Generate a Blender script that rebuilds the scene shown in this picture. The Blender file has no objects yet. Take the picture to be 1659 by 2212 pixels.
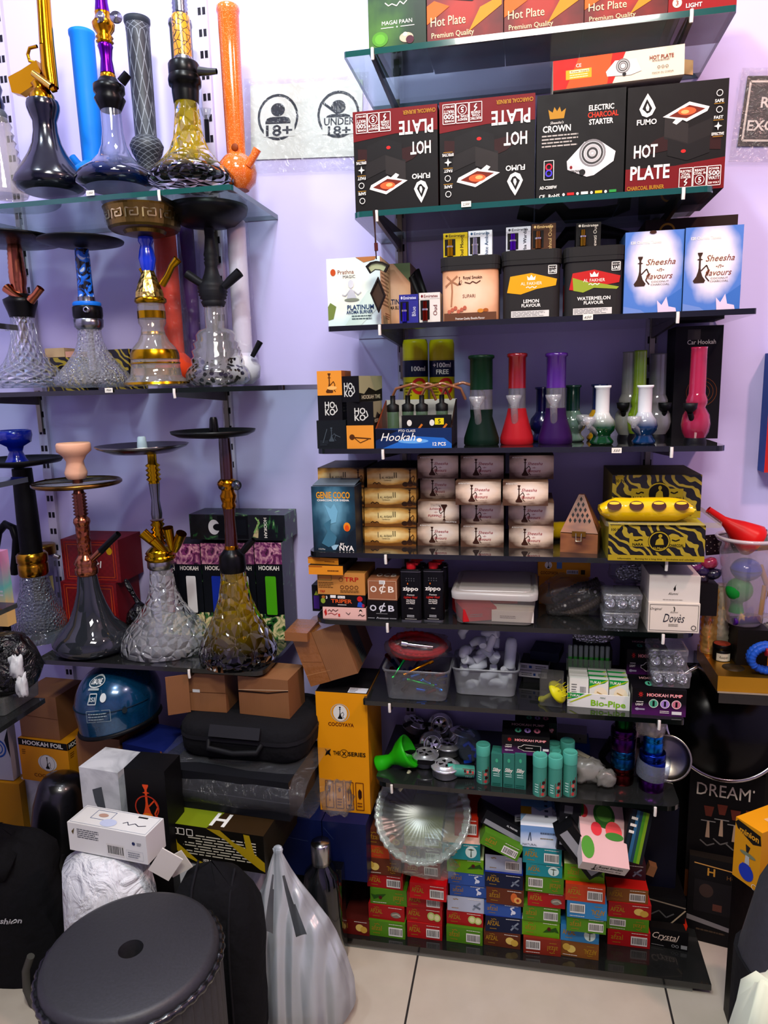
import bpy, math, random
from mathutils import Vector, Matrix, Euler, noise
random.seed(7)
SC = bpy.context.scene
COL = SC.collection
# ---------------------------------------------------------------- camera
EYE = Vector((0, 0, 1.45))
FPX, CX, CY = 1535.0, 829.5, 1106.0
RC = Matrix(((0.98092967, 0.19264407, -0.02579246), (-0.00910669, 0.1781108, 0.9839683), (0.19414958, -0.96496881, 0.17646852)))
RI = RC.transposed()
cam = bpy.data.objects.new('camera', bpy.data.cameras.new('camera'))
COL.objects.link(cam)
cam.matrix_world = Matrix.Translation(EYE) @ RI.to_4x4()
cam.data.sensor_fit = 'VERTICAL'
cam.data.sensor_height = 36.0
cam.data.lens = FPX * 36.0 / 2212.0
cam.data.clip_start = 0.02
SC.camera = cam
# ---------------------------------------------------------------- world, lamps, exposure
W = bpy.data.worlds.new('room_light'); SC.world = W; W.use_nodes = True
bg = W.node_tree.nodes['Background']
bg.inputs[0].default_value = (0.80, 0.84, 1.0, 1); bg.inputs[1].default_value = 0.13
def lamp(name, loc, size, power, col, aim=(0, 1.8, 1.2), kind='AREA', sy=None, spread=180):
    l = bpy.data.lights.new(name, kind); l.energy = power; l.color = col
    if kind == 'AREA':
        l.shape = 'RECTANGLE'; l.size = size; l.size_y = sy or size; l.spread = math.radians(spread)
    else: l.shadow_soft_size = size
    o = bpy.data.objects.new(name, l); COL.objects.link(o); o.location = loc
    o.rotation_euler = (Vector(aim) - Vector(loc)).to_track_quat('-Z', 'Y').to_euler()
    return o
lamp('ceiling_lamp', (-0.40, 0.45, 3.1), 0.16, 19, (0.90, 0.95, 1.0), (-0.3, 1.8, 1.1))
lamp('ceiling_lamp', (-1.35, 0.85, 3.1), 0.14, 9, (0.72, 0.84, 1.0), (-1.1, 1.8, 1.2))
lamp('ceiling_lamp', (1.25, 0.70, 3.1), 0.14, 21, (1.0, 0.58, 0.52), (0.5, 1.8, 1.1))
lamp('ceiling_lamp', (-0.62, 1.45, 2.85), 0.25, 4, (0.85, 0.92, 1.0), (-0.6, 1.88, 2.0))
lamp('fill_panel', (0.1, -0.35, 3.1), 0.9, 38, (1.0, 0.95, 0.88), (0, 1.0, 0.4), sy=0.4)  # added front fill from the camera side, no known fitting
VS = SC.view_settings
SC.display_settings.display_device = 'sRGB'
VS.view_transform = 'Standard'; VS.look = 'None'; VS.gamma = 1; VS.exposure = 0.44; VS.use_curve_mapping = False
cy = SC.cycles
cy.max_bounces = 10; cy.diffuse_bounces = 3; cy.glossy_bounces = 4; cy.transmission_bounces = 6; cy.transparent_max_bounces = 28
cy.caustics_reflective = False; cy.caustics_refractive = False; cy.sample_clamp_indirect = 3.0
# ---------------------------------------------------------------- photo measurement: pixel -> place in the shop
def ray(px, py): return RI @ Vector((px - CX, -(py - CY), -FPX))
def at(px, py, y):
    r = ray(px, py); return EYE + r * (y / r.y)
def onz(px, py, z):
    r = ray(px, py); return EYE + r * ((z - EYE.z) / r.z)
def mpp(px, py, y): return (at(px + 40, py, y).x - at(px - 40, py, y).x) / 80
FRONT, WALL = 1.575, 1.88
# ---------------------------------------------------------------- materials
def lin(h):
    h = h.lstrip('#'); c = [int(h[i:i + 2], 16) / 255 for i in (0, 2, 4)]
    return tuple((x / 12.92 if x <= 0.04045 else ((x + 0.055) / 1.055) ** 2.4) ** 1.2 for x in c) + (1,)   # pigments a little deeper than their screen value
MATS = {}
class NT:
    def __init__(s, name):
        s.m = bpy.data.materials.new(name); s.m.use_nodes = True; s.t = s.m.node_tree; s.t.nodes.clear()
        s.out = s.n('OutputMaterial')
    def n(s, kind, **kw):
        x = s.t.nodes.new('ShaderNode' + kind)
        for k, v in kw.items():
            if isinstance(v, bpy.types.NodeSocket): s.t.links.new(v, s.inp(x, k))
            elif hasattr(x, k) and k not in ('scale',): setattr(x, k, v)
            else: s.inp(x, k).default_value = v
        return x
    def inp(s, x, k):
        if k.startswith('i') and k[1:].isdigit(): return x.inputs[int(k[1:])]
        for i in x.inputs:
            if i.name.replace(' ', '_').lower() == k.lower(): return i
        raise KeyError(k)
    def tex(s, kind, coord='Object', sc=1.0, vec=None, **kw):
        tc = s.n('TexCoord'); src = tc.outputs[coord]
        if vec: src = s.n('Mapping', i0=src, i3=vec).outputs[0]
        t = s.n('Tex' + kind, Vector=src, **kw)
        for i in t.inputs:
            if i.name == 'Scale': i.default_value = sc
        return t
    def ramp(s, fac, stops, interp='LINEAR'):
        r = s.n('ValToRGB', i0=fac); cr = r.color_ramp; cr.interpolation = interp
        while len(cr.elements) < len(stops): cr.elements.new(0.5)
        for e, (p, c) in zip(cr.elements, stops): e.position = p; e.color = lin(c) if isinstance(c, str) else c
        return r.outputs[0]
    def mix(s, f, a, b):
        x = s.n('Mix', data_type='RGBA'); 
        for i, v in ((0, f), (6, a), (7, b)):
            if isinstance(v, bpy.types.NodeSocket): s.t.links.new(v, x.inputs[i])
            else: x.inputs[i].default_value = v
        return x.outputs[2]
    def math(s, op, a, b=0.0):
        x = s.n('Math', operation=op)
        for i, v in ((0, a), (1, b)):
            if isinstance(v, bpy.types.NodeSocket): s.t.links.new(v, x.inputs[i])
            else: x.inputs[i].default_value = v
        return x.outputs[0]
    def bump(s, h, st=0.3, dist=0.002): return s.n('Bump', i0=st, i1=dist, Height=h).outputs[0]
    def pri(s, **kw):
        p = s.n('BsdfPrincipled', **kw); s.t.links.new(p.outputs[0], s.out.inputs[0]); return p
    def mixsh(s, f, a, b):
        x = s.n('MixShader')
        for i, v in ((0, f), (1, a), (2, b)):
            if isinstance(v, bpy.types.NodeSocket): s.t.links.new(v, x.inputs[i])
            else: x.inputs[i].default_value = v
        return x.outputs[0]
    def fres(s, ior, nrm=None):   # same reflectance on both sides of a thin pane
        b = s.n('NewGeometry').outputs['Backfacing']
        v = s.math('ADD', s.math('MULTIPLY', b, 1 / ior - ior), ior)
        return s.n('Fresnel', i0=v, **({'Normal': nrm} if nrm is not None else {})).outputs[0]
    def done(s, sh): s.t.links.new(sh, s.out.inputs[0])
def glass(t, hexc, bumpn=None, milk=0.06, edge=0.55, ior=1.5, grough=0.03, white=0.12):
    c = lin(hexc); lw = t.n('LayerWeight', i0=0.35); kw = {}
    if bumpn is not None: t.t.links.new(bumpn, lw.inputs[1]); kw = dict(Normal=bumpn)
    dark = tuple(x * edge for x in c[:3]) + (1,)
    tint = t.mix(t.math('POWER', lw.outputs[1], 2.2), c, dark)
    tr = t.n('BsdfTransparent', i0=tint).outputs[0]
    gl = t.n('BsdfGlossy', i0=(1, 1, 1, 1), Roughness=grough, **kw).outputs[0]
    fr = t.fres(ior, bumpn)
    df = t.n('BsdfDiffuse', i0=tuple(white + (1 - white) * x for x in c[:3]) + (1,), **kw).outputs[0]
    a = t.mixsh(milk, tr, df)
    t.done(t.mixsh(t.math('MULTIPLY', fr, 1.25), a, gl))
def K(key):
    """material by key: kind letter + hex colour [/roughness][:variant]"""
    if key in MATS: return MATS[key]
    if key in CUSTOM:
        t = NT(key); CUSTOM[key](t); MATS[key] = t.m; return t.m
    kind = 'D' if key[0] == '#' else key[0]
    body = key if kind == 'D' else key[1:]
    body, _, var = body.partition(':'); hexc, _, ro = body.partition('/')
    t = NT({'D': 'paint', 'M': 'metal', 'G': 'glass', 'P': 'frosted', 'F': 'film', 'C': 'plastic', 'L': 'lacquer', 'A': 'acrylic'}[kind] + '_' + hexc[1:])
    c = lin(hexc)
    if kind in 'DCL':
        r = float(ro) if ro else {'D': 0.5, 'C': 0.35, 'L': 0.18}[kind]
        nz = t.tex('Noise', sc=38.0).outputs[0]
        rr = t.math('ADD', t.math('MULTIPLY', nz, 0.16), r - 0.08)
        cc = t.mix(t.tex('Noise', sc=9.0).outputs[0], tuple(x * 0.90 for x in c[:3]) + (1,), tuple(min(1, x * 1.08) for x in c[:3]) + (1,))
        kw = {}
        if var == 'w': kw['Normal'] = t.bump(t.tex('Noise', sc=60.0).outputs[0], 0.35, 0.004)
        if kind == 'L': kw['Coat_Weight'] = 0.4
        t.pri(Base_Color=cc, Roughness=rr, Specular_IOR_Level=0.5 if kind == 'L' else 0.15, **kw)
    elif kind == 'M':
        kw = {}
        if var == 'h': kw['Normal'] = t.bump(t.tex('Voronoi', sc=90.0).outputs[0], 0.6, 0.003)
        t.pri(Base_Color=c, Metallic=1.0, Roughness=t.math('ADD', t.math('MULTIPLY', t.tex('Noise', sc=25.0).outputs[0], 0.12), (float(ro) if ro else 0.22) - 0.06), **kw)
    elif kind == 'G':
        b = None
        if var == 'c': b = t.bump(t.tex('Voronoi', sc=42.0, feature='DISTANCE_TO_EDGE').outputs[0], 0.9, 0.02)
        if var == 'h': b = t.bump(t.tex('Voronoi', sc=150.0).outputs[0], 0.8, 0.008)
        if var == 'w': b = t.bump(t.tex('Noise', sc=26.0).outputs[0], 0.8, 0.02)
        if var == 'd': 
            a = t.tex('Wave', coord='UV', sc=1.0, vec=(9, 5, 1), bands_direction='DIAGONAL').outputs[1]
            d = t.tex('Wave', coord='UV', sc=1.0, vec=(-9, 5, 1), bands_direction='DIAGONAL').outputs[1]
            b = t.bump(t.math('MAXIMUM', a, d), 1.0, 0.012)
        glass(t, hexc, b, milk=float(ro) if ro else 0.05)
    elif kind == 'A':
        glass(t, hexc, None, milk=float(ro) if ro else 0.25, edge=0.8, white=0.02)
    elif kind == 'P':
        al = (float(ro) if ro else 0.5)
        tr = t.n('BsdfTransparent', i0=c).outputs[0]; df = t.n('BsdfDiffuse', i0=c).outputs[0]
        tl = t.n('BsdfTranslucent', i0=c).outputs[0]
        gl = t.n('BsdfGlossy', i0=(1, 1, 1, 1), Roughness=0.25).outputs[0]
        t.done(t.mixsh(t.math('MULTIPLY', t.fres(1.45), 0.9), t.mixsh(al, tr, t.mixsh(0.35, df, tl)), gl))
    elif kind == 'F':
        al = float(ro) if ro else 0.12
        b = t.bump(t.tex('Noise', sc=34.0, Detail=4.0, Distortion=1.5).outputs[0], 0.8, 0.012)
        tr = t.n('BsdfTransparent', i0=c).outputs[0]; df = t.n('BsdfDiffuse', i0=c).outputs[0]
        gl = t.n('BsdfGlossy', i0=(1, 1, 1, 1), Roughness=0.12, Normal=b).outputs[0]
        t.done(t.mixsh(t.math('MULTIPLY', t.fres(1.4, b), 0.55), t.mixsh(al, tr, df), gl))
    MATS[key] = t.m; return t.m
CUSTOM = {}
def custom(f): CUSTOM[f.__name__] = f; return f
@custom
def wall_paint(t):
    n = t.tex('Noise', sc=2.2, Detail=3.0).outputs[0]
    t.pri(Base_Color=t.mix(n, lin('#cac3ea'), lin('#d3ccf0')), Roughness=0.62, Normal=t.bump(t.tex('Noise', sc=55.0).outputs[0], 0.12, 0.002))
@custom
def floor_tile(t):
    tc = t.n('TexCoord'); s = t.n('SeparateXYZ', i0=tc.outputs['Object'])
    def line(o, off):
        f = t.math('FRACT', t.math('ADD', t.math('DIVIDE', o, 0.603), off)); return t.math('LESS_THAN', t.math('ABSOLUTE', t.math('SUBTRACT', f, 0.5)), 0.0042)
    g = t.math('MAXIMUM', line(s.outputs[0], 0.5 + 0.2596 / 0.603), line(s.outputs[1], 0.5 - 1.78 / 0.603))
    n = t.tex('Noise', sc=14.0, Detail=5.0).outputs[0]
    c = t.mix(g, t.mix(n, lin('#b9b0a0'), lin('#c6bdad')), lin('#2a2420'))
    t.pri(Base_Color=c, Roughness=t.math('ADD', t.math('MULTIPLY', g, 0.5), 0.16), Normal=t.bump(t.math('SUBTRACT', 1.0, g), 0.6, 0.003))
@custom
def shelf_clear(t): glass(t, '#e6f2ef', milk=0.03, edge=0.7, ior=1.5)
@custom
def shelf_edge(t): t.pri(Base_Color=lin('#1f5a55'), Roughness=0.12, Coat_Weight=0.5)
@custom
def shelf_dark(t):
    t.pri(Base_Color=t.mix(t.tex('Noise', sc=30.0, Detail=6.0).outputs[0], lin('#171918'), lin('#2a2b2a')), Roughness=0.16, Coat_Weight=0.6)
def radial(name, c0, c1, c2, cx=0.5, cz=0.5, sx=1.0, sz=1.0, streak=0.25):
    def f(t):
        tc = t.n('TexCoord'); s = t.n('SeparateXYZ', i0=tc.outputs['Generated'])
        nz = t.math('MULTIPLY', t.math('SUBTRACT', t.tex('Noise', coord='Generated', sc=2.5, Detail=3.0).outputs[0], 0.5), streak)
        dx = t.math('MULTIPLY', t.math('SUBTRACT', s.outputs[0], cx), sx); dz = t.math('MULTIPLY', t.math('SUBTRACT', s.outputs[2], cz), sz)
        r = t.math('ADD', t.math('SQRT', t.math('ADD', t.math('MULTIPLY', dx, dx), t.math('MULTIPLY', dz, dz))), nz)
        t.pri(Base_Color=t.ramp(r, [(0.10, c0), (0.33, c1), (0.54, c2)]), Roughness=0.4, Specular_IOR_Level=0.18)
    CUSTOM[name] = f
radial('print_blue_glow', '#f2e8d8', '#e3dbe0', '#5f86c4', 0.5, 0.62, 1.1, 0.95)
radial('print_brown_glow', '#f3e6d6', '#dfc9b2', '#5e4434', 0.55, 0.6, 0.9, 0.85)
radial('print_desert', '#f0dca0', '#c89a50', '#3a2a18', 0.45, 0.55, 0.75, 0.9, 0.5)
radial('print_genie', '#6f9fb0', '#2f5566', '#1d2a36', 0.45, 0.6, 0.9, 0.8, 0.5)
radial('print_mint', '#eeead6', '#dfe6d4', '#cfe0da', 0.3, 0.6)
radial('print_tan', '#ecc9ac', '#e2b592', '#b98962', 0.5, 0.5, 0.8, 0.8)
radial('print_ice', '#dfe6ef', '#b9cbe4', '#7fa3cf', 0.5, 0.2, 0.4, 1.0)
radial('print_violet_black', '#141216', '#17121c', '#5a2462', 0.5, 1.0, 0.1, 0.62, 0.03)
radial('print_rainbow_box', '#e8a8c8', '#7fd6c6', '#f0cf8a', 0.6, 1.0, 0.2, 0.7, 0.2)
radial('print_red_fire', '#a82a14', '#7c1a14', '#3a0d0c', 0.5, 0.3, 0.8, 0.9, 0.6)
radial('print_leaf', '#4f7a2e', '#2a5226', '#16331a', 0.2, 0.2, 0.8, 0.8, 0.6)
radial('print_yellow_black', '#151310', '#1c1a10', '#b7a21e', 0.5, 0.3, 0.7, 0.85, 0.5)
@custom
def cardboard(t):
    n = t.tex('Noise', sc=8.0, Detail=4.0).outputs[0]
    t.pri(Base_Color=t.mix(n, lin('#7a5230'), lin('#94693f')), Roughness=0.62, Normal=t.bump(t.tex('Wave', sc=60.0).outputs[0], 0.06, 0.001))
@custom
def packing_tape(t):
    n = t.tex('Noise', sc=22.0, Detail=4.0).outputs[0]
    t.pri(Base_Color=lin('#8f5f33'), Roughness=0.22, Coat_Weight=0.5, Normal=t.bump(n, 0.4, 0.01))
@custom
def black_vinyl(t):
    n = t.tex('Noise', sc=180.0, Detail=3.0).outputs[0]
    t.pri(Base_Color=t.mix(n, lin('#303033'), lin('#404045')), Roughness=0.5, Normal=t.bump(n, 0.3, 0.001))
@custom
def black_fabric(t):
    n = t.tex('Noise', sc=260.0, Detail=3.0).outputs[0]
    t.pri(Base_Color=t.mix(n, lin('#121214'), lin('#1e1e22')), Roughness=0.9, Specular_IOR_Level=0.15, Normal=t.bump(t.tex('Noise', sc=18.0, Detail=3.0).outputs[0], 0.5, 0.02))
@custom
def marbled(t):
    n = t.tex('Noise', sc=11.0, Detail=6.0, Distortion=1.2).outputs[0]
    t.pri(Base_Color=t.ramp(n, [(0.35, '#aeb2b6'), (0.6, '#d5d8da')]), Roughness=0.4)
@custom
def carrier_film(t):
    b = t.bump(t.tex('Wave', sc=7.0, vec=(1, 1, 0.12), Distortion=6.0, Detail=3.0).outputs[1], 0.5, 0.03)
    tr = t.n('BsdfTransparent', i0=lin('#e8eef2')).outputs[0]; c = lin('#e6ebee')
    df = t.n('BsdfDiffuse', i0=c, Normal=b).outputs[0]; tl = t.n('BsdfTranslucent', i0=c).outputs[0]
    gl = t.n('BsdfGlossy', i0=(1, 1, 1, 1), Roughness=0.3, Normal=b).outputs[0]
    t.done(t.mixsh(0.10, t.mixsh(0.64, tr, t.mixsh(0.35, df, tl)), gl))
@custom
def bin_liner(t):
    b = t.bump(t.tex('Noise', sc=24.0, Detail=5.0, Distortion=1.0).outputs[0], 1.0, 0.03)
    t.pri(Base_Color=lin('#0b0b0c'), Roughness=0.2, Normal=b)
@custom
def foil(t):
    b = t.bump(t.tex('Voronoi', sc=160.0).outputs[0], 1.0, 0.01)
    t.pri(Base_Color=lin('#f2f3f5'), Metallic=0.8, Roughness=0.3, Normal=b)
@custom
def glitter_orange(t):
    v = t.tex('Voronoi', sc=420.0).outputs[0]
    c = t.mix(t.math('LESS_THAN', v, 0.22), lin('#e07a2c'), lin('#ffe0a8'))
    p = t.n('BsdfPrincipled', Base_Color=c, Roughness=0.12, Coat_Weight=0.6).outputs[0]
    t.done(t.mixsh(0.84, t.n('BsdfTransparent', i0=lin('#f0a060')).outputs[0], p))
@custom
def net_rubber(t):
    a = t.tex('Wave', coord='UV', sc=1.0, vec=(6, 9, 1), bands_direction='DIAGONAL').outputs[1]
    d = t.tex('Wave', coord='UV', sc=1.0, vec=(-6, 9, 1), bands_direction='DIAGONAL').outputs[1]
    g = t.math('GREATER_THAN', t.math('MAXIMUM', a, d), 0.975)
    t.pri(Base_Color=t.mix(g, lin('#353a42'), lin('#8d939b')), Roughness=0.55)
@custom
def veined_yellow(t):
    v = t.tex('Voronoi', sc=70.0, feature='DISTANCE_TO_EDGE').outputs[0]
    t.pri(Base_Color=t.mix(t.math('LESS_THAN', v, 0.05), lin('#d99a12'), lin('#3a2a08')), Roughness=0.3)
@custom
def blue_camo(t):
    v = t.tex('Noise', sc=38.0, Detail=2.0, Distortion=1.5).outputs[0]
    t.pri(Base_Color=t.ramp(v, [(0.44, '#0c1020'), (0.47, '#1668c8'), (0.62, '#2b86e8'), (0.66, '#cfe0f2')]), Roughness=0.25)
@custom
def dotted_glass(t):
    tc = t.n('TexCoord'); z = t.n('SeparateXYZ', i0=tc.outputs['Generated']).outputs[2]
    v = t.tex('Voronoi', sc=75.0).outputs[0]
    spot = t.math('MULTIPLY', t.math('LESS_THAN', v, 0.42), t.math('LESS_THAN', z, 0.34))
    c = lin('#e6e6e4'); tr = t.n('BsdfTransparent', i0=c).outputs[0]
    gl = t.n('BsdfGlossy', i0=(1, 1, 1, 1), Roughness=0.04).outputs[0]; lw = t.fres(1.5)
    base = t.mixsh(0.10, tr, t.n('BsdfDiffuse', i0=c).outputs[0])
    base = t.mixsh(spot, base, t.n('BsdfPrincipled', Base_Color=lin('#1d1a19'), Roughness=0.2).outputs[0])
    t.done(t.mixsh(t.math('MULTIPLY', lw, 1.3), base, gl))
def zglass(name, lo, hi, split, bumpk=None, milk=0.06, soft=0.25):
    def f(t):
        tc = t.n('TexCoord'); z = t.n('SeparateXYZ', i0=tc.outputs['Generated']).outputs[2]
        b = None
        if bumpk: b = t.bump(t.tex('Voronoi', sc=bumpk, feature='DISTANCE_TO_EDGE').outputs[0], 1.0, 0.02)
        c = t.ramp(z, [(max(0, split - soft), lo), (split, hi)]); kw = dict(Normal=b) if b else {}
        tr = t.n('BsdfTransparent', i0=c).outputs[0]
        df = t.n('BsdfDiffuse', i0=c, **kw).outputs[0]
        gl = t.n('BsdfGlossy', i0=(1, 1, 1, 1), Roughness=0.03, **kw).outputs[0]
        t.done(t.mixsh(t.math('MULTIPLY', t.fres(1.5, b), 1.3), t.mixsh(milk, tr, df), gl))
    CUSTOM[name] = f
zglass('glass_blue_fade', '#12466e', '#dfe6f2', 0.42, None, 0.06, 0.3)
zglass('glass_amber_black', '#0a0b08', '#d8b828', 0.58, 34.0, 0.16, 0.42)
zglass('glass_yellow_black', '#14150c', '#fbe42c', 0.42, 34.0, 0.16, 0.3)
zglass('glass_green_fade', '#0b5a2c', '#f0f4ee', 0.98, None, 0.6, 0.42)
zglass('glass_blue_white', '#0d4a78', '#e8ecf0', 0.98, None, 0.6, 0.42)
@custom
def helmet_blue(t):
    t.pri(Base_Color=t.mix(t.tex('Noise', sc=200.0).outputs[0], lin('#0c3f5c'), lin('#155a80')), Metallic=0.35, Roughness=0.22, Coat_Weight=0.8)
@custom
def bead_wood(t): t.pri(Base_Color=t.mix(t.tex('Wave', sc=5.0, Distortion=5.0, Detail=3.0, vec=(1, 1, 8)).outputs[0], lin('#7a4a2c'), lin('#99643c')), Roughness=0.45)
@custom
def calligraphy_print(t):
    w = t.tex('Wave', sc=24.0, Distortion=11.0, Detail=1.5, bands_direction='DIAGONAL').outputs[1]
    t.pri(Base_Color=t.mix(t.math('GREATER_THAN', w, 0.68), lin('#12110e'), lin('#a8962c')), Roughness=0.35)
@custom
def red_lattice_print(t):
    w = t.tex('Checker', sc=110.0).outputs[1]
    t.pri(Base_Color=t.mix(w, lin('#7d141a'), lin('#86181f')), Roughness=0.35)
@custom
def smoke_print(t):
    w = t.tex('Noise', sc=16.0, Detail=3.0, Distortion=2.5).outputs[0]
    t.pri(Base_Color=t.ramp(w, [(0.40, '#10151c'), (0.55, '#131c22'), (0.62, '#2f6a3a'), (0.70, '#a8c890')]), Roughness=0.3)
@custom
def smoke_pink(t):
    w = t.tex('Noise', sc=26.0, Detail=3.0, Distortion=2.5).outputs[0]
    t.pri(Base_Color=t.ramp(w, [(0.38, '#2a1226'), (0.5, '#8a3f74'), (0.64, '#d8a8b0')]), Roughness=0.3)
@custom
def smoke_lime(t):
    w = t.tex('Noise', sc=26.0, Detail=3.0, Distortion=2.5).outputs[0]
    t.pri(Base_Color=t.ramp(w, [(0.38, '#10151c'), (0.48, '#3c7a3a'), (0.6, '#e0d0a0')]), Roughness=0.3)
# ---------------------------------------------------------------- mesh helpers
TXT = {}
def textmesh(s, bold=False, ital=False):
    k = (s, bold, ital)
    if k not in TXT:
        c = bpy.data.curves.new('lettering', 'FONT'); c.body = s; c.resolution_u = 2; c.size = 1.0
        if bold: c.offset = 0.022
        if ital: c.shear = 0.35
        o = bpy.data.objects.new('lettering', c)
        me = bpy.data.meshes.new_from_object(o)
        v = [(p.co.x, p.co.y) for p in me.vertices]; f = [tuple(p.vertices) for p in me.polygons]
        bpy.data.objects.remove(o); bpy.data.curves.remove(c); bpy.data.meshes.remove(me)
        if not v: v = [(0, 0), (1, 0), (0, 1)]; f = []
        x0 = min(a for a, b in v); x1 = max(a for a, b in v)
        TXT[k] = ([((a - x0), b) for a, b in v], f, x1 - x0)
    return TXT[k]
class MB:
    def __init__(s): s.v = []; s.f = []; s.fm = []; s.sm = []; s.mats = []; s.uv = {}
    def mi(s, k):
        if k not in s.mats: s.mats.append(k)
        return s.mats.index(k)
    def add(s, vs, fs, mat, smooth=False, uvs=None):
        b = len(s.v); s.v += [tuple(p) for p in vs]; m = s.mi(mat)
        for f in fs: s.f.append(tuple(b + i for i in f)); s.fm.append(m); s.sm.append(smooth)
        if uvs:
            for i, u in enumerate(uvs): s.uv[b + i] = u
        return s
    def box(s, c, d, mat, M=None, taper=1.0):
        x, y, z = (a / 2 for a in d); vs = []
        for dz in (-1, 1):
            q = taper if dz > 0 else 1
            for dx, dy in ((-1, -1), (1, -1), (1, 1), (-1, 1)):
                p = Vector((dx * x * q, dy * y * q, dz * z))
                if M: p = M @ p
                vs.append(p + Vector(c))
        return s.add(vs, [(3, 2, 1, 0), (4, 5, 6, 7), (0, 1, 5, 4), (1, 2, 6, 5), (2, 3, 7, 6), (3, 0, 4, 7)], mat)
    def loft(s, rings, mat, cap0=True, cap1=True, smooth=True, closed=True):
        n = len(rings[0]); vs = [p for r in rings for p in r]; fs = []; uvs = []
        for j in range(len(rings)):
            for i in range(n): uvs.append((abs(i / n), j / max(1, len(rings) - 1)))
        for j in range(len(rings) - 1):
            for i in range(n if closed else n - 1):
                k = (i + 1) % n; fs.append((j * n + i, j * n + k, (j + 1) * n + k, (j + 1) * n + i))
        s.add(vs, fs, mat, smooth, uvs)
        if cap0: s.add(list(reversed(rings[0])), [tuple(range(n))], mat)
        if cap1: s.add(rings[-1], [tuple(range(n))], mat)
        return s
    def lathe(s, prof, mat, c=(0, 0, 0), n=32, M=None, cap=(True, True), flute=0, fa=0.0, smooth=True):
        rings = []; z0 = prof[0][1]; z1 = prof[-1][1]
        for r, z in prof:
            ring = []
            for i in range(n):
                a = 2 * math.pi * i / n; q = r * (1 + (fa * math.cos(a * flute) if flute else 0))
                p = Vector((q * math.cos(a), q * math.sin(a), z))
                if M: p = M @ p
                ring.append(p + Vector(c))
            rings.append(ring)
        return s.loft(rings, mat, cap[0], cap[1], smooth)
    def tube(s, pts, rad, mat, n=10, cap=True):
        pts = [Vector(p) for p in pts]; rings = []
        rr = rad if isinstance(rad, (list, tuple)) else [rad] * len(pts)
        u = None
        for i, p in enumerate(pts):
            t = (pts[min(i + 1, len(pts) - 1)] - pts[max(i - 1, 0)])
            if t.length < 1e-9: t = Vector((0, 0, 1))
            t.normalize()
            if u is None: u = t.orthogonal().normalized()
            u = (u - t * u.dot(t))
            u = u.normalized() if u.length > 1e-6 else t.orthogonal().normalized()
            w = t.cross(u)
            rings.append([p + (u * math.cos(2 * math.pi * k / n) + w * math.sin(2 * math.pi * k / n)) * rr[i] for k in range(n)])
        return s.loft(rings, mat, cap, cap)
    def ball(s, c, r, mat, n=16, sc=(1, 1, 1), amp=0, fr=20, M=None):
        rings = []
        for j in range(n // 2 + 1):
            ph = -math.pi / 2 + math.pi * j / (n // 2); ring = []
            for i in range(n):
                a = 2 * math.pi * i / n
                p = Vector((max(1e-4, math.cos(ph)) * math.cos(a) * sc[0], max(1e-4, math.cos(ph)) * math.sin(a) * sc[1], math.sin(ph) * sc[2])) * r
                if amp: p *= 1 + amp * noise.noise(p * fr + Vector(c) * 7)
                if M: p = M @ p
                ring.append(p + Vector(c))
            rings.append(ring)
        return s.loft(rings, mat, False, False)
    def done(s, name, parent=None, loc=(0, 0, 0), rot=(0, 0, 0), label=None, cat=None, group=None, kind=None):
        me = bpy.data.meshes.new(name); me.from_pydata(s.v, [], s.f)
        for k in s.mats: me.materials.append(K(k))
        me.polygons.foreach_set('material_index', s.fm); me.polygons.foreach_set('use_smooth', s.sm)
        if s.uv:
            ul = me.uv_layers.new(name='map')
            for l in me.loops: ul.data[l.index].uv = s.uv.get(l.vertex_index, (0, 0))
        me.validate(); me.update()
        o = bpy.data.objects.new(name, me); COL.objects.link(o); o.parent = parent
        o.location = loc; o.rotation_euler = rot
        return tag(o, label, cat, group, kind)
def tag(o, label=None, cat=None, group=None, kind=None):
    for k, v in (('label', label), ('category', cat), ('group', group), ('kind', kind)):
        if v: o[k] = v
    return o
def thing(name, label, cat, loc=(0, 0, 0), rot=(0, 0, 0), group=None):
    o = bpy.data.objects.new(name, None); COL.objects.link(o); o.location = loc
    o.rotation_euler = rot if isinstance(rot, (tuple, Euler)) else (0, 0, rot); o.empty_display_size = 0.02
    return tag(o, label, cat, group)
def copy_tree(o, loc, label=None, rot=None):
    c = o.copy(); COL.objects.link(c); c.location = loc
    if rot is not None: c.rotation_euler = rot
    if label: c['label'] = label
    for ch in list(o.children):
        d = ch.copy(); COL.objects.link(d); d.parent = c
        for g in list(ch.children):
            e = g.copy(); COL.objects.link(e); e.parent = d
    return c
def rr(w, d, r, z, n=5, c=(0, 0)):
    out = []
    for qx, qy, a0 in ((1, -1, -90), (1, 1, 0), (-1, 1, 90), (-1, -1, 180)):
        for i in range(n):
            a = math.radians(a0 + 90 * i / (n - 1))
            out.append(Vector((c[0] + qx * (w / 2 - r) + r * math.cos(a), c[1] + qy * (d / 2 - r) + r * math.sin(a), z)))
    return out
def circ(r, z, n=24, c=(0, 0)): return [Vector((c[0] + r * math.cos(2 * math.pi * i / n), c[1] + r * math.sin(2 * math.pi * i / n), z)) for i in range(n)]
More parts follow.
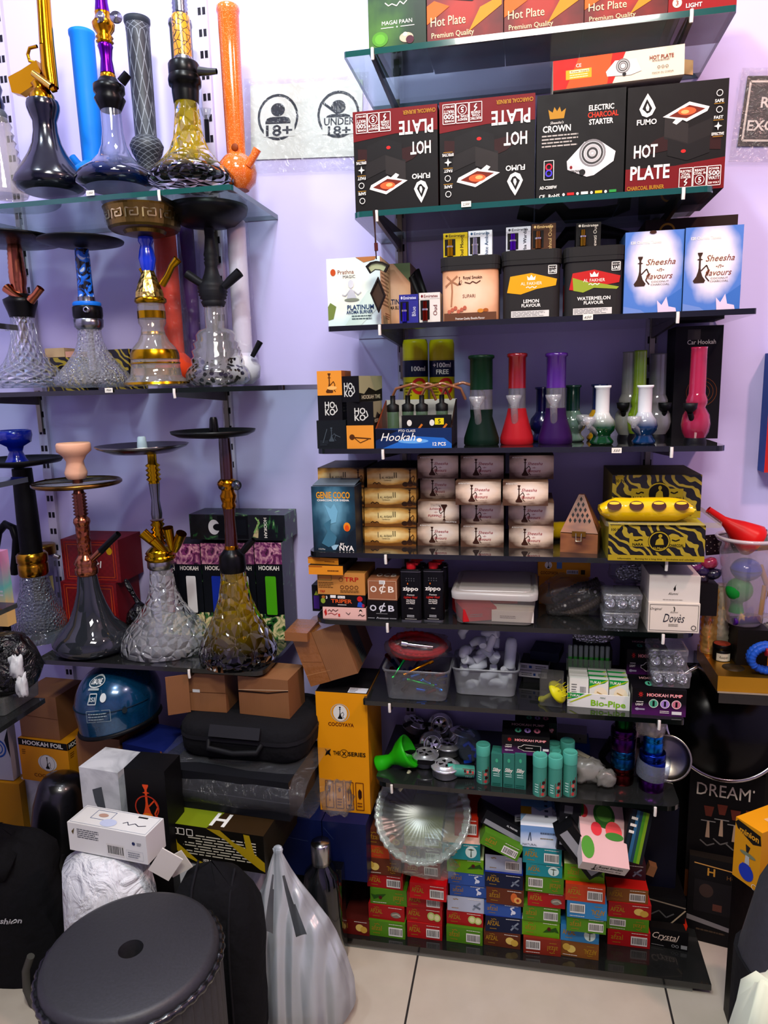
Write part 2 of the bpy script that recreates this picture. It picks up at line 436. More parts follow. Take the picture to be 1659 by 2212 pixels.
# printed artwork on a face; u,v run 0..1 over the face
def paint(mb, art, fn, w, h, flip=False, base=0.0004):
    k = 0
    def P(u, v):
        if flip: u, v = 1 - u, 1 - v
        return fn(u * w, v * h, base + k * 0.00008)
    def stroke(pts, t, mat):
        q = [Vector((a * w, b * h)) for a, b in pts]
        for a, b in zip(q, q[1:]):
            d = b - a
            if d.length < 1e-9: continue
            nn = Vector((-d.y, d.x)).normalized() * t * h / 2
            mb.add([P(p.x / w, p.y / h) for p in (a - nn, b - nn, b + nn, a + nn)], [(0, 1, 2, 3)], mat)
    for e in art:
        k += 1; c, m = e[0], e[1]
        if c == 'r': u0, v0, u1, v1 = e[2:6]; mb.add([P(u0, v0), P(u1, v0), P(u1, v1), P(u0, v1)], [(0, 1, 2, 3)], m)
        elif c == 'p': mb.add([P(*q) for q in e[2]], [tuple(range(len(e[2])))], m)
        elif c == 'e':
            u, v, ru, rv = e[2:6]; n = 20
            mb.add([P(u + ru * math.cos(2 * math.pi * i / n), v + rv * math.sin(2 * math.pi * i / n)) for i in range(n)], [tuple(range(n))], m)
        elif c == 'o':   # ring, radii as shares of the height
            u, v, r, t = e[2:6]; n = 24; q = h / w; vs = []
            for i in range(n):
                a = 2 * math.pi * i / n
                vs += [P(u + r * q * math.cos(a), v + r * math.sin(a)), P(u + (r - t) * q * math.cos(a), v + (r - t) * math.sin(a))]
            mb.add(vs, [(2 * i, 2 * ((i + 1) % n), 2 * ((i + 1) % n) + 1, 2 * i + 1) for i in range(n)], m)
        elif c == 'f':   # outlined rectangle
            u0, v0, u1, v1, t = e[2:7]; stroke([(u0, v0), (u1, v0), (u1, v1), (u0, v1), (u0, v0)], t, m)
        elif c == 'l': stroke(e[2], e[3], m)
        elif c == 'b':   # barcode
            u, v, bw, bh = e[1:5]
            mb.add([P(u - bw / 2, v - bh / 2), P(u + bw / 2, v - bh / 2), P(u + bw / 2, v + bh / 2), P(u - bw / 2, v + bh / 2)], [(0, 1, 2, 3)], '#dcdad4'); k += 1
            x = u - bw * 0.42; rg = random.Random(5)
            while x < u + bw * 0.42:
                t = bw * rg.choice((0.02, 0.035, 0.05)); mb.add([P(x, v - bh * 0.36), P(x + t, v - bh * 0.36), P(x + t, v + bh * 0.36), P(x, v + bh * 0.36)], [(0, 1, 2, 3)], '#151515'); x += t + bw * 0.035
        elif c == 'n':   # fine print too small to read: broken lines
            u0, v0, u1, v1, cnt = e[2:7]; rg = random.Random(3)
            for i in range(cnt):
                vv = v1 - (v1 - v0) * (i + 0.5) / cnt; t = (v1 - v0) / cnt * 0.4; x = u0; end = u1 - (u1 - u0) * rg.random() * 0.25
                while x < end:
                    l = min((u1 - u0) * (0.06 + 0.12 * rg.random()), end - x)
                    mb.add([P(x, vv - t / 2), P(x + l, vv - t / 2), P(x + l, vv + t / 2), P(x, vv + t / 2)], [(0, 1, 2, 3)], m); x += l + (u1 - u0) * 0.02
        elif c == 'h':   # hookah emblem
            u, v, sz = e[2:5]; q = h / w * sz
            pr = [(0.16, -.5), (0.2, -.42), (0.1, -.28), (0.05, -.12), (0.03, 0.0), (0.03, .25), (0.1, .27), (0.03, .3), (0.03, .36), (0.08, .46), (0.08, .5)]
            mb.add([P(u + a * q, v + b * sz) for a, b in pr] + [P(u - a * q, v + b * sz) for a, b in reversed(pr)], [tuple(range(22))], m)
            stroke([(u + 0.05 * q, v - .1 * sz), (u + .22 * q, v + .08 * sz), (u + .3 * q, v - .1 * sz), (u + .2 * q, v - .3 * sz), (u + .32 * q, v - .45 * sz)], 0.04 * sz, m)
        elif c == 'T' or c == 't':
            s, u, v, th = e[2:6]; opt = e[6] if len(e) > 6 else ''; fit = e[7] if len(e) > 7 else None
            vs, fs, tw = textmesh(s, 'b' in opt, 'i' in opt)
            sy = th * h / 0.72; sx = sy if not fit else fit * w / max(tw, 1e-6)
            tot = tw * sx
            ang = math.pi / 2 if 'v' in opt else (-math.pi / 2 if 'd' in opt else 0)
            ang += math.pi if 'u' in opt else 0
            ox = 0 if 'l' in opt else (-tot if 'r' in opt else -tot / 2); ca, sa = math.cos(ang), math.sin(ang)
            out = []
            for a, b in vs:
                X = a * sx + ox; Y = b * sy - th * h / 2
                out.append(P(u + (X * ca - Y * sa) / w, v + (X * sa + Y * ca) / h))
            mb.add(out, fs, m)
def boxmesh(w, d, h, mat, art=(), top=(), side=(), left=False, flip=False, sidemat=None, topmat=None, flipx=False):
    mb = MB(); x, y = w / 2, d / 2
    vs = [(-x, -y, 0), (x, -y, 0), (x, y, 0), (-x, y, 0), (-x, -y, h), (x, -y, h), (x, y, h), (-x, y, h)]
    mb.add(vs, [(3, 2, 1, 0), (2, 3, 7, 6), (0, 1, 5, 4)], mat)
    mb.add(vs, [(1, 2, 6, 5), (3, 0, 4, 7)], sidemat or mat); mb.add(vs, [(4, 5, 6, 7)], topmat or sidemat or mat)
    paint(mb, art, lambda u, v, o: Vector((-x + u, -y - o, v)), w, h, flip)
    if top: paint(mb, top, lambda u, v, o: Vector((-x + u, -y + v, h + o)), w, d, flip)
    if side:
        if left: paint(mb, side, lambda u, v, o: Vector((-x - o, y - u, v)), d, h, flip)
        else: paint(mb, side, lambda u, v, o: Vector((x + o, -y + u, v)), d, h, flip)
    return mb
def bx(name, label, cat, px0, px1, pyb, pyt, mat, y=None, z=None, d=0.1, rz=0.0, art=(), top=(), side=(), flip=False, group=None, h=None, sidemat=None, topmat=None, rx=0.0, ry=0.0, mb_extra=None):
    """an upright carton measured on its front face: left/right edge at the bottom, bottom and top rows; stands at height z with its front at depth y"""
    pm = (px0 + px1) / 2
    if y is None: y = onz(pm, pyb, z).y
    a, b = at(px0, pyb, y), at(px1, pyb, y); w = b.x - a.x
    if z is None: z = at(pm, pyb, y).z
    if h is None: h = max(0.01, at(pm, pyt, y).z - z)
    if rz: w = w / max(0.3, math.cos(rz))
    mb = boxmesh(w, d, h, mat, art, top, side, pm > 1136, flip, sidemat, topmat)
    if mb_extra: mb_extra(mb, w, d, h)
    c = Vector(((a.x + b.x) / 2, y + d / 2 * math.cos(rz) + abs(math.sin(rz)) * w / 2, z))
    o = mb.done(name, None, c, (rx, ry, rz), label, cat, group)
    return z + h
def prof(px, y, z0, pts):
    """silhouette measured in the photo (half width, row) -> (radius, height) above the shelf"""
    out = []
    for hw, py in pts:
        z = at(px, py, y).z - z0; out.append((max(0.0005, hw * mpp(px, py, y)), z))
    return out
def base_at(px, py, y, z): return Vector((at(px, py, y).x, y, z))
# ---------------------------------------------------------------- the room
@custom
def shelf_smoke(t): glass(t, '#6a726f', milk=0.05, edge=0.35, ior=1.6, grough=0.05)  # clear glass with the dimness under the shelves put into its tint
@custom
def shelf_edge_dark(t): t.pri(Base_Color=lin('#0c1413'), Roughness=0.15, Coat_Weight=0.5)
MB().box((0, WALL + 0.05, 1.4), (7, 0.1, 3.4), 'wall_paint').done('wall_back', kind='structure')
MB().box((0, 0.6, -0.05), (7, 4.6, 0.1), 'floor_tile').done('floor', kind='structure')
MB().box((-1.86, 0.9, 1.4), (0.1, 1.95, 3.4), 'wall_paint').done('wall_left', kind='structure')
MB().box((2.35, 0.1, 1.65), (0.1, 3.9, 3.3), 'wall_paint').done('wall_right', kind='structure')
MB().box((0.25, -1.85, 1.65), (4.3, 0.1, 3.3), 'wall_paint').done('wall_front', kind='structure')
MB().box((0.25, 0.05, 3.3), (4.4, 4.0, 0.1), '#e8e6e2').done('ceiling', kind='structure')
ZS = dict(t=2.131, p=1.8164, q=1.5805, r=1.3078, s=1.0639, u=0.898, v=0.6958, w=0.4826, A=1.8938, B=1.4549, C=0.7696)
TH = 0.0115
def shelf(label, z, x0, x1, glassm, edge='shelf_edge', front=FRONT, rad=0.012, wall=WALL - 0.001, group=None):
    o = thing('glass_shelf', label, 'shelf', ((x0 + x1) / 2, (front + wall) / 2, z - TH), 0, group)
    w, d = x1 - x0, wall - front
    def outline(zz):
        pts = []
        for qx, a0 in ((1, -90), (-1, 180)):
            for i in range(6):
                a = math.radians(a0 + 90 * i / 5)
                pts.append(Vector((qx * (w / 2 - rad) + rad * math.cos(a), -d / 2 + rad + rad * math.sin(a), zz)))
            if qx == 1: pts += [Vector((w / 2, d / 2, zz)), Vector((-w / 2, d / 2, zz))]
        return pts
    lo, hi = outline(0), outline(TH); n = len(lo)
    m = MB(); m.add(lo, [tuple(reversed(range(n)))], glassm); m.add(hi, [tuple(range(n))], glassm)
    m.done('slab', o)
    e = MB(); e.add(lo + hi, [(i, (i + 1) % n, n + (i + 1) % n, n + i) for i in range(n)], edge); e.done('polished_edge', o)
    return o
def sx(px, py, y=FRONT): return at(px, py, y).x
G1 = 'glass shelves of the right rack'; G2 = 'glass shelves of the left rack'
SH = [('top clear glass shelf carrying green and red cartons', 't', sx(742, 112), sx(1593, 8), 'shelf_clear', 0.006),
      ('clear glass shelf under four black and red hot plate cartons', 'p', sx(762, 458), sx(1545, 400), 'shelf_clear', 0.02),
      ('clear glass shelf under the flavour tins and blue charcoal cartons', 'q', sx(708, 706), sx(1636, 664), 'shelf_clear', 0.006),
      ('glass shelf carrying the coloured water pipes and spray cans', 'r', sx(683, 968), sx(1570, 965), 'shelf_smoke', 0.02),
      ('glass shelf carrying the brown charcoal cartons and wooden pyramid', 's', sx(664, 1193), sx(1522, 1210), 'shelf_smoke', 0.03),
      ('glass shelf carrying lighter fluid cans and a lidded plastic tub', 'u', sx(677, 1336), sx(1506, 1372), 'shelf_smoke', 0.04),
      ('glass shelf carrying two open plastic tubs of small parts', 'v', sx(783, 1514), sx(1479, 1556), 'shelf_smoke', 0.006),
      ('lowest glass shelf carrying teal tins and metal grinders', 'w', sx(808, 1688), sx(1472, 1746), 'shelf_smoke', 0.03)]
for lab, k, a, b, g, r in SH: shelf(lab, ZS[k], a, b, g, 'shelf_edge' if k in 'tp' else 'shelf_edge_dark', rad=r, group=G1)
shelf('clear glass shelf carrying the gold gun pipe and tall blue tube', ZS['A'], -1.74, sx(500, 402), 'shelf_clear', group=G2)
shelf('clear glass shelf carrying four hookahs with clear bases', ZS['B'], -1.74, sx(612, 835), 'shelf_clear', 'shelf_edge_dark', group=G2)
shelf('glass shelf tinted for shade, carrying red cartons and four tall hookahs', ZS['C'], sx(75, 1420, 1.54), sx(568, 1450, 1.54), 'shelf_smoke', 'shelf_edge_dark', front=1.54, rad=0.03, group=G2)
# slotted uprights on the wall and the arms hooked into them
def rail(x, z0, z1, label):
    o = thing('slotted_wall_rail', label, 'rail', (x, WALL, z0), 0, 'slotted rails on the back wall')
    MB().box((0, -0.006, (z1 - z0) / 2), (0.028, 0.012, z1 - z0), '#cfc8dc').done('channel', o)
    m = MB(); z = 0.04
    while z < z1 - z0 - 0.03:
        m.box((-0.006, -0.0122, z), (0.008, 0.001, 0.017), '#2a2630'); m.box((0.006, -0.0122, z), (0.008, 0.001, 0.017), '#2a2630'); z += 0.05
    m.done('slots', o, kind='stuff')
rail(-1.395, 0.2, 2.65, 'white slotted wall rail behind the gun pipe and peach bowl hookah')
rail(-0.812, 0.2, 2.65, 'white slotted wall rail behind the orange glitter tube')
rail(-0.315, 0.1, 2.1, 'white slotted wall rail behind the yellow spray cans')
rail(0.300, 0.1, 2.1, 'white slotted wall rail near the car hookah carton')
def bracket(x, z, label, front=FRONT):
    o = thing('shelf_bracket', label, 'bracket', (x, WALL - 0.012, z - TH), 0, 'steel brackets under the glass shelves')
    d = WALL - 0.012 - front
    m = MB()
    pr = [(-d - 0.002, -0.0003), (-d - 0.002, -0.009), (-d * 0.8, -0.013), (0, -0.026), (0, -0.0003)]
    vs = [(s * 0.004, a, b) for s in (-1, 1) for a, b in pr]; n = 5
    arm = m.add(vs, [tuple(range(n)), tuple(reversed(range(n, 2 * n)))] + [(i, n + i, n + (i + 1) % n, (i + 1) % n) for i in range(n)], 'M#6a645c/.35').done('arm', o)
    MB().box((0, -0.004, -0.045), (0.012, 0.008, 0.12), 'M#8a8578/.35').done('wall_hook', o)
    MB().tube([(0, -d - 0.004, -0.012), (0, -d - 0.006, 0.0), (0, -d - 0.005, 0.010)], 0.0034, '#e6e2d8', 8).done('clip', arm, label='white end clip')
nm = dict(t='topmost right shelf', p='hot plate shelf', q='flavour tin shelf', r='water pipe shelf', s='brown charcoal shelf', u='lighter fluid shelf', v='plastic tub shelf', w='lowest glass shelf', A='gun pipe shelf', B='clear hookah shelf', C='tall hookah shelf')
for k in 'tpqrsuvw':
    bracket(-0.315, ZS[k], 'left steel bracket under the ' + nm[k]); bracket(0.300, ZS[k], 'right steel bracket under the ' + nm[k])
for k in 'ABC':
    bracket(-0.812, ZS[k], 'right steel bracket under the ' + nm[k], 1.54 if k == 'C' else FRONT); bracket(-1.395, ZS[k], 'left steel bracket under the ' + nm[k], 1.54 if k == 'C' else FRONT)
# tips of the shelves fixed to the left wall
for px, py, y, lab in ((38, 702, 1.40, 'dark shelf tip beside the rose gold hookah'), (60, 1030, 1.40, 'glass shelf tip crossing the black leather hookah stem'), (37, 1302, 1.40, 'glass shelf tip above the black bin bag'), (97, 1508, 1.40, 'glass shelf tip under the grey parts box')):
    p = at(px, py, y); o = thing('side_shelf', lab, 'shelf', (p.x, y, p.z), 0, 'shelf tips on the left wall')
    MB().box((-0.16, -0.3, -0.006), (0.32, 0.6, 0.0115), 'shelf_smoke').done('slab', o)
# wall signs in plastic sleeves
def sign(px0, px1, pyt, pyb, lab, art, mat, slp=0, name='wall_sign', th=0.002):
    y = WALL - 0.0015 - th / 2; a, b = at(px0, pyb, y), at(px1, pyb, y); h = at((px0 + px1) / 2, pyt, y).z - a.z; w = b.x - a.x
    o = thing(name, lab, 'sign', ((a.x + b.x) / 2, y, a.z), (0, slp, 0))
    boxmesh(w, th, h, mat, art).done('printed_sheet' if th < .01 else 'carton_body', o)
    if th > .01: return
    MB().box((0, -0.0045, h / 2 - 0.01), (w + 0.03, 0.0006, h + 0.05), 'F#f8f8f8/.01').done('plastic_sleeve', o)
N = '#24333f'
def person(u):
    return [('o', N, u, 0.56, 0.31, 0.035), ('e', N, u, 0.66, 0.064, 0.088), ('p', N, [(u - 0.115, 0.5), (u - 0.10, 0.545), (u - 0.06, 0.565), (u + 0.06, 0.565), (u + 0.10, 0.545), (u + 0.115, 0.5), (u + 0.115, 0.47), (u - 0.115, 0.47)])]
sign(543, 782, 178, 352, 'white age limit sign with two round symbols on the wall',
     person(0.25) + [('r', '#dfe3dc', 0.12, 0.30, 0.40, 0.47), ('t', N, '18+', 0.26, 0.385, 0.15, 'b', 0.24)] + person(0.79) + [('l', N, [(0.655, 0.72), (0.93, 0.40)], 0.03), ('r', '#dfe3dc', 0.65, 0.30, 0.96, 0.52), ('t', N, 'UNDER', 0.80, 0.47, 0.1, 'b', 0.27), ('t', N, '18+', 0.80, 0.35, 0.12, 'b', 0.2)], '#dfe3dc', 0.05)
sign(1592, 1800, 165, 325, 'dark grey notice board with white border at right edge of the wall',
     [('f', '#e8e4d8', 0.04, 0.08, 0.96, 0.92, 0.03), ('t', '#efece2', 'RE', 0.18, 0.63, 0.15, 'bl'), ('t', '#efece2', 'EXC', 0.07, 0.30, 0.15, 'bl')], '#5c5a55', 0.09)
sign(1643, 1730, 762, 1018, 'red and blue carton hung on the wall at right edge', [('r', '#2f62b4', 0, 0.56, 1, 0.72), ('r', '#c8342c', 0, 0.72, 1, 1.0), ('r', '#e8e6ea', 0, 0.42, 1, 0.56), ('r', '#2a4f9e', 0, 0.0, 1, 0.42), ('r', '#c8342c', 0.0, 0.0, 0.1, 1)], '#2f62b4', 0, 'hanging_carton', 0.05)
# ---------------------------------------------------------------- right rack, cartons shelf by shelf
WH, GD, BK = '#ece7dc', '#b88a2c', '#15120f'
Y1 = 1.603
# top shelf
bx('tobacco_carton', 'dark green carton at the left end of the top shelf', 'carton', 797, 921, 102, -70, 'print_leaf', Y1, ZS['t'], 0.12, art=[
    ('t', WH, 'MAGAI PAAN', 0.5, 0.36, 0.05), ('l', WH, [(0.22, 0.3), (0.44, 0.3)], .008), ('l', WH, [(0.56, 0.3), (0.8, 0.3)], .008), ('e', WH, 0.5, 0.3, 0.012, 0.01),
    ('l', WH, [(.3, .6), (.36, .56), (.42, .58), (.5, .55), (.56, .6), (.62, .56), (.7, .62)], .012), ('e', '#5f9a34', 0.2, 0.17, 0.14, 0.09), ('e', '#6fae3c', 0.2, 0.17, 0.09, 0.06),
    ('e', '#c9b49a', 0.66, 0.16, 0.12, 0.06), ('e', '#5a2a3a', 0.72, 0.13, 0.07, 0.05), ('e', '#e6dccb', 0.64, 0.2, 0.04, 0.025), ('t', '#b9cfa0', 'Premium Quality Sheesha Flavour', 0.55, 0.04, 0.028, '', 0.72)])
HP = [('p', '#1d1b1f', [(.12, .42), (.6, .36), (.95, .52), (.95, .62), (.5, .7), (.12, .56)]), ('p', '#2a272c', [(.12, .56), (.5, .48), (.95, .62), (.5, .72)]), ('p', '#131215', [(.32, .6), (.6, .56), (.7, .66), (.7, .98), (.36, 1)]),
      ('p', '#3c3a40', [(.36, .8), (.68, .78), (.7, .98), (.36, 1)]), ('e', '#c8342c', .84, .56, .03, .015), ('p', '#e0702a', [(0, .2), (.3, .34), (.1, .4), (0, .36)]), ('p', '#e0902a', [(.55, .1), (.98, .3), (.98, .38), (.7, .3)]),
      ('t', '#f0dcae', 'Hot Plate', .28, .22, .085, '', .46), ('t', '#f0dcae', 'Premium Quality', .34, .1, .05, '', .56)]
for a, b, pb, lab in ((923, 1087, 90, 'red hot plate carton beside the dark green carton'), (1089, 1260, 72, 'red hot plate carton second from the green carton'), (1262, 1441, 52, 'red hot plate carton with barcode on its right edge')):
    bx('hot_plate_carton', lab, 'carton', a, b, pb, -160, 'print_red_fire', Y1, ZS['t'], 0.13, art=HP + ([('b', .84, .42, .2, .16)] if a == 1262 else []), group='red hot plate cartons on the top shelf')
bx('hot_plate_carton', 'deep red carton at the right end of the top shelf', 'carton', 1443, 1590, 30, -180, '#9a1c20', Y1, ZS['t'], 0.13, art=[('e', '#f0e2c0', .13, .16, .07, .05), ('t', '#9a1c20', '3', .13, .16, .05, 'b'), ('t', WH, 'LIGHT', .38, .12, .045, 'b'), ('t', WH, 'STRONG', .38, .2, .045, 'b')][:3], group='red hot plate cartons on the top shelf')
# four big cartons
RB = '#7c1018'
FUMO = [('r', RB, 0, 0, 1, .24), ('p', RB, [(0, .24), (.5, .24), (1, .29), (1, .24)]), ('p', '#3a1614', [(.05, .34), (.5, .4), (.95, .36), (.95, .5), (.5, .56), (.3, .5)]),
        ('p', '#2b2624', [(.38, .5), (.62, .42), (.86, .5), (.86, .66), (.62, .58), (.38, .68)]), ('p', '#37312e', [(.38, .52), (.62, .44), (.62, .62), (.38, .7)]), ('p', '#211d1c', [(.42, .34), (.62, .28), (.84, .34), (.84, .5), (.62, .43), (.42, .5)]),
        ('p', '#e8e2d8', [(.36, .70), (.62, .82), (.82, .76), (.80, .72), (.60, .64), (.56, .66), (.50, .62), (.46, .64), (.49, .67)]), ('p', '#7a2c18', [(.42, .70), (.62, .79), (.78, .745), (.60, .67)]), ('e', '#f06a3c', .6, .735, .09, .035), ('e', '#ffb070', .58, .73, .04, .018),
        ('e', '#d8302c', .58, .37, .025, .016), ('t', WH, 'HOT', .2, .4, .12, 'b', .24), ('t', WH, 'PLATE', .25, .2, .13, 'b', .4), ('t', GD, 'CHARCOAL BURNER', .21, .055, .038, 'b', .38),
        ('t', WH, 'FUMO', .2, .67, .05, 'b'), ('p', WH, [(.2, .93), (.25, .86), (.285, .79), (.25, .73), (.2, .71), (.15, .73), (.12, .79), (.15, .85)]), ('p', '#1b1614', [(.195, .88), (.225, .83), (.25, .79), (.23, .755), (.2, .745), (.175, .77), (.15, .79), (.17, .83)]), ('p', WH, [(.2, .84), (.22, .8), (.215, .77), (.195, .77), (.185, .8)]),
        ('f', WH, .55, .03, .68, .21, .006), ('t', WH, 'ELECTRIC', .615, .18, .022, 'b', .11), ('t', WH, 'COAL', .615, .152, .022, 'b'), ('t', WH, 'STARTER', .615, .124, .022, 'b', .1), ('l', WH, [(.63, .11), (.60, .08), (.63, .075), (.605, .045)], .01),
        ('f', WH, .69, .03, .82, .21, .006), ('t', WH, 'READY', .755, .18, .022, 'b'), ('t', WH, 'COAL IN', .755, .152, .022, 'b'), ('o', WH, .755, .09, .045, .006), ('t', WH, '5', .755, .09, .05, 'b'),
        ('f', WH, .83, .03, .96, .21, .006), ('t', WH, 'POWER', .895, .185, .02, 'b', .1), ('t', WH, '500', .895, .145, .045, 'b', .11), ('t', WH, 'WATT', .895, .1, .032, 'b', .11), ('t', WH, '220 VOLT', .895, .055, .018, 'b', .11),
        ('o', WH, .91, .87, .03, .006), ('t', WH, 'SAFE', .91, .80, .028, 'b'), ('l', GD, [(.86, .775), (.96, .775)], .005), ('o', WH, .915, .72, .03, .006), ('t', WH, 'FAST', .91, .65, .028, 'b'), ('l', GD, [(.86, .625), (.96, .625)], .005),
        ('p', WH, [(.91, .61), (.92, .58), (.95, .57), (.92, .56), (.91, .53), (.9, .56), (.87, .57), (.9, .58)]), ('t', WH, 'EFFECTIVE', .91, .5, .026, 'b', .12), ('l', GD, [(.86, .475), (.96, .475)], .005)]
gh = 'hot plate cartons on the second shelf'
DK = '#1a1412'
t1 = bx('burner_carton', 'black and red burner carton upside down at left end of its shelf', 'carton', 768, 947, 446, 233, DK, Y1, ZS['p'], 0.2, art=FUMO, flip=True, group=gh, side=[('r', '#3a0f12', 0, .5, 1, 1)])
t2 = bx('burner_carton', 'black and red burner carton upside down beside the crown carton', 'carton', 951, 1154, 431, 211, DK, Y1, ZS['p'], 0.2, art=FUMO, flip=True, group=gh)
COIL = [('p', '#e8e6e2', [(.36, .28), (.58, .2), (.66, .21), (.88, .33), (.9, .42), (.72, .53), (.55, .53), (.35, .36)]), ('p', '#cfccc8', [(.35, .36), (.36, .28), (.58, .2), (.66, .21), (.64, .28), (.56, .28)])] + [('o', c, .64, .42, r, .02) for c, r in (('#8d8a88', .13), ('#4a4846', .105), ('#b9b6b2', .08), ('#4a4846', .055), ('#b9b6b2', .03))] + [('e', '#2a2826', .53, .245, .035, .03), ('e', '#8e141c', .4, .3, .015, .015)]
t3 = bx('burner_carton', 'plain dark carton with a white coil burner and gold crown print', 'carton', 1158, 1346, 418, 198, '#1b1816', Y1, ZS['p'], 0.2, art=[
    ('p', GD, [(.15, .77), (.13, .86), (.18, .83), (.2, .88), (.23, .84), (.26, .88), (.28, .83), (.33, .86), (.31, .77)]), ('t', WH, 'CROWN', .23, .68, .06, 'b', .32), ('t', WH, "Sheesha's", .23, .735, .025, 'i'), ('n', '#b9b2a8', .06, .5, .5, .63, 4),
    ('t', WH, 'ELECTRIC', .73, .84, .05, 'b', .28), ('t', '#d8462c', 'CHARCOAL', .75, .775, .05, 'b', .34), ('t', WH, 'STARTER', .73, .71, .05, 'b', .27)] + COIL + [('t', '#2a2826', 'CROWN', .46, .26, .022, 'b'),
    ('f', WH, .09, .2, .2, .38, .006), ('o', '#d03048', .145, .32, .035, .014), ('o', '#5a4ac8', .145, .26, .035, .014), ('t', WH, 'AD-C500FW', .14, .125, .03, 'b', .2), ('t', WH, 'CE', .07, .04, .035, 'b'), ('t', WH, 'RoHS', .21, .04, .035, 'b'),
    ('r', '#c82c2c', .36, .035, .44, .06), ('r', WH, .52, .035, .6, .06), ('r', '#d8c020', .68, .035, .76, .06), ('r', '#3c9a4a', .84, .035, .92, .06), ('e', WH, .32, .045, .015, .014), ('e', WH, .48, .045, .015, .014), ('e', WH, .64, .045, .015, .014), ('e', WH, .8, .045, .015, .014)], group=gh)
t4 = bx('burner_carton', 'black and red burner carton upright at right end of its shelf', 'carton', 1350, 1563, 404, 180, DK, Y1, ZS['p'], 0.2, art=FUMO, group=gh)
def leaning():
    y = 1.60; a, b = at(1195, 196, y), at(1478, 160, y); w = (b - a).length; h = at(1192, 133, y).z - a.z
    art = [('p', '#c8281e', [(0, 0), (.46, 0), (.56, 1), (0, 1)]), ('p', '#e0602a', [(.1, 0), (.42, 0), (.46, 1), (.2, 1)]), ('t', WH, 'CE', .2, .75, .12), ('r', '#f0a828', .1, .3, .3, .62), ('r', '#fbe9b0', .13, .5, .28, .6), ('t', '#6a3a12', 'Power Supply', .21, .55, .06, 'b', .14), ('n', '#fbe9b0', .13, .32, .28, .47, 2),
           ('p', '#ddd8d0', [(.42, .24), (.6, .2), (.68, .3), (.64, .72), (.48, .74), (.41, .4)]), ('o', '#8a8682', .54, .53, .25, .05), ('o', '#55524f', .54, .53, .18, .04), ('o', '#8a8682', .54, .53, .12, .04), ('e', '#2a2826', .55, .25, .015, .06), ('t', '#8a3a22', 'HOT PLATE', .83, .68, .13, 'b', .18), ('n', '#8a7a6a', .76, .54, .9, .6, 1),
           ('o', '#5a3a2a', .81, .34, .05, .015), ('o', '#5a3a2a', .84, .34, .05, .015), ('o', '#5a3a2a', .87, .34, .05, .015), ('t', '#3a2a1e', 'MADE IN CHINA', .84, .16, .06, '', .16)]
    o = thing('hot_plate_carton', 'red and cream carton tilted on top of the black cartons', 'carton', (a.x, y, a.z), (0, -math.atan2(b.z - a.z, b.x - a.x), 0))
    mb = boxmesh(w, 0.24, h, '#e4d6bc', art)
    mb.v = [(p[0] + w / 2, p[1] + 0.12, p[2]) for p in mb.v]; mb.done('carton_body', o)
    MB().box((w + .014, 0.05, h * .55), (0.028, 0.004, h * .5), '#c9a878', Matrix.Rotation(.5, 3, 'Z')).done('open_flap', o)
leaning()
# price tags clipped on shelf edges
def tagp(px, py, y, txt, lab):
    p = at(px, py, y - 0.004); boxmesh(0.02, 0.0015, 0.011, '#e8e4d6', [('t', '#3a3a3a', txt, .5, .5, .45, 'i', .7)]).done('price_tag', None, (p.x, p.y, p.z - 0.0055), (0, 0, 0), lab, 'price tag', 'price tags on shelf edges')
tagp(1007, 441, FRONT, '2,500', 'small white price tag under the second burner carton'); tagp(1270, 685, FRONT, '650', 'small price tag under the watermelon tin')
tagp(1332, 973, FRONT, '550', 'small price tag under the white and green pipe'); tagp(195, 417, FRONT, '1350', 'small price tag under the blue based hookah'); tagp(235, 843, FRONT, '700', 'small price tag under the blue patterned hookah')
# tin shelf
CR = '#e9e6d6'
PRA = [('p', '#7a8a4a', [(0, .1), (.1, .12), (.16, .3), (.05, .36), (0, .3)]), ('p', '#b07a4a', [(.55, 1), (.7, .92), (.9, .95), (.95, 1)]), ('p', '#c8d8cc', [(.3, 0), (.75, .5), (1, .6), (1, .3), (.6, 0)]), ('e', '#c05a2a', .12, .8, .05, .05), ('t', '#8a3a22', 'Prathna', .36, .8, .06), ('t', '#2f3a4a', 'MAGIC', .42, .73, .045),
       ('e', '#d3d3d3', .45, .62, .055, .06), ('p', '#c4c4c6', [(.36, .4), (.4, .52), (.45, .56), (.5, .52), (.56, .4)]), ('l', '#b9b9bb', [(.42, .52), (.34, .45), (.28, .47)], .015), ('l', '#b9b9bb', [(.5, .52), (.58, .46), (.64, .5)], .015), ('e', '#8a8f7c', .46, .39, .14, .025), ('t', '#23406a', 'PLATINUM', .62, .28, .07, 'b', .5), ('t', '#23406a', 'AROMA BURNER', .6, .21, .05, 'b', .5), ('n', '#5a6a6a', .45, .09, .85, .17, 2)]
bx('aroma_burner_carton', 'cream aroma burner carton at the left end behind the pendant', 'carton', 710, 824, 703, 556, 'print_mint', Y1, ZS['q'], 0.12, art=PRA, side=[('n', '#a88a6a', .1, .3, .9, .8, 9), ('f', '#a88a6a', .3, .84, .9, .88, .008), ('n', '#a86a4a', .4, .12, .9, .22, 3)], sidemat='#e3c9a0', group='aroma burner cartons')
bx('aroma_burner_carton', 'second aroma burner carton half hidden behind the first', 'carton', 800, 888, 697, 570, 'print_tan', 1.73, ZS['q'], 0.1, art=[('p', '#7f8f6a', [(.6, 1), (1, .7), (1, 1)]), ('t', '#23406a', 'PLATINUM', .62, .42, .08, 'b', .6), ('t', '#3a2a22', 'AROMA BURNER', .62, .33, .055, 'b', .56)], group='aroma burner cartons')
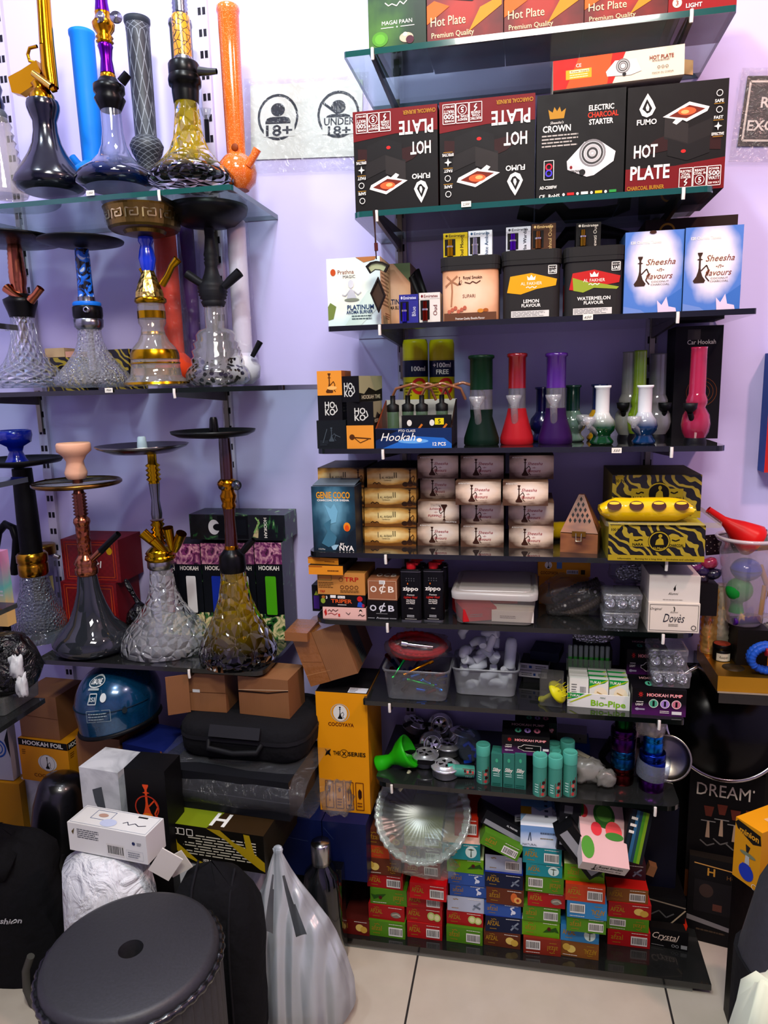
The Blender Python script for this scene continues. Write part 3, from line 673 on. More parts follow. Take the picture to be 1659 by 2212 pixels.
def small_box(px0, px1, pb, pt, col, z, lab, win, ban, txt, tcol, y=Y1):
    bx('perfume_pack', lab, 'box', px0, px1, pb, pt, col, y, z, 0.045, art=[('r', ban, .0, .8, 1, 1), ('t', tcol, 'Emirates', .56, .89, .1, 'b', .66), ('e', tcol, .14, .89, .05, .05), ('r', '#14110f', .06, .12, .5, .76), ('t', tcol, txt, .76, .42, .14, 'v' if len(txt) > 3 else 'v', .62 if False else None)], group='small windowed perfume packs',
       mb_extra=lambda mb, w, d, h: (mb.lathe([(w * .13, h * .08), (w * .13, h * .42)], win, (-w * .22, -d / 2 - .002, 0), 12), mb.lathe([(w * .15, h * .42), (w * .15, h * .48)], 'M#d8d4cc', (-w * .22, -d / 2 - .002, 0), 12), mb.lathe([(w * .10, h * .48), (w * .10, h * .72)], win, (-w * .22, -d / 2 - .002, 0), 12)))
small_box(863, 904, 694, 636, '#3a3a8c', ZS['q'], 'dark blue windowed pack on the shelf beside the aroma cartons', 'M#4a3cc0', '#3a3a8c', 'Blue', '#c9cad8')
small_box(906, 951, 692, 632, '#d8d2c8', ZS['q'], 'red and white windowed pack beside the supari tin', 'M#8a2a1a', '#d8d2c8', 'Oud', '#7a1c24')
def tin(px0, px1, pb, pt, lab, art, body, sidestripe, lidc='#2f2d2b'):
    y = Y1 - 0.005; a, b = at(px0, pb, y), at(px1, pb, y); w = b.x - a.x; h = at((px0 + px1) / 2, pt, y).z - ZS['q']; d = .1
    o = thing('flavour_tin', lab, 'tin', ((a.x + b.x) / 2, y + d / 2, ZS['q']), 0, 'big flavour tins on the third shelf')
    m = MB(); m.loft([rr(w * .95, d, .016, z, c=(0, 0)) for z in (0, h * .8)], body)
    if sidestripe:
        for s in (-1, 1):
            m.add([(s * w * .4755, -d * .2, h * .1), (s * w * .4755, d * .2, h * .1), (s * w * .4755, d * .2, h * .5), (s * w * .4755, -d * .2, h * .5)], [(0, 1, 2, 3)], '#b83428'); m.add([(s * w * .476, -d * .2, h * .5), (s * w * .476, d * .2, h * .5), (s * w * .476, d * .2, h * .62), (s * w * .476, -d * .2, h * .62)], [(0, 1, 2, 3)], '#2f8ab0')
    paint(m, art, lambda u, v, q: Vector((-w * .44 + u, -d / 2 - q, v)), w * .88, h * .78); m.done('tin_body', o)
    l = MB(); l.loft([rr(w, d * 1.04, .018, z) for z in (h * .79, h * .86)] + [rr(w * 1.01, d * 1.05, .018, z) for z in (h * .86, h * .985)] + [rr(w * .96, d, .016, h)], lidc, smooth=False); l.done('lid', o)
    return ZS['q'] + h
z1 = tin(952, 1080, 687, 552, 'peach brown supari flavour tin', [('t', '#4a2a1c', 'Royal Smokin', .55, .86, .06, 'b', .36), ('h', '#4a2a1c', .3, .8, .16), ('l', '#5a3a2a', [(.4, .77), (.5, .74), (.55, .78), (.62, .74), (.7, .79)], .02), ('t', '#6a3a22', 'SUPARI', .48, .5, .07, '', .24), ('l', '#a87a5a', [(.14, .3), (.16, .6), (.15, .8)], .03), ('l', '#a87a5a', [(.15, .8), (.03, .7)], .03), ('l', '#a87a5a', [(.15, .8), (.28, .72)], .03), ('l', '#a87a5a', [(.15, .8), (.06, .9)], .03), ('l', '#a87a5a', [(.15, .8), (.26, .9)], .03), ('r', '#6e4a34', 0, 0, 1, .17), ('t', WH, 'Premium Quality Sheesha Flavour', .5, .06, .045, '', .56)] + [('e', '#b86a52', .1 + .06 * i, .2 + .035 * (i % 3), .035, .04) for i in range(6)] + [('e', '#c88a3a', .7, .2, .06, .04), ('e', '#a8622a', .8, .21, .05, .035)], 'print_tan', False)
AF = lambda txt1, c1, c2: [('p', c1, [(.04, .5), (.1, .8), (.5, .85), (.98, .72), (.96, .6), (.6, .55), (.3, .46)])] + ([('p', c2, [(.12, .48), (.1, .72), (.4, .62), (.6, .6), (.96, .52), (.92, .48), (.5, .52), (.3, .44)])] if c2 else []) + [('p', '#f0e8d8', [(.43, .72), (.42, .8), (.46, .76), (.5, .82), (.54, .76), (.58, .8), (.57, .72)]), ('t', '#f0e8d8', 'AL FAKHER', .5, .66, .06, '', .4), ('l', '#f0e8d8', [(.4, .58), (.44, .6), (.47, .57), (.52, .6), (.56, .57), (.6, .6)], .015), ('t', WH, txt1, .5, .33, .065, 'b'), ('t', WH, 'FLAVOUR', .5, .25, .06, 'b'), ('r', '#d8d4cc', .12, .03, .84, .15), ('n', '#6a6a6a', .14, .04, .8, .14, 4), ('f', WH, .82, .82, .97, .97, .012), ('t', WH, 'MADE IN', .895, .93, .03), ('t', WH, 'UAE', .895, .87, .055, 'b')]
z2 = tin(1083, 1212, 681, 539, 'black lemon flavour tin with a yellow brush stroke', AF('LEMON', '#d8a41c', None), '#33302e', True)
z3 = tin(1216, 1348, 677, 531, 'black watermelon flavour tin with a red and green stroke', AF('WATERMELON', '#c0302c', '#9aa83c'), '#33302e', True)
small_box(958, 1010, 556, 503, '#c8b21e', z1, 'yellow windowed pack on the supari tin', 'M#c89a1c', '#c8b21e', 'Oud Mood', '#3a2a0c', 1.62)
small_box(1012, 1063, 552, 498, '#dcdfe0', z1, 'white windowed pack on the supari tin', 'M#b8b8b8', '#dcdfe0', 'White Amber', '#2f5a78', 1.62)
small_box(1093, 1146, 545, 490, '#c9cacd', z2, 'silver windowed pack with violet bottle on the lemon tin', 'M#6a2ab0', '#c9cacd', 'Arba Wardat', '#33333a', 1.62)
small_box(1148, 1200, 542, 483, '#5a3c26', z2, 'brown windowed pack on the lemon tin', 'M#a8723a', '#5a3c26', 'Dehnul Oudh', '#d8b880', 1.62)
small_box(1244, 1297, 536, 481, '#221d19', z3, 'black windowed pack on the watermelon tin', 'M#a8822a', '#221d19', 'Kewati Oud', '#d8d0c0', 1.62)
SN = lambda c: [('t', WH, '120 Charcoal Tablets', .36, .87, .034, 'b', .52), ('h', '#4a3428', .27, .52, .36), ('t', c, 'Sheesha', .62, .63, .075, 'i', .5), ('t', c, '-n-', .62, .54, .06, 'i'), ('t', c, 'flavours', .6, .46, .075, 'i', .46), ('t', '#6a5a4a', 'COCONUT', .62, .39, .022, '', .3), ('t', '#6a5a4a', 'CHARCOAL', .62, .355, .022, '', .32), ('p', '#4a78b8', [(1, .3), (.7, .16), (.62, .08), (.7, 0), (1, 0)]), ('p', '#d8c8d8', [(.6, 0), (.58, .16), (.66, .1), (.74, .2), (.78, .08), (.9, .06), (.92, 0)]), ('p', '#7a94c8', [(0, .1), (.3, .05), (.4, 0), (0, 0)])]
bx('charcoal_carton', 'blue and white charcoal tablets carton with a torn top notch', 'carton', 1346, 1471, 671, 499, 'print_blue_glow', Y1, ZS['q'], 0.1, art=SN('#8a4a2c') + [('e', '#4a2a1c', .47, .985, .06, .02)], group='charcoal tablet cartons', sidemat='#3f5c82')
bx('charcoal_carton', 'blue and white charcoal tablets carton at the right shelf end', 'carton', 1474, 1597, 664, 489, 'print_blue_glow', Y1 - .004, ZS['q'], 0.1, art=SN('#8a4a2c'), group='charcoal tablet cartons', sidemat='#3f5c82')
bx('crown_carton', 'dark brown carton with a gold crown behind the charcoal cartons', 'carton', 1388, 1583, 665, 470, '#3c2a24', 1.74, ZS['q'], 0.12, art=[('o', GD, .24, .88, .08, .02), ('e', GD, .24, .86, .05, .03)])
m = MB(); m.tube([at(912, 690, 1.72), at(905, 640, 1.72), at(890, 600, 1.73), at(900, 585, 1.73), at(918, 640, 1.72), at(925, 692, 1.72)], .008, '#17161a', 10); m.done('coiled_hose', None, label='black coiled hose standing behind the small packs', cat='hose')
m = MB(); m.tube([at(1120, 528, 1.8), at(1165, 512, 1.8), at(1200, 535, 1.8), at(1225, 505, 1.8), at(1300, 500, 1.8), at(1345, 508, 1.8), at(1350, 600, 1.8), at(1300, 668, 1.8)], .016, '#201e22:w', 10); m.done('black_hose', None, label='thick black hose lying behind the flavour tins', cat='hose')
# pendant hung from the bracket clip
o = thing('wall_pendant', 'dark wooden diamond pendant with glitter fan hung from the shelf', 'pendant', at(808, 455, 1.562))
L = lambda px, py: Vector(at(px, py, 1.562)) - Vector(o.location)
MB().tube([L(809, 455), L(811, 530), L(813, 560)], .0015, '#3a1c14', 6).tube([L(806, 455), L(812, 524)], .0015, '#3a1c14', 6).tube([L(812, 525), L(813, 542)], .004, '#5a2420', 8).done('cord', o)
def frame(pts, t, mat, inner, nm):
    c = Vector((0, 0, 0))
    for p in pts: c += p / len(pts)
    q = [c + (p - c) * .8 for p in pts]; n = len(pts); f = Vector((0, -.004, 0))
    MB().add([p + f for p in pts] + [p + f for p in q] + [p - f for p in pts] + [p - f for p in q], [(i, (i + 1) % n, n + (i + 1) % n, n + i) for i in range(n)] + [(2 * n + i, 2 * n + (i + 1) % n, (i + 1) % n, i) for i in range(n)] + [(n + i, n + (i + 1) % n, 3 * n + (i + 1) % n, 3 * n + i) for i in range(n)], mat).add(q, [tuple(range(n))], inner).done(nm, o)
frame([L(790, 576), L(800, 567), L(813, 564), L(827, 566), L(841, 573), L(833, 589), L(823, 584), L(810, 583), L(799, 591)], .1, '#241a16', '#aeb490', 'glitter_fan')
frame([L(817, 598), L(833, 638), L(818, 676), L(800, 634)], .1, '#241612', '#4a382c', 'diamond_plate')
# ---------------------------------------------------------------- water pipe shelf
z = ZS['r']
HK1 = lambda c: [('t', c, 'HO', .5, .62, .26, 'b', .42), ('t', c, 'KO', .5, .34, .26, 'b', .42), ('l', c, [(.74, .62), (.8, .4), (.7, .3)], .04)]
gk = 'small charcoal cartons at the left end'
S_ = [('p', '#a8a884', [(0, .35), (.2, .3), (.4, .55), (.7, .4), (1, .5), (1, 1), (0, 1)]), ('t', '#c9c6a8', 'HOOKAH TIME', .5, .18, .16, 'b', .8)]
zb = z
a1 = bx('charcoal_cube_pack', 'foil wrapped black cube pack at the bottom left of the pile', 'box', 686, 749, 969, 908, '#1d2226', 1.585, z, .09, art=[('l', '#59636a', [(.2, .2), (.35, .7)], .02), ('l', '#59636a', [(.6, .5), (.8, .4)], .02), ('h', '#4a545a', .5, .5, .5), ('n', '#3a4248', .1, .1, .4, .3, 3)], group=gk)
a2 = bx('charcoal_cube_pack', 'black cube pack in the middle of the left pile', 'box', 688, 740, 907, 854, '#17161a', 1.585, a1, .09, art=HK1('#c9c9c0'), side=[('n', '#7a7a70', .1, .3, .9, .7, 3)], group=gk)
bx('charcoal_cube_pack', 'orange cube pack with a hookah drawing on top of the left pile', 'box', 686, 739, 852, 801, '#d8953c', 1.585, a2, .09, art=[('h', '#5a3410', .5, .5, .8), ('e', '#e0b068', .6, .3, .2, .08)], side=[('r', '#1d1810', 0, .0, 1, .3)], sidemat='#b8783c', group=gk)
b1 = bx('charcoal_cube_pack', 'orange cube pack lying at the bottom of the second pile', 'box', 750, 808, 971, 919, '#d8953c', 1.58, z, .09, art=[('l', '#5a3410', [(.1, .5), (.9, .42)], .05), ('e', '#5a3410', .2, .5, .1, .12), ('l', '#5a3410', [(.3, .45), (.5, .25), (.8, .4)], .03)], side=[('n', '#3a2a18', .1, .3, .9, .7, 3)], sidemat='#3a3a34', group=gk)
b2 = bx('charcoal_cube_pack', 'black cube pack in the middle of the second pile', 'box', 750, 807, 917, 868, '#141316', 1.58, b1, .1, art=HK1('#c9c9c0'), side=S_, group=gk, sidemat='#1c1c1c')
bx('charcoal_cube_pack', 'black cube pack with a beige patterned side topping the second pile', 'box', 742, 790, 864, 812, '#141316', 1.575, b2, .12, rz=-.25, art=HK1('#c9c9c0'), side=S_, group=gk, sidemat='#1c1c1c')
for px, lab in ((900, 'yellow and navy spray can nearest the cartons'), (956, 'yellow and navy spray can with a free offer print')):
    yy = 1.76; p = base_at(px, 930, yy, z); h = at(px, 734, yy).z - z; r = 27 * mpp(px, 850, yy)
    o = thing('spray_can', lab, 'spray can', p, 0, 'yellow spray cans')
    m = MB(); m.lathe([(r, 0), (r, h * .64)], '#b8ac1c/.3', n=28); m.lathe([(r * 1.004, h * .64), (r * 1.004, h * .8)], '#1c2440/.3', n=28, cap=(False, False)); m.lathe([(r, h * .8), (r, h * .82)], '#b8ac1c/.3', n=28)
    cf = lambda u, v, q: Vector(((r + q) * math.sin((u - r) / r), -(r + q) * math.cos((u - r) / r), v))
    art = ([('t', WH, '+100ml', .56, .755, .045, 'b'), ('t', WH, 'FREE', .58, .69, .045, 'b')] if px > 920 else [('t', WH, '100ml', .7, .72, .045, 'b')]) + [('o', '#c02c24', .72, .55, .08, .03), ('n', '#6a6414', .1, .45, .45, .6, 5)]
    paint(m, art, cf, 2 * r, h); m.done('can_body', o)
    MB().lathe([(r * .99, h * .82), (r * .99, h * .96), (r * .9, h), (0.001, h)], '#c2b71e/.35', n=28).done('cap', o)
# display tray of pen hookahs
p0, p1 = at(812, 966, 1.585), at(976, 964, 1.585); w = p1.x - p0.x; d = .13; hf = at(890, 925, 1.585).z - z; hb = .105
o = thing('pen_display_box', 'blue space printed display box holding small glass pen pipes', 'display box', ((p0.x + p1.x) / 2, 1.585 + d / 2, z))
m = boxmesh(w, .003, hf, '#1c3560', [('p', '#2f6fb8', [(.1, 0), (.5, .6), (.9, .5), (1, .2), (1, 0)]), ('p', '#0c1428', [(0, .4), (.3, .9), (0, 1)]), ('e', '#6fa8d8', .5, .35, .2, .12), ('t', WH, 'Hookah', .3, .58, .42, 'i', .46), ('t', WH, 'PTO CLASS', .42, .88, .13, '', .22), ('t', WH, '12 PCS', .84, .2, .18, 'b', .17), ('e', '#e8e4d8', .58, .4, .035, .1)])
m.v = [(a, b - d / 2, c) for a, b, c in m.v]; m.done('front_panel', o)
for s in (-1, 1): MB().add([(s * w / 2, -d / 2, 0), (s * w / 2, d / 2, 0), (s * w / 2, d / 2, hb), (s * w / 2, -d / 2, hf), (s * (w / 2 - .003), -d / 2, 0), (s * (w / 2 - .003), d / 2, 0), (s * (w / 2 - .003), d / 2, hb), (s * (w / 2 - .003), -d / 2, hf)], [(0, 1, 2, 3), (7, 6, 5, 4), (3, 2, 6, 7), (0, 3, 7, 4), (1, 5, 6, 2)], '#7a3a1c' if s < 0 else '#2a1a14').done('side_panel', o)
MB().box((0, d / 2, hb / 2), (w, .003, hb), '#c9c4bc').box((0, 0, .002), (w, d, .003), '#8a8578').done('back_panel', o)
for i, px in enumerate((850, 882, 912, 955)):
    yy = 1.65 + .012 * (i % 2); c = base_at(px, 930, yy, z + .004); q = thing('pen_pipe', 'glass pen pipe with black cap, %s' % ('nearest the cube packs in the display', 'second from the cube packs in the display', 'third from the cube packs in the display', 'nearest the green beaker in the display')[i], 'pen pipe', c, 0, 'pen pipes in the display box')
    MB().lathe([(.014, 0), (.014, .075)], 'G#7fa87a/.25', n=16).done('glass_tube', q); MB().lathe([(.0145, .075), (.0145, .09), (.006, .094), (.006, .112)], '#141414', n=14).done('cap', q)
    MB().lathe([(.008, .002), (.010, .05), (.006, .07)], '#4f8a3a', n=10).done('filling', q)
    MB().tube([(0, 0, .11), (.01, -.01, .128), (.05, -.015, .138), (.09, 0, .125), (.1, .01, .10)], .0035, 'A#b87a4a/.5', 8).done('hose', q)
bx('pen_card', 'black card of two pens with yellow sticker inside the display', 'card', 868, 974, 932, 897, '#17161a', 1.597, z + .028, .02, art=[('l', '#c87a2a', [(.28, .1), (.42, .55)], .1), ('l', '#c87a2a', [(.78, .1), (.92, .55)], .1), ('e', '#d8d4c8', .16, .62, .05, .16), ('e', '#d8d4c8', .62, .62, .05, .16), ('r', '#d8c81e', .68, .52, .86, .85), ('t', '#3a3a10', '5', .77, .69, .22, 'b'), ('n', '#8a8a8a', .1, .2, .26, .38, 1), ('n', '#8a8a8a', .56, .2, .72, .38, 1)])
# beaker pipes
def beaker(px, pb, pt, hwb, hwn, mat, neck, lab, yy=1.66, perc=True):
    p = base_at(px, pb, yy, z); k = mpp(px, pb, yy); h = at(px, pt, yy).z - z; R, r = hwb * k, hwn * k
    o = thing('beaker_pipe', lab, 'water pipe', p, 0, 'beaker water pipes')
    MB().lathe([(R * .94, 0), (R, .004), (R * .99, h * .08), (R * .62, h * .32), (r * 1.02, h * .40)], mat, n=36).done('base', o)
    MB().lathe([(r, h * .40), (r, h * .62)], 'G#e8e8e6/.08', n=24, cap=(False, False)).lathe([(r * .3, h * .4), (r * .3, h * .6)], 'G#f0f0f0/.2', n=10).done('percolator', o, label='clear glass percolator band')
    MB().lathe([(r * 1.02, h * .62), (r, h * .64), (r, h * .95), (r * 1.16, h * .965), (r * 1.16, h * .99), (r, h), (r * .8, h * .985)], neck, n=28, cap=(True, False)).done('neck', o)
    MB().tube([(-r * .2, -R * .55, h * .25), (-r * .25, -R * .85, h * .36), (-r * .3, -R * 1.0, h * .43)], .008, 'G#f2f2f2/.15', 12).done('stem', o, label='clear glass stem')
    MB().lathe([(.006, 0), (.012, .008), (.017, .018), (.018, .024), (.015, .024), (.006, .012)], 'G#f4f4f4/.15', (-r * .3, -R * 1.0, h * .43), 18, cap=(True, False)).done('bowl', o, label='clear glass bowl')
beaker(1040, 965, 767, 38, 24, 'C#0f2a1e/.4', 'C#12331f/.3', 'dark green beaker pipe with matching tall neck', 1.65)
beaker(1116, 962, 763, 36, 19, 'C#a8242c/.4', 'L#8e1c22', 'red beaker pipe with a red neck')
beaker(1199, 964, 762, 37, 21, 'C#3a1a52/.4', 'L#5a2a86', 'purple beaker pipe with a purple neck')
def bong(px, pb, pt, prf, mat, lab, yy, extra=None, neck=None, name='water_pipe', foot=None):
    p = base_at(px, pb, yy, z); k = mpp(px, pb, yy); h = at(px, pt, yy).z - z
    o = thing(name, lab, 'water pipe', p, 0, 'small water pipes on the pipe shelf')
    cut = next((i for i, (a, b) in enumerate(prf) if b > .5), len(prf) - 1)
    P_ = [(a * k, b * h) for a, b in prf]
    MB().lathe(P_[:cut + 1], mat, n=30, cap=(True, False)).done('body', o); MB().lathe(P_[cut:], neck or mat, n=24, cap=(False, False)).done('neck', o)
    if foot: MB().lathe([(foot * k * 1.25, -0.0), (foot * k * 1.2, .008), (foot * k * .75, .03)], '#15131a/.4', n=28).done('foot', o, label='black plastic foot')
    if extra:
        dx, col = extra
        MB().tube([(dx * k * .4, -.012, h * .2), (dx * k * 1.1, -.03, h * .33)], .006, col, 10).done('stem', o)
        MB().lathe([(.005, 0), (.013, .008), (.015, .02), (.013, .02), (.005, .008)], col if col[0] == 'G' else '#17171a', (dx * k * 1.1, -.03, h * .33), 16, cap=(True, False)).done('bowl', o)
SP = [(22, 0), (25, .02), (26, .06), (19, .13), (19, .17), (27, .24), (29, .32), (26, .42), (18, .50), (15, .55), (15, .95), (18, .97), (18, 1.0), (14, .99)]
bong(1172, 950, 836, SP, 'L#1a1a4a', 'dark blue water pipe half hidden behind the purple beaker', 1.74)
bong(1236, 950, 832, SP, 'G#0f6a4a/.6', 'teal green water pipe with glass bowl behind the purple beaker', 1.72, (18, 'G#f0f0f0/.2'), 'L#123a30')
bong(1292, 950, 830, SP, 'L#c89a1c', 'yellow and blue water pipe behind the white and green one', 1.75, None, 'L#26346a')
bong(1299, 962, 833, SP, 'glass_green_fade', 'white water pipe fading to green at its base', 1.63, (-28, 'G#f0f0f0/.2'), '#e4e6e0/.2')
TP = [(20, 0), (22, .05), (30, .12), (33, .2), (30, .3), (20, .38), (24, .42), (24, .46), (19, .52), (18, .98), (19, 1.0), (15, .99)]
bong(1358, 935, 760, TP, 'A#a8a8a0/.6', 'smoky grey acrylic tube pipe left of the lime one', 1.77, (-16, '#17171a'), 'A#b9b9b0/.55', foot=20)
bong(1378, 930, 757, [(a * .75, b) for a, b in TP], 'A#a8c81e/.45', 'lime green acrylic tube pipe', 1.74, None, 'A#b4d42a/.5', foot=18)
bong(1416, 930, 764, TP, 'A#a09a9c/.6', 'smoky grey acrylic tube pipe right of the lime one', 1.78, (12, '#17171a'), 'A#a8a4a6/.55', foot=20)
bong(1390, 957, 832, SP, 'glass_blue_white', 'white water pipe fading to blue at its base', 1.63, (-24, 'G#f0f0f0/.2'), '#e6e6e4/.2')
bong(1500, 962, 750, [(a * .95, b) for a, b in TP], 'A#c8185a/.5', 'hot pink acrylic tube pipe on a black foot', 1.64, (-18, '#17171a'), 'A#d81c62/.5', foot=20)
bx('car_hookah_carton', 'tall black car hookah carton at the right end of the pipe shelf', 'carton', 1450, 1550, 948, 704, '#17151a', 1.76, z, .1, art=[('t', WH, 'Car Hookah', .55, .86, .04, '', .6), ('r', '#4a4646', .25, .88, .52, .97)] + [('o', '#7a4a22', .6, .42, r, .004) for r in (.13, .1, .07)], sidemat='#26242a')
# ---------------------------------------------------------------- brown charcoal shelf
z = ZS['s']
AK = [('t', '#2a1c10', 'AL AKBAR', .42, .52, .12, '', .24), ('l', '#2a1c10', [(.27, .44), (.27, .72)], .03), ('l', '#2a1c10', [(.56, .5), (.56, .78)], .035), ('l', '#2a1c10', [(.6, .5), (.6, .78)], .035), ('t', '#3a2a18', 'TAMBAHID', .42, .38, .06, '', .16), ('p', '#7a5020', [(0, 0), (0, .16), (.2, .22), (.4, .12), (.7, .18), (1, .1), (1, 0)]), ('e', '#3a2412', .78, .18, .06, .12), ('e', '#4a2c14', .88, .2, .06, .14), ('h', '#3a2412', .88, .55, .75), ('l', '#3a2412', [(.12, .2), (.16, .28), (.2, .2), (.24, .27), (.28, .2)], .04)]
ga = 'desert printed charcoal cartons'
zz = [z, z, z]
rows = [('bottom', 1179, 1136), ('second', 1133, 1091), ('third', 1088, 1045), ('top', 1036, 996)]
for i, (nmr, pb, pt) in enumerate(rows):
    zz[0] = bx('charcoal_carton', 'desert printed charcoal carton, %s row of the column beside the first sheesha column' % nmr, 'carton', 788 + (5 if i == 3 else 0), 899, pb, pt, 'print_desert', 1.655, zz[0], .17, art=AK, group=ga, topmat='#33261a', h=.0475)
for i, (nmr, pb, pt) in enumerate(rows):
    zz[1] = bx('charcoal_carton', 'desert printed charcoal carton, %s row of the column behind the genie carton' % nmr, 'carton', 687 if i == 3 else 690, 786, pb, pt, 'print_desert', 1.665, zz[1], .17, art=AK, group=ga, topmat='#33261a', h=.0475)
SB = lambda: [('t', WH, '84 Charcoal Tablets', .2, .92, .045, 'b', .26), ('h', '#4a2a1c', .36, .5, .72), ('t', '#b03040', 'Sheesha', .58, .66, .13, 'i', .34), ('t', '#b03040', '-n-', .56, .5, .1, 'i'), ('t', '#b03040', 'flavours', .56, .36, .13, 'i', .3), ('t', '#7a5a4a', 'COCONUT', .56, .2, .04, '', .26), ('t', '#7a5a4a', 'CHARCOAL', .56, .13, .04, '', .28)]
gs = 'brown sheesha charcoal cartons'
SC_ = [[(902, 991, 1180), (995, 1088, 1181), (1099, 1195, 1181)], [(903, 992, 1130), (996, 1088, 1129), (1098, 1196, 1128)], [(908, 983, 1076), (984, 1082, 1078), (1086, 1184, 1078)], [(902, 990, 1021), (995, 1088, 1019), (1100, 1196, 1018)]]
tops = [z] * 3
for r, row in enumerate(SC_):
    for c, (a, b, pb) in enumerate(row):
        yy = [1.665, 1.66, 1.655][c] - (.045 if r == 2 and c else 0) + (.03 if r == 2 and c == 0 else 0)
        tops[c] = bx('sheesha_carton', 'brown sheesha charcoal carton, %s row, %s' % (('bottom', 'second', 'third', 'top')[r], ('beside the desert cartons', 'middle column', 'column beside the wooden pyramid')[c]), 'carton', a, b, pb, pb - 50, 'print_brown_glow', yy, tops[c], .15, art=SB(), flip=(r == 1 and c == 0), group=gs, h=.0545, topmat='#8a6a54')
GEN = [('t', '#e0a01c', 'GENIE COCO', .5, .87, .1, 'b', .78), ('t', WH, 'CHARCOAL FOR SHISHA', .5, .79, .03, 'b', .74), ('p', '#7fb4c8', [(.3, .72), (.42, .5), (.38, .42), (.55, .45), (.6, .62), (.52, .74), (.44, .66)]), ('e', '#4a6a8a', .5, .38, .12, .07), ('p', '#5a2a1c', [(.38, .44), (.42, .5), (.58, .5), (.62, .44)]), ('p', '#7a3a1c', [(.36, .32), (.64, .32), (.6, .12), (.4, .12)]), ('p', '#2f5a7a', [(.2, .3), (.36, .34), (.36, .2), (.24, .18)]), ('p', '#2f5a7a', [(.8, .3), (.64, .34), (.64, .2), (.76, .18)]), ('e', '#e0902a', .8, .38, .08, .07), ('e', '#d85a1c', .8, .36, .05, .05), ('p', '#9fc0cc', [(.4, .1), (.6, .1), (.52, .02), (.46, .02)]), ('t', WH, 'BY', .68, .11, .04, 'b'), ('t', WH, 'NYA', .78, .05, .08, 'b', .34), ('t', WH, '112 Pcs', .2, .03, .025)]
GEN = [e for i, e in enumerate(GEN) if i not in (3, 4, 5, 6, 7)]   # the figure on this carton is left plain
GEN.append(('p', '#4a7a8c', [(.2, .12), (.34, .3), (.26, .42), (.44, .5), (.4, .34), (.56, .22), (.5, .1), (.36, .06)]))
bx('coconut_charcoal_carton', 'dark blue charcoal carton with orange title at left shelf end', 'carton', 678, 770, 1192, 1051, 'print_genie', 1.59, z, .08, art=GEN, group=None, sidemat='#2a3440', topmat='#5a6670', mb_extra=lambda mb, w, d, h: mb.box((0, .004, h + .006), (w * .98, d * .9, .001), '#6a747c', Matrix.Rotation(.12, 3, 'X')))
# wooden incense pyramid
o = thing('incense_box', 'carved wooden pyramid incense burner box with brass latch', 'incense box', (at(1256, 1200, 1.63).x, 1.66, z), -.18)
wb = .082
MB().box((0, 0, .022), (wb, wb, .044), 'bead_wood').done('base_box', o)
m = MB(); m.add([(-wb / 2, -wb / 2, .046), (wb / 2, -wb / 2, .046), (wb / 2, wb / 2, .046), (-wb / 2, wb / 2, .046), (-.006, -.006, .128), (.006, -.006, .128), (.006, .006, .128), (-.006, .006, .128)], [(0, 1, 5, 4), (1, 2, 6, 5), (2, 3, 7, 6), (3, 0, 4, 7), (4, 5, 6, 7), (3, 2, 1, 0)], 'bead_wood')
nrm = Vector((0, -.082, .035)).normalized()
for r in range(5):
    for c in range(r + 1):
        t = .88 - r * .14; x = (c - r / 2) * .0105; p = Vector((x, -wb / 2 + (wb / 2 - .006) * t, .046 + .082 * t)) + nrm * .0006; u = Vector((0, .43, .9))
        m.add([p - Vector((.0032, 0, 0)), p - u * .006, p + Vector((.0032, 0, 0)), p + u * .006], [(0, 1, 2, 3)], '#120c08')
m.done('pierced_lid', o)
MB().box((0, -wb / 2 - .002, .044), (.03, .003, .012), 'M#b08a3a').tube([(-.006, -wb / 2 - .005, .046), (-.006, -wb / 2 - .006, .028), (.006, -wb / 2 - .006, .028), (.006, -wb / 2 - .005, .046)], .0018, 'M#d8cfb0', 8).done('latch', o, label='brass latch')
def crinkle(name, px, py, yy, zz_, L_, r, col, lab, cat, grp=None, rz=0, art=0):
    m = MB(); rings = []
    for i in range(13):
        t = i / 12; q = r * (1 if .1 < t < .9 else (1.0 if i in (0, 12) else .8)); fl = .35 if i in (0, 12) else 1
        rings.append([Vector(((t - .5) * L_, q * math.cos(a) * 1.0, r + q * math.sin(a) * fl)) * (1 + .06 * noise.noise(Vector((t * 9, a * 2, px)))) for a in [2 * math.pi * k / 16 for k in range(16)]])
    m.loft(rings, col)
    if art:
        for i in range(4):
            x = (-.36 + i * .24) * L_
            paint(m, [('e', '#4a1a10', .5, .5, .42, .4), ('e', '#f0c030', .5, .7, .3, .12)], lambda u, v, q: Vector((x - .018 + u, -r * math.cos(.5) * 1.03 - q + (v - .015) * .5, r + r * .5 + (v - .012))), .036, .024)
    m.done(name, None, Vector(at(px, py, yy)) * 0 + Vector((at(px, py, yy).x, yy, zz_)), (0, 0, rz), lab, cat, grp)
crinkle('charcoal_roll', 1210, 1160, 1.76, z, .08, .022, 'L#c8a81c:w', 'crumpled yellow roll behind the wooden pyramid, left side', 'charcoal roll', rz=.3)
crinkle('charcoal_roll', 1300, 1160, 1.76, z, .07, .024, 'L#c8a81c:w', 'crumpled yellow roll between the pyramid and mandi cartons', 'charcoal roll')
YB = '#a8942a'
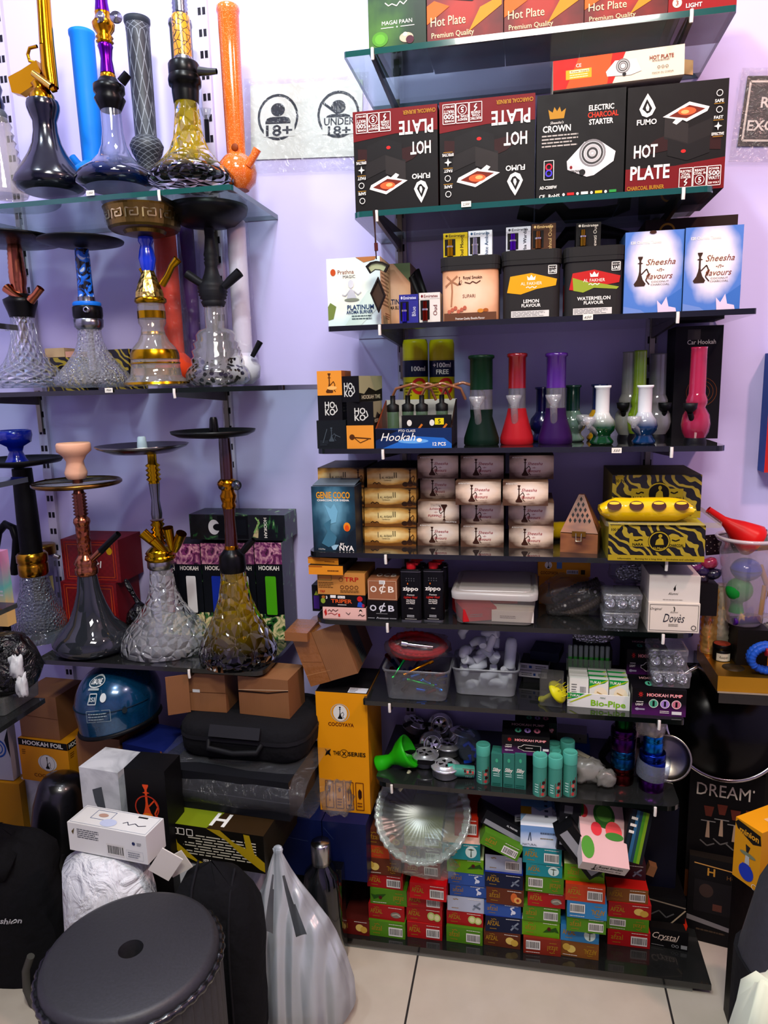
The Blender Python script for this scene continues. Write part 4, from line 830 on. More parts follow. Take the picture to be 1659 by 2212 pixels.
MANDI = [('p', YB, [(.03, .98), (.14, .98), (.05, .7)]), ('t', '#15120f', '100 Pcs', .085, .86, .07, 'b'), ('r', YB, .22, .40, .8, .68), ('e', '#15120f', .53, .55, .115, .3), ('o', YB, .53, .55, .27, .03), ('p', YB, [(.49, .45), (.5, .58), (.54, .66), (.57, .6), (.58, .46)]), ('e', YB, .54, .70, .02, .05), ('t', YB, 'Al-Mandi', .53, .36, .07, 'b', .13), ('t', '#15120f', 'NARA', .31, .46, .075, 'b'), ('t', '#15120f', 'CHARCOAL', .71, .45, .075, 'b', .15), ('l', '#15120f', [(.27, .58), (.3, .56), (.33, .6), (.36, .58)], .03), ('l', '#15120f', [(.66, .6), (.7, .57), (.74, .61)], .03), ('r', YB, 0, 0, 1, .16), ('t', '#3a3408', 'Inflammable     Burning for a long time     Smokeless and odorless', .5, .06, .045, 'b', .8)]
gm = 'black and yellow charcoal cartons'
y5 = onz(1416, 1212, z).y
zt = bx('mandi_charcoal_carton', 'black and yellow charcoal carton standing on the shelf', 'carton', 1313, 1521, 1210, 1134, 'calligraphy_print', y5, z, .19, art=MANDI, group=gm, topmat='#a59a34', sidemat='#8a7e28')
bx('mandi_charcoal_carton', 'black and yellow charcoal carton stacked on the lower one', 'carton', 1321, 1513, 1104, 1026, 'calligraphy_print', y5 + .085, zt + .0005, .19, art=MANDI, group=gm, topmat='#6a6428', sidemat='#8a7e28')
crinkle('charcoal_roll', 1393, 1115, y5 + .035, zt + .001, .19, .026, 'L#e0bc12:w', 'bright yellow charcoal roll lying on the lower mandi carton', 'charcoal roll', rz=.04, art=1)
MB().loft([rr(.235, .20, .012, zt - .005), rr(.235, .2, .012, zt + .006)], 'F#f4f0d8/.1', False, False).done('shrink_wrap', None, (at(1416, 1150, y5 + .09).x, y5 + .1, 0), (0, 0, 0), 'clear shrink wrap edge around the lower mandi carton', 'plastic wrap')
# ---------------------------------------------------------------- lighter fluid shelf
z = ZS['u']
yy = onz(745, 1337, z).y
gp = 'rolling paper cartons at the left end'
p1_ = bx('rolling_paper_carton', 'pale pink carton with red drawings at the bottom of the paper stack', 'carton', 698, 791, 1336, 1313, '#e0b8ac', yy, z, .12, art=[('p', '#b8302c', [(.03, .6), (.08, .9), (.1, .4), (.06, .2)]), ('l', '#5a2420', [(.12, .66), (.16, .8), (.2, .62), (.24, .82), (.3, .66), (.36, .82)], .06), ('l', '#a83a34', [(.12, .4), (.2, .5), (.28, .34), (.34, .5)], .06), ('r', '#c8423a', .36, .2, .4, .46), ('l', '#3a3a3a', [(.54, .6), (.6, .4), (.64, .6)], .05), ('e', '#1c1614', .88, .74, .035, .16), ('e', '#e8cabc', .88, .64, .03, .12), ('l', '#3a2420', [(.82, .34), (.86, .46), (.92, .32), (.97, .44)], .06)], group=gp)
p2_ = bx('rolling_paper_carton', 'black carton with orange angular title in the paper stack', 'carton', 691, 790, 1312, 1285, '#17161a', yy + .003, p1_, .12, art=[('t', '#d8622a', 'TRIPER', .48, .5, .3, 'b', .46), ('r', '#e4e2da', .24, .74, .36, .96), ('r', '#e4e2da', .4, .72, .56, .92), ('t', '#3a3a3a', 'Flav: So', .48, .82, .1, '', .13), ('n', WH, .4, .16, .6, .26, 1), ('e', '#8aa03c', .08, .5, .05, .22), ('e', '#a86a2a', .09, .8, .04, .12), ('e', '#c02c2c', .88, .72, .06, .22), ('p', '#2f5ab0', [(.82, .1), (.84, .44), (.9, .5), (.95, .3), (.94, .05)]), ('e', '#a02a4a', .95, .2, .03, .14), ('t', WH, '3', .16, .78, .22, 'b')], group=gp)
p3_ = bx('rolling_paper_carton', 'kraft brown carton with red title in the paper stack', 'carton', 687, 789, 1284, 1239, '#c08a4a', yy + .004, p2_, .12, art=[('t', '#b02a20', 'TRP', .72, .74, .2, 'b', .3), ('o', '#6a3a1c', .5, .72, .1, .02), ('f', '#5a6a3a', .02, .68, .3, .9, .02), ('n', '#6a4a24', .02, .3, .36, .6, 4), ('t', '#b02a20', 'TRP', .1, .14, .1, 'b')] + [('o', '#6a3a1c', .52 + .1 * i, .36, .09, .025) for i in range(4)] + [('n', '#6a4a24', .48, .1, .9, .24, 2)], group=gp)
p4_ = bx('rolling_paper_carton', 'orange tray carton with a black lid at the top left of the paper stack', 'carton', 667, 741, 1238, 1222, '#d8922c', yy - .01, p3_, .15, art=[('n', '#6a3a10', .55, .3, .9, .6, 1), ('l', '#a85a1c', [(0, .9), (.4, .9)], .1)], topmat='#1c1815', sidemat='#26211d', group=gp)
bx('rolling_paper_carton', 'slim orange tray carton with a black lid topmost of the paper stack', 'carton', 670, 738, 1222, 1206, '#d8922c', yy + .0, p4_, .15, art=[('n', '#6a3a10', .55, .3, .9, .6, 1), ('l', '#a85a1c', [(0, .9), (.4, .9)], .1)], topmat='#1c1815', sidemat='#26211d', rz=-.1, group=gp)
bx('sticker_carton', 'dark carton with purple print behind the paper stack', 'carton', 676, 692, 1330, 1264, '#17181c', yy + .05, z, .06, art=[('r', '#4a2a7a', .2, .1, .95, .6), ('p', '#9aa83c', [(.3, .62), (.9, .62), (.6, .8)])])
yo = onz(826, 1340, z).y
OCB = lambda c, band: [('t', c, 'O', .2, .55, .3, 'b', .22), ('t', c, 'C', .5, .55, .3, 'b', .22), ('t', c, 'B', .8, .55, .3, 'b', .2), ('l', c, [(.46, .32), (.56, .8)], .05), ('f', band, .03, .05, .97, .95, .02)]
o1 = bx('paper_carton', 'black paper carton with silver letters beside the lighter fluid cans', 'carton', 794, 859, 1340, 1297, '#141316', yo, z, .11, art=[('t', '#d0d0d4', 'O', .2, .62, .3, 'b', .22), ('t', '#d0d0d4', 'C', .5, .62, .3, 'b', .22), ('t', '#d0d0d4', 'B', .8, .62, .3, 'b', .2), ('l', '#d0d0d4', [(.44, .4), (.58, .88)], .05), ('n', '#8a8a8a', .3, .3, .7, .38, 1), ('t', '#c9c9c9', 'Premium', .5, .12, .1, 'i', .4), ('n', '#9a9a9a', .02, .06, .26, .16, 1), ('n', '#9a9a9a', .74, .06, .98, .16, 1)], group='paper cartons beside the cans')
bx('paper_carton', 'brown paper carton with pale letters on top of the black one', 'carton', 795, 858, 1296, 1253, '#9c6a4c', yo + .002, o1, .11, art=OCB('#e8dccb', '#d8b898') + [('r', '#e8e6de', .4, .8, .6, .98), ('n', '#3a3a3a', .42, .82, .58, .95, 2)], top=[('t', '#e8dccb', 'O', .3, .4, .24, 'b', .2), ('t', '#e8dccb', 'C', .55, .4, .24, 'b', .2), ('t', '#e8dccb', 'B', .8, .4, .24, 'b', .18)], group='paper cartons beside the cans')
# lighter fluid cans
ZIP = [('t', WH, 'zippo', .5, .68, .085, 'b', .8), ('e', '#d8742a', .36, .775, .03, .018), ('t', WH, 'Premium', .5, .55, .035, 'i', .4), ('t', '#b82c24', 'Lighter Fluid', .5, .5, .045, 'bi', .72)] + [('t', WH, s_, .5, .445 - .036 * i, .024, 'b', .44) for i, s_ in enumerate(('Clean Burning', 'Fast Igniting', 'Low Odor'))] + [('t', WH, '118ml', .5, .27, .025), ('n', '#c9c9c9', .3, .08, .7, .14, 2), ('l', WH, [(.2, .05), (.8, .05)], .006)] + [('e', '#5a5a5c', .3 + .13 * i, .84 + .045 * j, .03, .012) for i in range(4) for j in range(2)]
def can(px, pb, pt, lab, first=[]):
    y_ = onz(px, pb, z).y; k = mpp(px, pb, y_); w = 46 * k; d = 28 * k; h = at(px, pt, y_).z - z
    o = thing('lighter_fluid_can', lab, 'can', (at(px, pb, y_).x, y_ + d / 2, z), 0, 'lighter fluid cans')
    m = MB(); m.loft([rr(w, d, .008, t) for t in (0, h * .84)] + [rr(w * .92, d * .88, .008, h * .87)], '#131214/.3'); m.loft([rr(w * 1.02, d * 1.04, .009, t) for t in (0, .003)], 'M#9a9a9a/.3'); m.loft([rr(w * 1.02, d * 1.04, .009, t) for t in (h * .83, h * .84)], 'M#9a9a9a/.3')
    paint(m, ZIP, lambda u, v, q: Vector((-w * .45 + u, -d / 2 - q, v)), w * .9, h * .82); m.done('can_body', o)
    MB().lathe([(w * .22, 0), (w * .22, h * .09), (w * .18, h * .1)], '#c8242c/.35', (0, 0, h * .87), 16, flute=8, fa=.04).box((w * .13, 0, h * .945), (w * .4, d * .3, h * .035), '#c8242c/.35').done('cap', o, label='red flip cap')
can(888, 1342, 1214, 'lighter fluid can in front, nearest the brown paper carton'); can(936, 1342, 1213, 'lighter fluid can in front, beside the plastic tub')
can(897, 1318, 1206, 'lighter fluid can in the back row behind the nearest can'); can(944, 1319, 1206, 'lighter fluid can in the back row beside the plastic tub'); 
# lidded plastic tub
yt = onz(1068, 1354, z).y; xt = at(1067, 1354, yt).x; k = mpp(1067, 1354, yt)
o = thing('plastic_tub', 'frosted lidded plastic tub holding red and white cartons', 'plastic tub', (xt, yt + .095, z))
MB().loft([rr(166 * k, .17, .02, .003), rr(178 * k, .185, .022, .062), rr(181 * k, .19, .022, .07)], 'P#e4e0dc/.16', True, False).done('tub', o)
MB().loft([rr(186 * k, .20, .02, .064), rr(188 * k, .20, .02, .078), rr(172 * k, .185, .02, .082), rr(168 * k, .18, .02, .078), rr(160 * k, .17, .018, .078), rr(156 * k, .166, .018, .082)], 'P#e6e2da/.55', False, True).done('lid', o, label='milky lid')
for lab, c, (dx, dy, dz), dim, rz in (('red carton lying in the plastic tub', '#b8242c', (-.05, -.03, .02), (.08, .1, .03), .35), ('white carton lying in the plastic tub', '#e0dcd2', (.042, -.05, .017), (.095, .05, .026), -.03), ('small red carton at the back of the plastic tub', '#a82028', (.02, .03, .036), (.06, .04, .03), .1)):
    boxmesh(dim[0], dim[1], dim[2], c, [('n', '#8a7a7a', .2, .3, .6, .6, 2)]).done('small_carton', None, (xt + dx, yt + .095 + dy, z + dz - dim[2] / 2 + .002), (0, 0, rz), lab, 'carton')
c1 = bx('foil_carton', 'yellow orange carton at the bottom behind the bag of hoses', 'carton', 1164, 1272, 1290, 1244, '#d8901c', 1.76, z, .1, art=[('h', '#6a3a10', .2, .5, .5), ('n', '#7a4a10', .5, .3, .9, .6, 3)], group='yellow foil cartons')
bx('foil_carton', 'yellow orange carton with barcode stacked behind the bag of hoses', 'carton', 1162, 1275, 1243, 1212, '#d8981c', 1.755, c1, .1, art=[('e', WH, .2, .72, .07, .24), ('h', '#2a2420', .2, .72, .4), ('t', '#6a3010', 'COCOYAYA', .22, .22, .2, 'b', .34), ('r', '#5a86b8', .36, .5, .46, .98), ('b', .66, .3, .22, .26), ('r', '#3a2a14', .82, .15, .9, .45)], group='yellow foil cartons')
# plastic bag with ribbed hoses
def heap(name, c, dims, mat, lab, cat, amp=.25, fr=14, rot=(0, 0, 0), parent=None, n=22):
    m = MB(); rings = []
    for j in range(n // 2 + 1):
        ph = -math.pi / 2 + math.pi * j / (n // 2); ring = []
        for i in range(n):
            a = 2 * math.pi * i / n; p = Vector((math.cos(ph) * math.cos(a), math.cos(ph) * math.sin(a), math.sin(ph)))
            p = Vector([math.copysign(abs(q) ** .75, q) for q in p]); p *= 1 + amp * noise.noise(p * 2.2 + Vector(c) * fr) + amp * .4 * noise.noise(p * 6 + Vector(c) * 3)
            ring.append(Vector((p.x * dims[0] / 2, p.y * dims[1] / 2, max(-.98, p.z) * dims[2] / 2)))
        rings.append(ring)
    m.loft(rings, mat, False, False)
    return m.done(name, parent, c, rot, lab, cat)
y6 = onz(1235, 1335, z).y + .04
hp = lambda px, py, dy=0: Vector(at(px, py, y6 + dy))
for lab, col, pts in (('dark brown ribbed hose with white marks in the plastic bag', '#2e1f1b', [(1185, 1325), (1215, 1310), (1250, 1295), (1285, 1278), (1300, 1262)]), ('dark brown ribbed hose at the top of the plastic bag', '#2a1c1a', [(1195, 1300), (1220, 1282), (1250, 1266), (1275, 1262), (1295, 1252)]), ('grey brown ribbed hose at the bottom of the plastic bag', '#5a4c44', [(1195, 1330), (1225, 1328), (1255, 1318), (1285, 1302), (1300, 1290)])):
    P_ = [hp(*q) for q in pts]; fine = []
    for a, b in zip(P_, P_[1:]):
        for i in range(14): fine.append(a.lerp(b, i / 14))
    m = MB(); m.tube(fine, [.010 if i % 3 else .0078 for i in range(len(fine))], col + '/.35', 10)
    if 'white' in lab:
        for t in (.3, .5, .75): 
            q = fine[int(t * len(fine))]; m.ball(q + Vector((0, -.0095, .002)), .004, '#d8d4cc', 8)
    m.done('ribbed_hose', None, label=lab, cat='hose', group='ribbed hoses in the plastic bag')
heap('plastic_bag', (at(1235, 1290, y6).x, y6, z + .042), (.155, .09, .088), 'F#f0f0f0/.03', 'clear plastic bag of ribbed hoses beside the tub', 'plastic bag', .3)
# foil balls in two clear boxes
def foilbox(px0, px1, pb, pt, lab, zz_, y_=None, d=.075, name='clear_box', balls=3, zname='u'):
    pm = (px0 + px1) / 2; y_ = y_ or onz(pm, pb, zz_).y; a, b = at(px0, pb, y_), at(px1, pb, y_); w = b.x - a.x; h = at(pm, pt, y_).z - zz_
    o = thing(name, lab, 'clear box', ((a.x + b.x) / 2, y_ + d / 2, zz_), 0, 'clear boxes of foil wrapped bowls')
    MB().loft([rr(w * .94, d * .94, .006, .002), rr(w * .98, d * .98, .007, h * .8)], 'P#e6e8ea/.07', True, False).done('tray', o)
    MB().loft([rr(w, d, .007, h * .74), rr(w, d, .007, h * .95), rr(w * .9, d * .9, .006, h)], 'P#eceef0/.12', False, True).done('lid', o)
    for i in range(balls):
        for j in range(2):
            r = min(w / balls * .44, h * .36); x = (i - (balls - 1) / 2) * w / balls * .94; q = Vector((o.location.x + x, o.location.y + (j - .5) * d * .45, zz_ + r + .003))
            MB().ball((0, 0, 0), r, 'foil', 12, amp=.12, fr=60).done('foil_ball', None, q, (0, 0, i), 'silver foil ball in the %s row of the %s' % (('front', 'back')[j], lab.split(' with ')[0].split(' of ')[0]), 'foil ball', 'foil balls in ' + lab)
    return zz_ + h
zb_ = foilbox(1301, 1381, 1360, 1324, 'lower clear box beside the white cartons', z)
foilbox(1303, 1388, 1326, 1284, 'upper clear box beside the white cartons', zb_ + .001, onz(1340, 1360, z).y - .002)
heap('foil_bag', (at(1360, 1258, 1.71).x, 1.72, z + .1), (.09, .06, .06), 'F#e8eaee/.05', 'crumpled clear bag of foil balls behind the clear boxes', 'plastic bag', .35)
for i in range(3): MB().ball((0, 0, 0), .018, 'foil', 12, amp=.15, fr=60).done('foil_ball', None, (at(1345 + 18 * i, 1262, 1.72).x, 1.72, z + .095 + .004 * (i % 2)), (i, 0, 0), 'silver foil ball inside the crumpled bag, ' + ('left', 'middle', 'right')[i], 'foil ball')
bx('support_carton', 'plain grey carton under the crumpled foil bag', 'carton', 1330, 1392, 1320, 1280, '#55565a', 1.69, z, .06)
yd = onz(1452, 1366, z).y
d1 = bx('charcoal_tablet_carton', 'white carton with a black bordered front and script title', 'carton', 1399, 1510, 1362, 1303, '#d8cfc0', yd, z, .12, art=[('f', '#2a2826', .03, .06, .97, .94, .012), ('t', '#2a2a3a', 'Dovès', .5, .5, .3, 'i', .42), ('t', '#3a3836', 'Original', .15, .8, .08, 'i'), ('l', '#2a2826', [(.5, .72), (.51, .82), (.49, .88)], .03), ('n', '#7a7468', .4, .2, .6, .3, 2), ('o', '#2a2826', .89, .18, .08, .02), ('t', '#5a544c', 'Alumni', .5, .7, .06, 'i')], group='white charcoal tablet cartons')
bx('charcoal_tablet_carton', 'white carton with a small flame logo, stacked on the script titled one', 'carton', 1401, 1511, 1300, 1244, '#d3cdc2', yd + .005, d1, .12, art=[('p', '#2a2826', [(.5, .42), (.53, .5), (.52, .62), (.54, .7), (.51, .62), (.48, .52)]), ('t', '#3a3836', 'Alumni', .48, .34, .1, 'i', .2), ('n', '#9a948a', .28, .08, .7, .13, 1)], topmat='#ddd8cf', group='white charcoal tablet cartons')
# ---------------------------------------------------------------- plastic tub shelf
z = ZS['v']
def tub(px0, px1, pb, pr, lab, milk, d=.13):
    pm = (px0 + px1) / 2; y_ = onz(pm, pb, z).y; k = mpp(pm, pb, y_); w = (px1 - px0) * k; h = at(pm, pr, y_).z - z
    o = thing('open_tub', lab, 'plastic tub', (at(pm, pb, y_).x, y_ + d / 2, z), 0, 'open frosted tubs')
    MB().loft([rr(w * .86, d * .86, .016, .002), rr(w * .96, d * .97, .018, h * .92), rr(w * .97, d * .98, .018, h * .94), rr(w, d * 1.02, .02, h * .93), rr(w, d * 1.02, .02, h), rr(w * .96, d * .97, .018, h), rr(w * .94, d * .95, .018, h * .9)], 'P#e2e4e6/%s' % milk, True, False).done('tub', o)
    return o, w, d, h, y_
o, w, d, h, y_ = tub(824, 971, 1517, 1450, 'open frosted tub of coloured metal mouthpieces under a red hose pack', .12)
rg = random.Random(11); cols = ['#2458b0', '#2458b0', '#b02030', '#2a8ad0', '#1f3a8a', '#c8c8cc', '#8a1c28', '#2458b0']
for i in range(24):
    a = rg.random() * 6.3; c = Vector((o.location.x + (rg.random() - .5) * w * .66, y_ + d / 2 + (rg.random() - .5) * d * .6, z + .012 + h * .6 * (i / 24))); dr = Vector((math.cos(a), math.sin(a), .5 * (rg.random() - .2))) * .013
    MB().tube([-dr, dr], .0055, 'M%s/.3' % cols[i % 8], 12, False).tube([-dr * .98, -dr * .9], .0065, 'M%s/.3' % cols[i % 8], 12, False).done('mouthpiece', None, c, (0, 0, 0), '%s metal mouthpiece %s in the open tub of coloured parts' % ({'#2458b0': 'blue', '#b02030': 'red', '#2a8ad0': 'light blue', '#1f3a8a': 'navy', '#c8c8cc': 'silver', '#8a1c28': 'dark red'}[cols[i % 8]], ('low', 'midway up', 'on top')[min(2, i // 8)]), 'mouthpiece', 'metal mouthpieces in the open tub')
for px, py, c, nm_ in ((838, 1418, '#b02030', 'red'), (850, 1430, '#2458b0', 'blue'), (858, 1418, '#b02030', 'crimson'), (848, 1447, '#a81c28', 'dark red')):
    q = Vector(at(px, py, y_ + .07)); MB().lathe([(.0045, -.03), (.0045, 0), (.006, .004), (.006, .007)], 'M%s/.3' % c, n=12, cap=(True, False)).done('mouthpiece', None, q, (.7, -.3, 0), nm_ + ' tube tip sticking up at the left of the open tub', 'mouthpiece', 'metal mouthpieces in the open tub')
for (ax, ay), (bx_, by), c, lab in (((848, 1465), (880, 1415), '#1fa04a', 'bright green metal stem leaning up out of the tub'), ((872, 1458), (935, 1427), '#c88a1c', 'gold metal stem across the top of the tub'), ((880, 1468), (938, 1482), '#1f9a4a', 'green metal stem lying low in the tub'), ((912, 1468), (955, 1492), '#2a8ad0', 'light blue metal stem lying low in the tub')):
    a, b = Vector(at(ax, ay, y_ + .025)), Vector(at(bx_, by, y_ + (.06 if 'low' not in lab else .02)))
    m = MB(); m.tube([Vector((0, 0, 0)), (b - a) * .1, (b - a) * .12, (b - a) * .85, (b - a) * .87, b - a], [.005, .005, .0035, .0035, .006, .006], 'M%s/.25' % c, 10); m.done('metal_pipe', None, a, (0, 0, 0), lab, 'metal pipe')
# red coiled hose pack
m = MB(); pts = []; cxp = Vector(at(903, 1398, y_ + .07))
for i in range(260):
    a = i / 260 * 2 * math.pi * 3; q = 1 - .12 * (i / 260)
    pts.append(Vector((.068 * q * math.cos(a), .034 * q * math.sin(a), .012 * math.sin(a * .5) + .008 * i / 260)))
m.tube(pts, [.0072 if i % 3 else .0058 for i in range(260)], '#c81c24/.3', 8)
m.done('coiled_hose', None, cxp, (.5, 0, 0), 'red ribbed hose coiled in a clear pack on the tub', 'hose')
MB().tube([at(870, 1390, y_ + .03), at(900, 1394, y_ + .03), at(935, 1398, y_ + .035)], .005, 'M#c8c8cc', 10).tube([at(868, 1389, y_ + .03), at(880, 1391, y_ + .03)], .008, 'M#d8d8dc', 12).done('hose_nozzle', None, label='silver hose handle lying on the red coiled hose', cat='hose nozzle')
heap('hose_pack', tuple(cxp + Vector((0, 0, .004))), (.16, .10, .055), 'F#e8dada/.05', 'clear plastic pack around the red coiled hose', 'plastic bag', .2)
o, w, d, h, y2 = tub(973, 1122, 1507, 1447, 'open frosted tub heaped with white plastic pieces', .3)
rg = random.Random(4)
for i in range(26):
    t = i / 26; px = 1000 + 95 * rg.random(); py = 1490 - 125 * t - 10 * rg.random(); 
    if t > .6: px = 1000 + 70 * rg.random()
    c = Vector(at(px, py, y2 + .05 + .03 * rg.random())); kind = i % 3
    m = MB()
    if kind == 0: m.lathe([(.006, -.02), (.009, -.01), (.010, .012), (.013, .02), (.011, .024), (.004, .02)], '#d6dade/.35', n=16)
    elif kind == 1: m.tube([(-.02, 0, -.008), (-.008, .004, .006), (.01, 0, .006), (.022, -.004, -.006)], [.009, .012, .011, .007], '#cfd5da/.35', 12)
    else: m.ball((0, 0, 0), .018, '#d9dde0/.35', 14, (1, .8, .75), .35, 40)
    m.done('white_fitting', None, c, (rg.random() * 3, rg.random() * 3, rg.random() * 6), 'white plastic fitting heaped %s in the second open tub' % ('low', 'in the middle', 'at the top')[min(2, int(t * 3))], 'plastic fitting', 'white plastic fittings in the second tub')
MB().lathe([(.014, 0), (.014, .06), (.011, .072), (.004, .076)], '#cdd3d8/.4', n=18).done('white_sleeve', None, Vector(at(1100, 1440, y2 + .06)), (.0, .08, 0), 'white tube standing at the right end of the second tub', 'plastic fitting')
# small cartons, grinder, vials
yv = onz(1150, 1478, z).y
w1 = bx('support_box', 'dark box under the two slim white cartons', 'box', 1130, 1196, 1490, 1462, '#2a2a2e', yv + .01, z, .07)
w2 = bx('slim_carton', 'lower slim white carton with barcode', 'carton', 1124, 1185, 1466, 1452, '#d6d4d0', yv, w1, .07, rz=-.12, art=[('b', .78, .5, .22, .7), ('n', '#5a5a5a', .1, .2, .5, .8, 2), ('r', '#3a5a9a', .52, .3, .6, .7)], group='slim white cartons')
w3 = bx('slim_carton', 'upper slim white carton with barcode', 'carton', 1127, 1188, 1451, 1436, '#d6d4d0', yv + .008, w2, .07, rz=-.12, art=[('b', .14, .5, .22, .7), ('n', '#5a5a5a', .55, .2, .95, .8, 2), ('r', '#3a5a9a', .32, .3, .42, .7)], group='slim white cartons', topmat='#2a2420')
bx('navy_carton', 'navy blue carton with a tilted lid on the slim white cartons', 'carton', 1152, 1214, 1434, 1412, '#1a2440', yv + .03, w3, .08, rz=-.2, topmat='#1f2c50', group=None)
o = thing('spiky_grinder', 'yellow mushroom shaped plastic grinder in a clear box', 'grinder', Vector(at(1198, 1497, 1.615)) , (.3, .9, 0))
MB().lathe([(.001, .024), (.014, .022), (.026, .012), (.028, .006), (.012, 0), (.006, -.006), (.005, -.03), (.008, -.036), (.008, -.042), (.004, -.046)], '#c8c41e/.4', n=24).done('grinder_cap', o)
m = MB()
for i in range(14): a = i * 2.4; q = .006 * math.sqrt(i + 1); m.tube([(q * math.cos(a), q * math.sin(a), .020), (q * math.cos(a) * 1.1, q * math.sin(a) * 1.1, .032)], [.0012, .0004], '#d8d42a', 5)
m.done('spikes', o)
yg = onz(1192, 1528, z).y
MB().loft([rr(.052, .05, .003, .001), rr(.052, .05, .003, .072)], 'P#d8d8d4/.07', True, True).done('clear_box', None, (at(1192, 1528, yg).x, yg + .027, z), (0, 0, -.12), 'small clear box around the yellow grinder', 'clear box')
yb = onz(1293, 1530, z).y; k = mpp(1293, 1530, yb)
o = thing('display_tray', 'white and green display tray of wooden filter tips', 'display box', (at(1294, 1530, yb).x, yb + .045, z), -.05)
w = 133 * k; hf = at(1294, 1500, yb).z - z
m = boxmesh(w, .002, hf, '#e2e2da', [('p', '#1f9a4a', [(0, .5), (0, 1), (.28, 1), (.16, .7)]), ('p', '#b8c81e', [(.02, .3), (.06, .3), (.4, .98), (.34, .98)]), ('t', WH, 'TUKAI', .11, .83, .16, 'b', .16), ('t', '#8ac01c', 'Bio-Pipe', .66, .4, .42, 'b', .56), ('t', '#2a6a3a', 'MINI', .57, .78, .12, 'i')]); m.v = [(a, b - .045, c) for a, b, c in m.v]; m.done('front_panel', o)
MB().box((0, 0, .002), (w, .09, .003), '#d8d8d0').box((-w / 2, 0, hf * .6), (.002, .09, hf * 1.2), '#d8d8d0').box((w / 2, 0, hf * .6), (.002, .09, hf * 1.2), '#d8d8d0').box((0, .045, hf * .8), (w, .002, hf * 1.6), '#d8d8d0').done('tray', o)
for i in range(3):
    for j in range(3):
        art = [('b', .7, .5, .34, .5), ('n', '#6a6a6a', .1, .2, .4, .8, 6)] if i == 0 else [('p', '#1f9a4a', [(0, .7), (0, 1), (1, 1), (.8, .86)]), ('p', '#b8c81e', [(0, .62), (0, .7), (.9, .98), (1, .98)]), ('t', WH, 'TUKAI', .3, .88, .1, 'b'), ('e', '#e8dcc0', .6, .4, .36, .3), ('l', '#b89a60', [(.4, .5), (.8, .36)], .05), ('l', '#b89a60', [(.45, .34), (.85, .26)], .05)]
        boxmesh(w * .31, .02, hf * 1.75, '#dcdcd2', art).done('filter_pack', None, (o.location.x + (i - 1) * w * .325, yb + .02 + .024 * j, z + .004 + .001 * j), (-.08, 0, -.05), 'filter tip pack in the %s column, %s row of the display tray' % (('left', 'middle', 'right')[i], ('front', 'second', 'back')[j]), 'carton', 'filter packs in the green display tray')
yc = yb + .075
xg = at(1272, 1452, yc).x
sup = bx('vial_stand', 'dark box under the tray of green vials', 'box', 1226, 1318, 1475, 1452, '#3a3c3a', yc, z, .07)
o = thing('vial_tray', 'clear tray of green capped glass vials on the display packs', 'tray', (xg, yc + .02, sup + .0005), -.04)
MB().loft([rr(.105, .034, .003, 0), rr(.105, .034, .003, .03)], 'P#c8d8c8/.2', True, False).done('tray_body', o)
for i in range(8):
    MB().lathe([(.005, .0), (.005, .032)], '#4fae4a/.3', n=12).lathe([(.0052, .032), (.0052, .058), (.003, .06)], 'P#d8e4d8/.35', n=12).done('glass_vial', None, (xg + (i - 3.5) * .0125, yc + .012 + .0012 * (i % 2), sup + .002), (-.05, 0, 0), 'green filled vial, number %s from the white cartons end of the tray' % ('one', 'two', 'three', 'four', 'five', 'six', 'seven', 'eight')[i], 'vial', 'green vials in the clear tray')
heap('foil_bag', (at(1280, 1385, 1.75).x, 1.75, z + .135), (.10, .05, .05), 'foil', 'silver foil bag standing behind the green vials', 'foil bag', .2)
bx('support_carton', 'dark carton under the silver foil bag', 'carton', 1240, 1322, 1440, 1402, '#232326', 1.73, z, .07)
def pump(px0, px1, pb, pt, lab, y_, z_, kind, d=.08):
    fl = [('p', '#d83a34', [(.16 + .055 * math.cos(a + s * .3) * (1 if s == 0 else .3), .78 + .13 * math.sin(a + s * .3) * (1 if s == 0 else .3)) for i in range(8) for a, s in ((i * .785, 0), (i * .785 + .39, 1))]), ('e', '#17141a', .16, .78, .012, .03)]
    A = fl + [('t', '#c83a3a', 'HOOKAH PUMP', .6, .78, .13, 'b', .66), ('t', '#e8b8b8', 'HOOKAH PUMP', .6, .78, .11, 'b', .64), ('t', WH, 'LIGHT', .14, .4, .08, 'b', .14), ('n', WH, .08, .47, .22, .53, 1), ('e', '#a8a0b0', .1, .22, .04, .05), ('r', '#a8a0b0', .1, .19, .24, .25)]
    if kind == 'c': A += [x for i, c in enumerate(('#5aa88a', '#a88ac8', '#c87a8a')) for x in (('e', c, .4 + .21 * i, .46, .08, .17), ('o', WH, .4 + .21 * i, .46, .16, .015), ('r', '#17141a', .38 + .21 * i, .36, .42 + .21 * i, .56))] + [('r', '#dcdad6', .74, .08, .92, .2), ('n', WH, .52, .1, .7, .22, 2)]
    else: A += [('p', WH, [(.4, .3), (.46, .22), (.8, .22), (.82, .3), (.82, .52), (.46, .56), (.4, .46), (.34, .44), (.34, .34)]), ('p', '#0c0b0e', [(.41, .3), (.47, .24), (.79, .24), (.81, .3), (.81, .51), (.47, .54), (.41, .45), (.35, .42), (.35, .35)]), ('n', WH, .5, .36, .66, .42, 1), ('r', '#dcdad6', .86, .28, .98, .4)]
    T = [('t', '#e8b8b8', 'HOOKAH PUMP', .55, .75, .16, 'b', .7)] + [x for i, c in enumerate(('#5aa88a', '#a88ac8', '#c87a8a')) for x in (('e', c, .34 + .2 * i, .36, .07, .16), ('r', '#17141a', .325 + .2 * i, .28, .355 + .2 * i, .46))]
    return bx('hookah_pump_carton', lab, 'carton', px0, px1, pb, pt, 'print_violet_black', y_, z_, d, art=A, top=T, group='black hookah pump cartons', topmat='#131116', sidemat='#17141a')
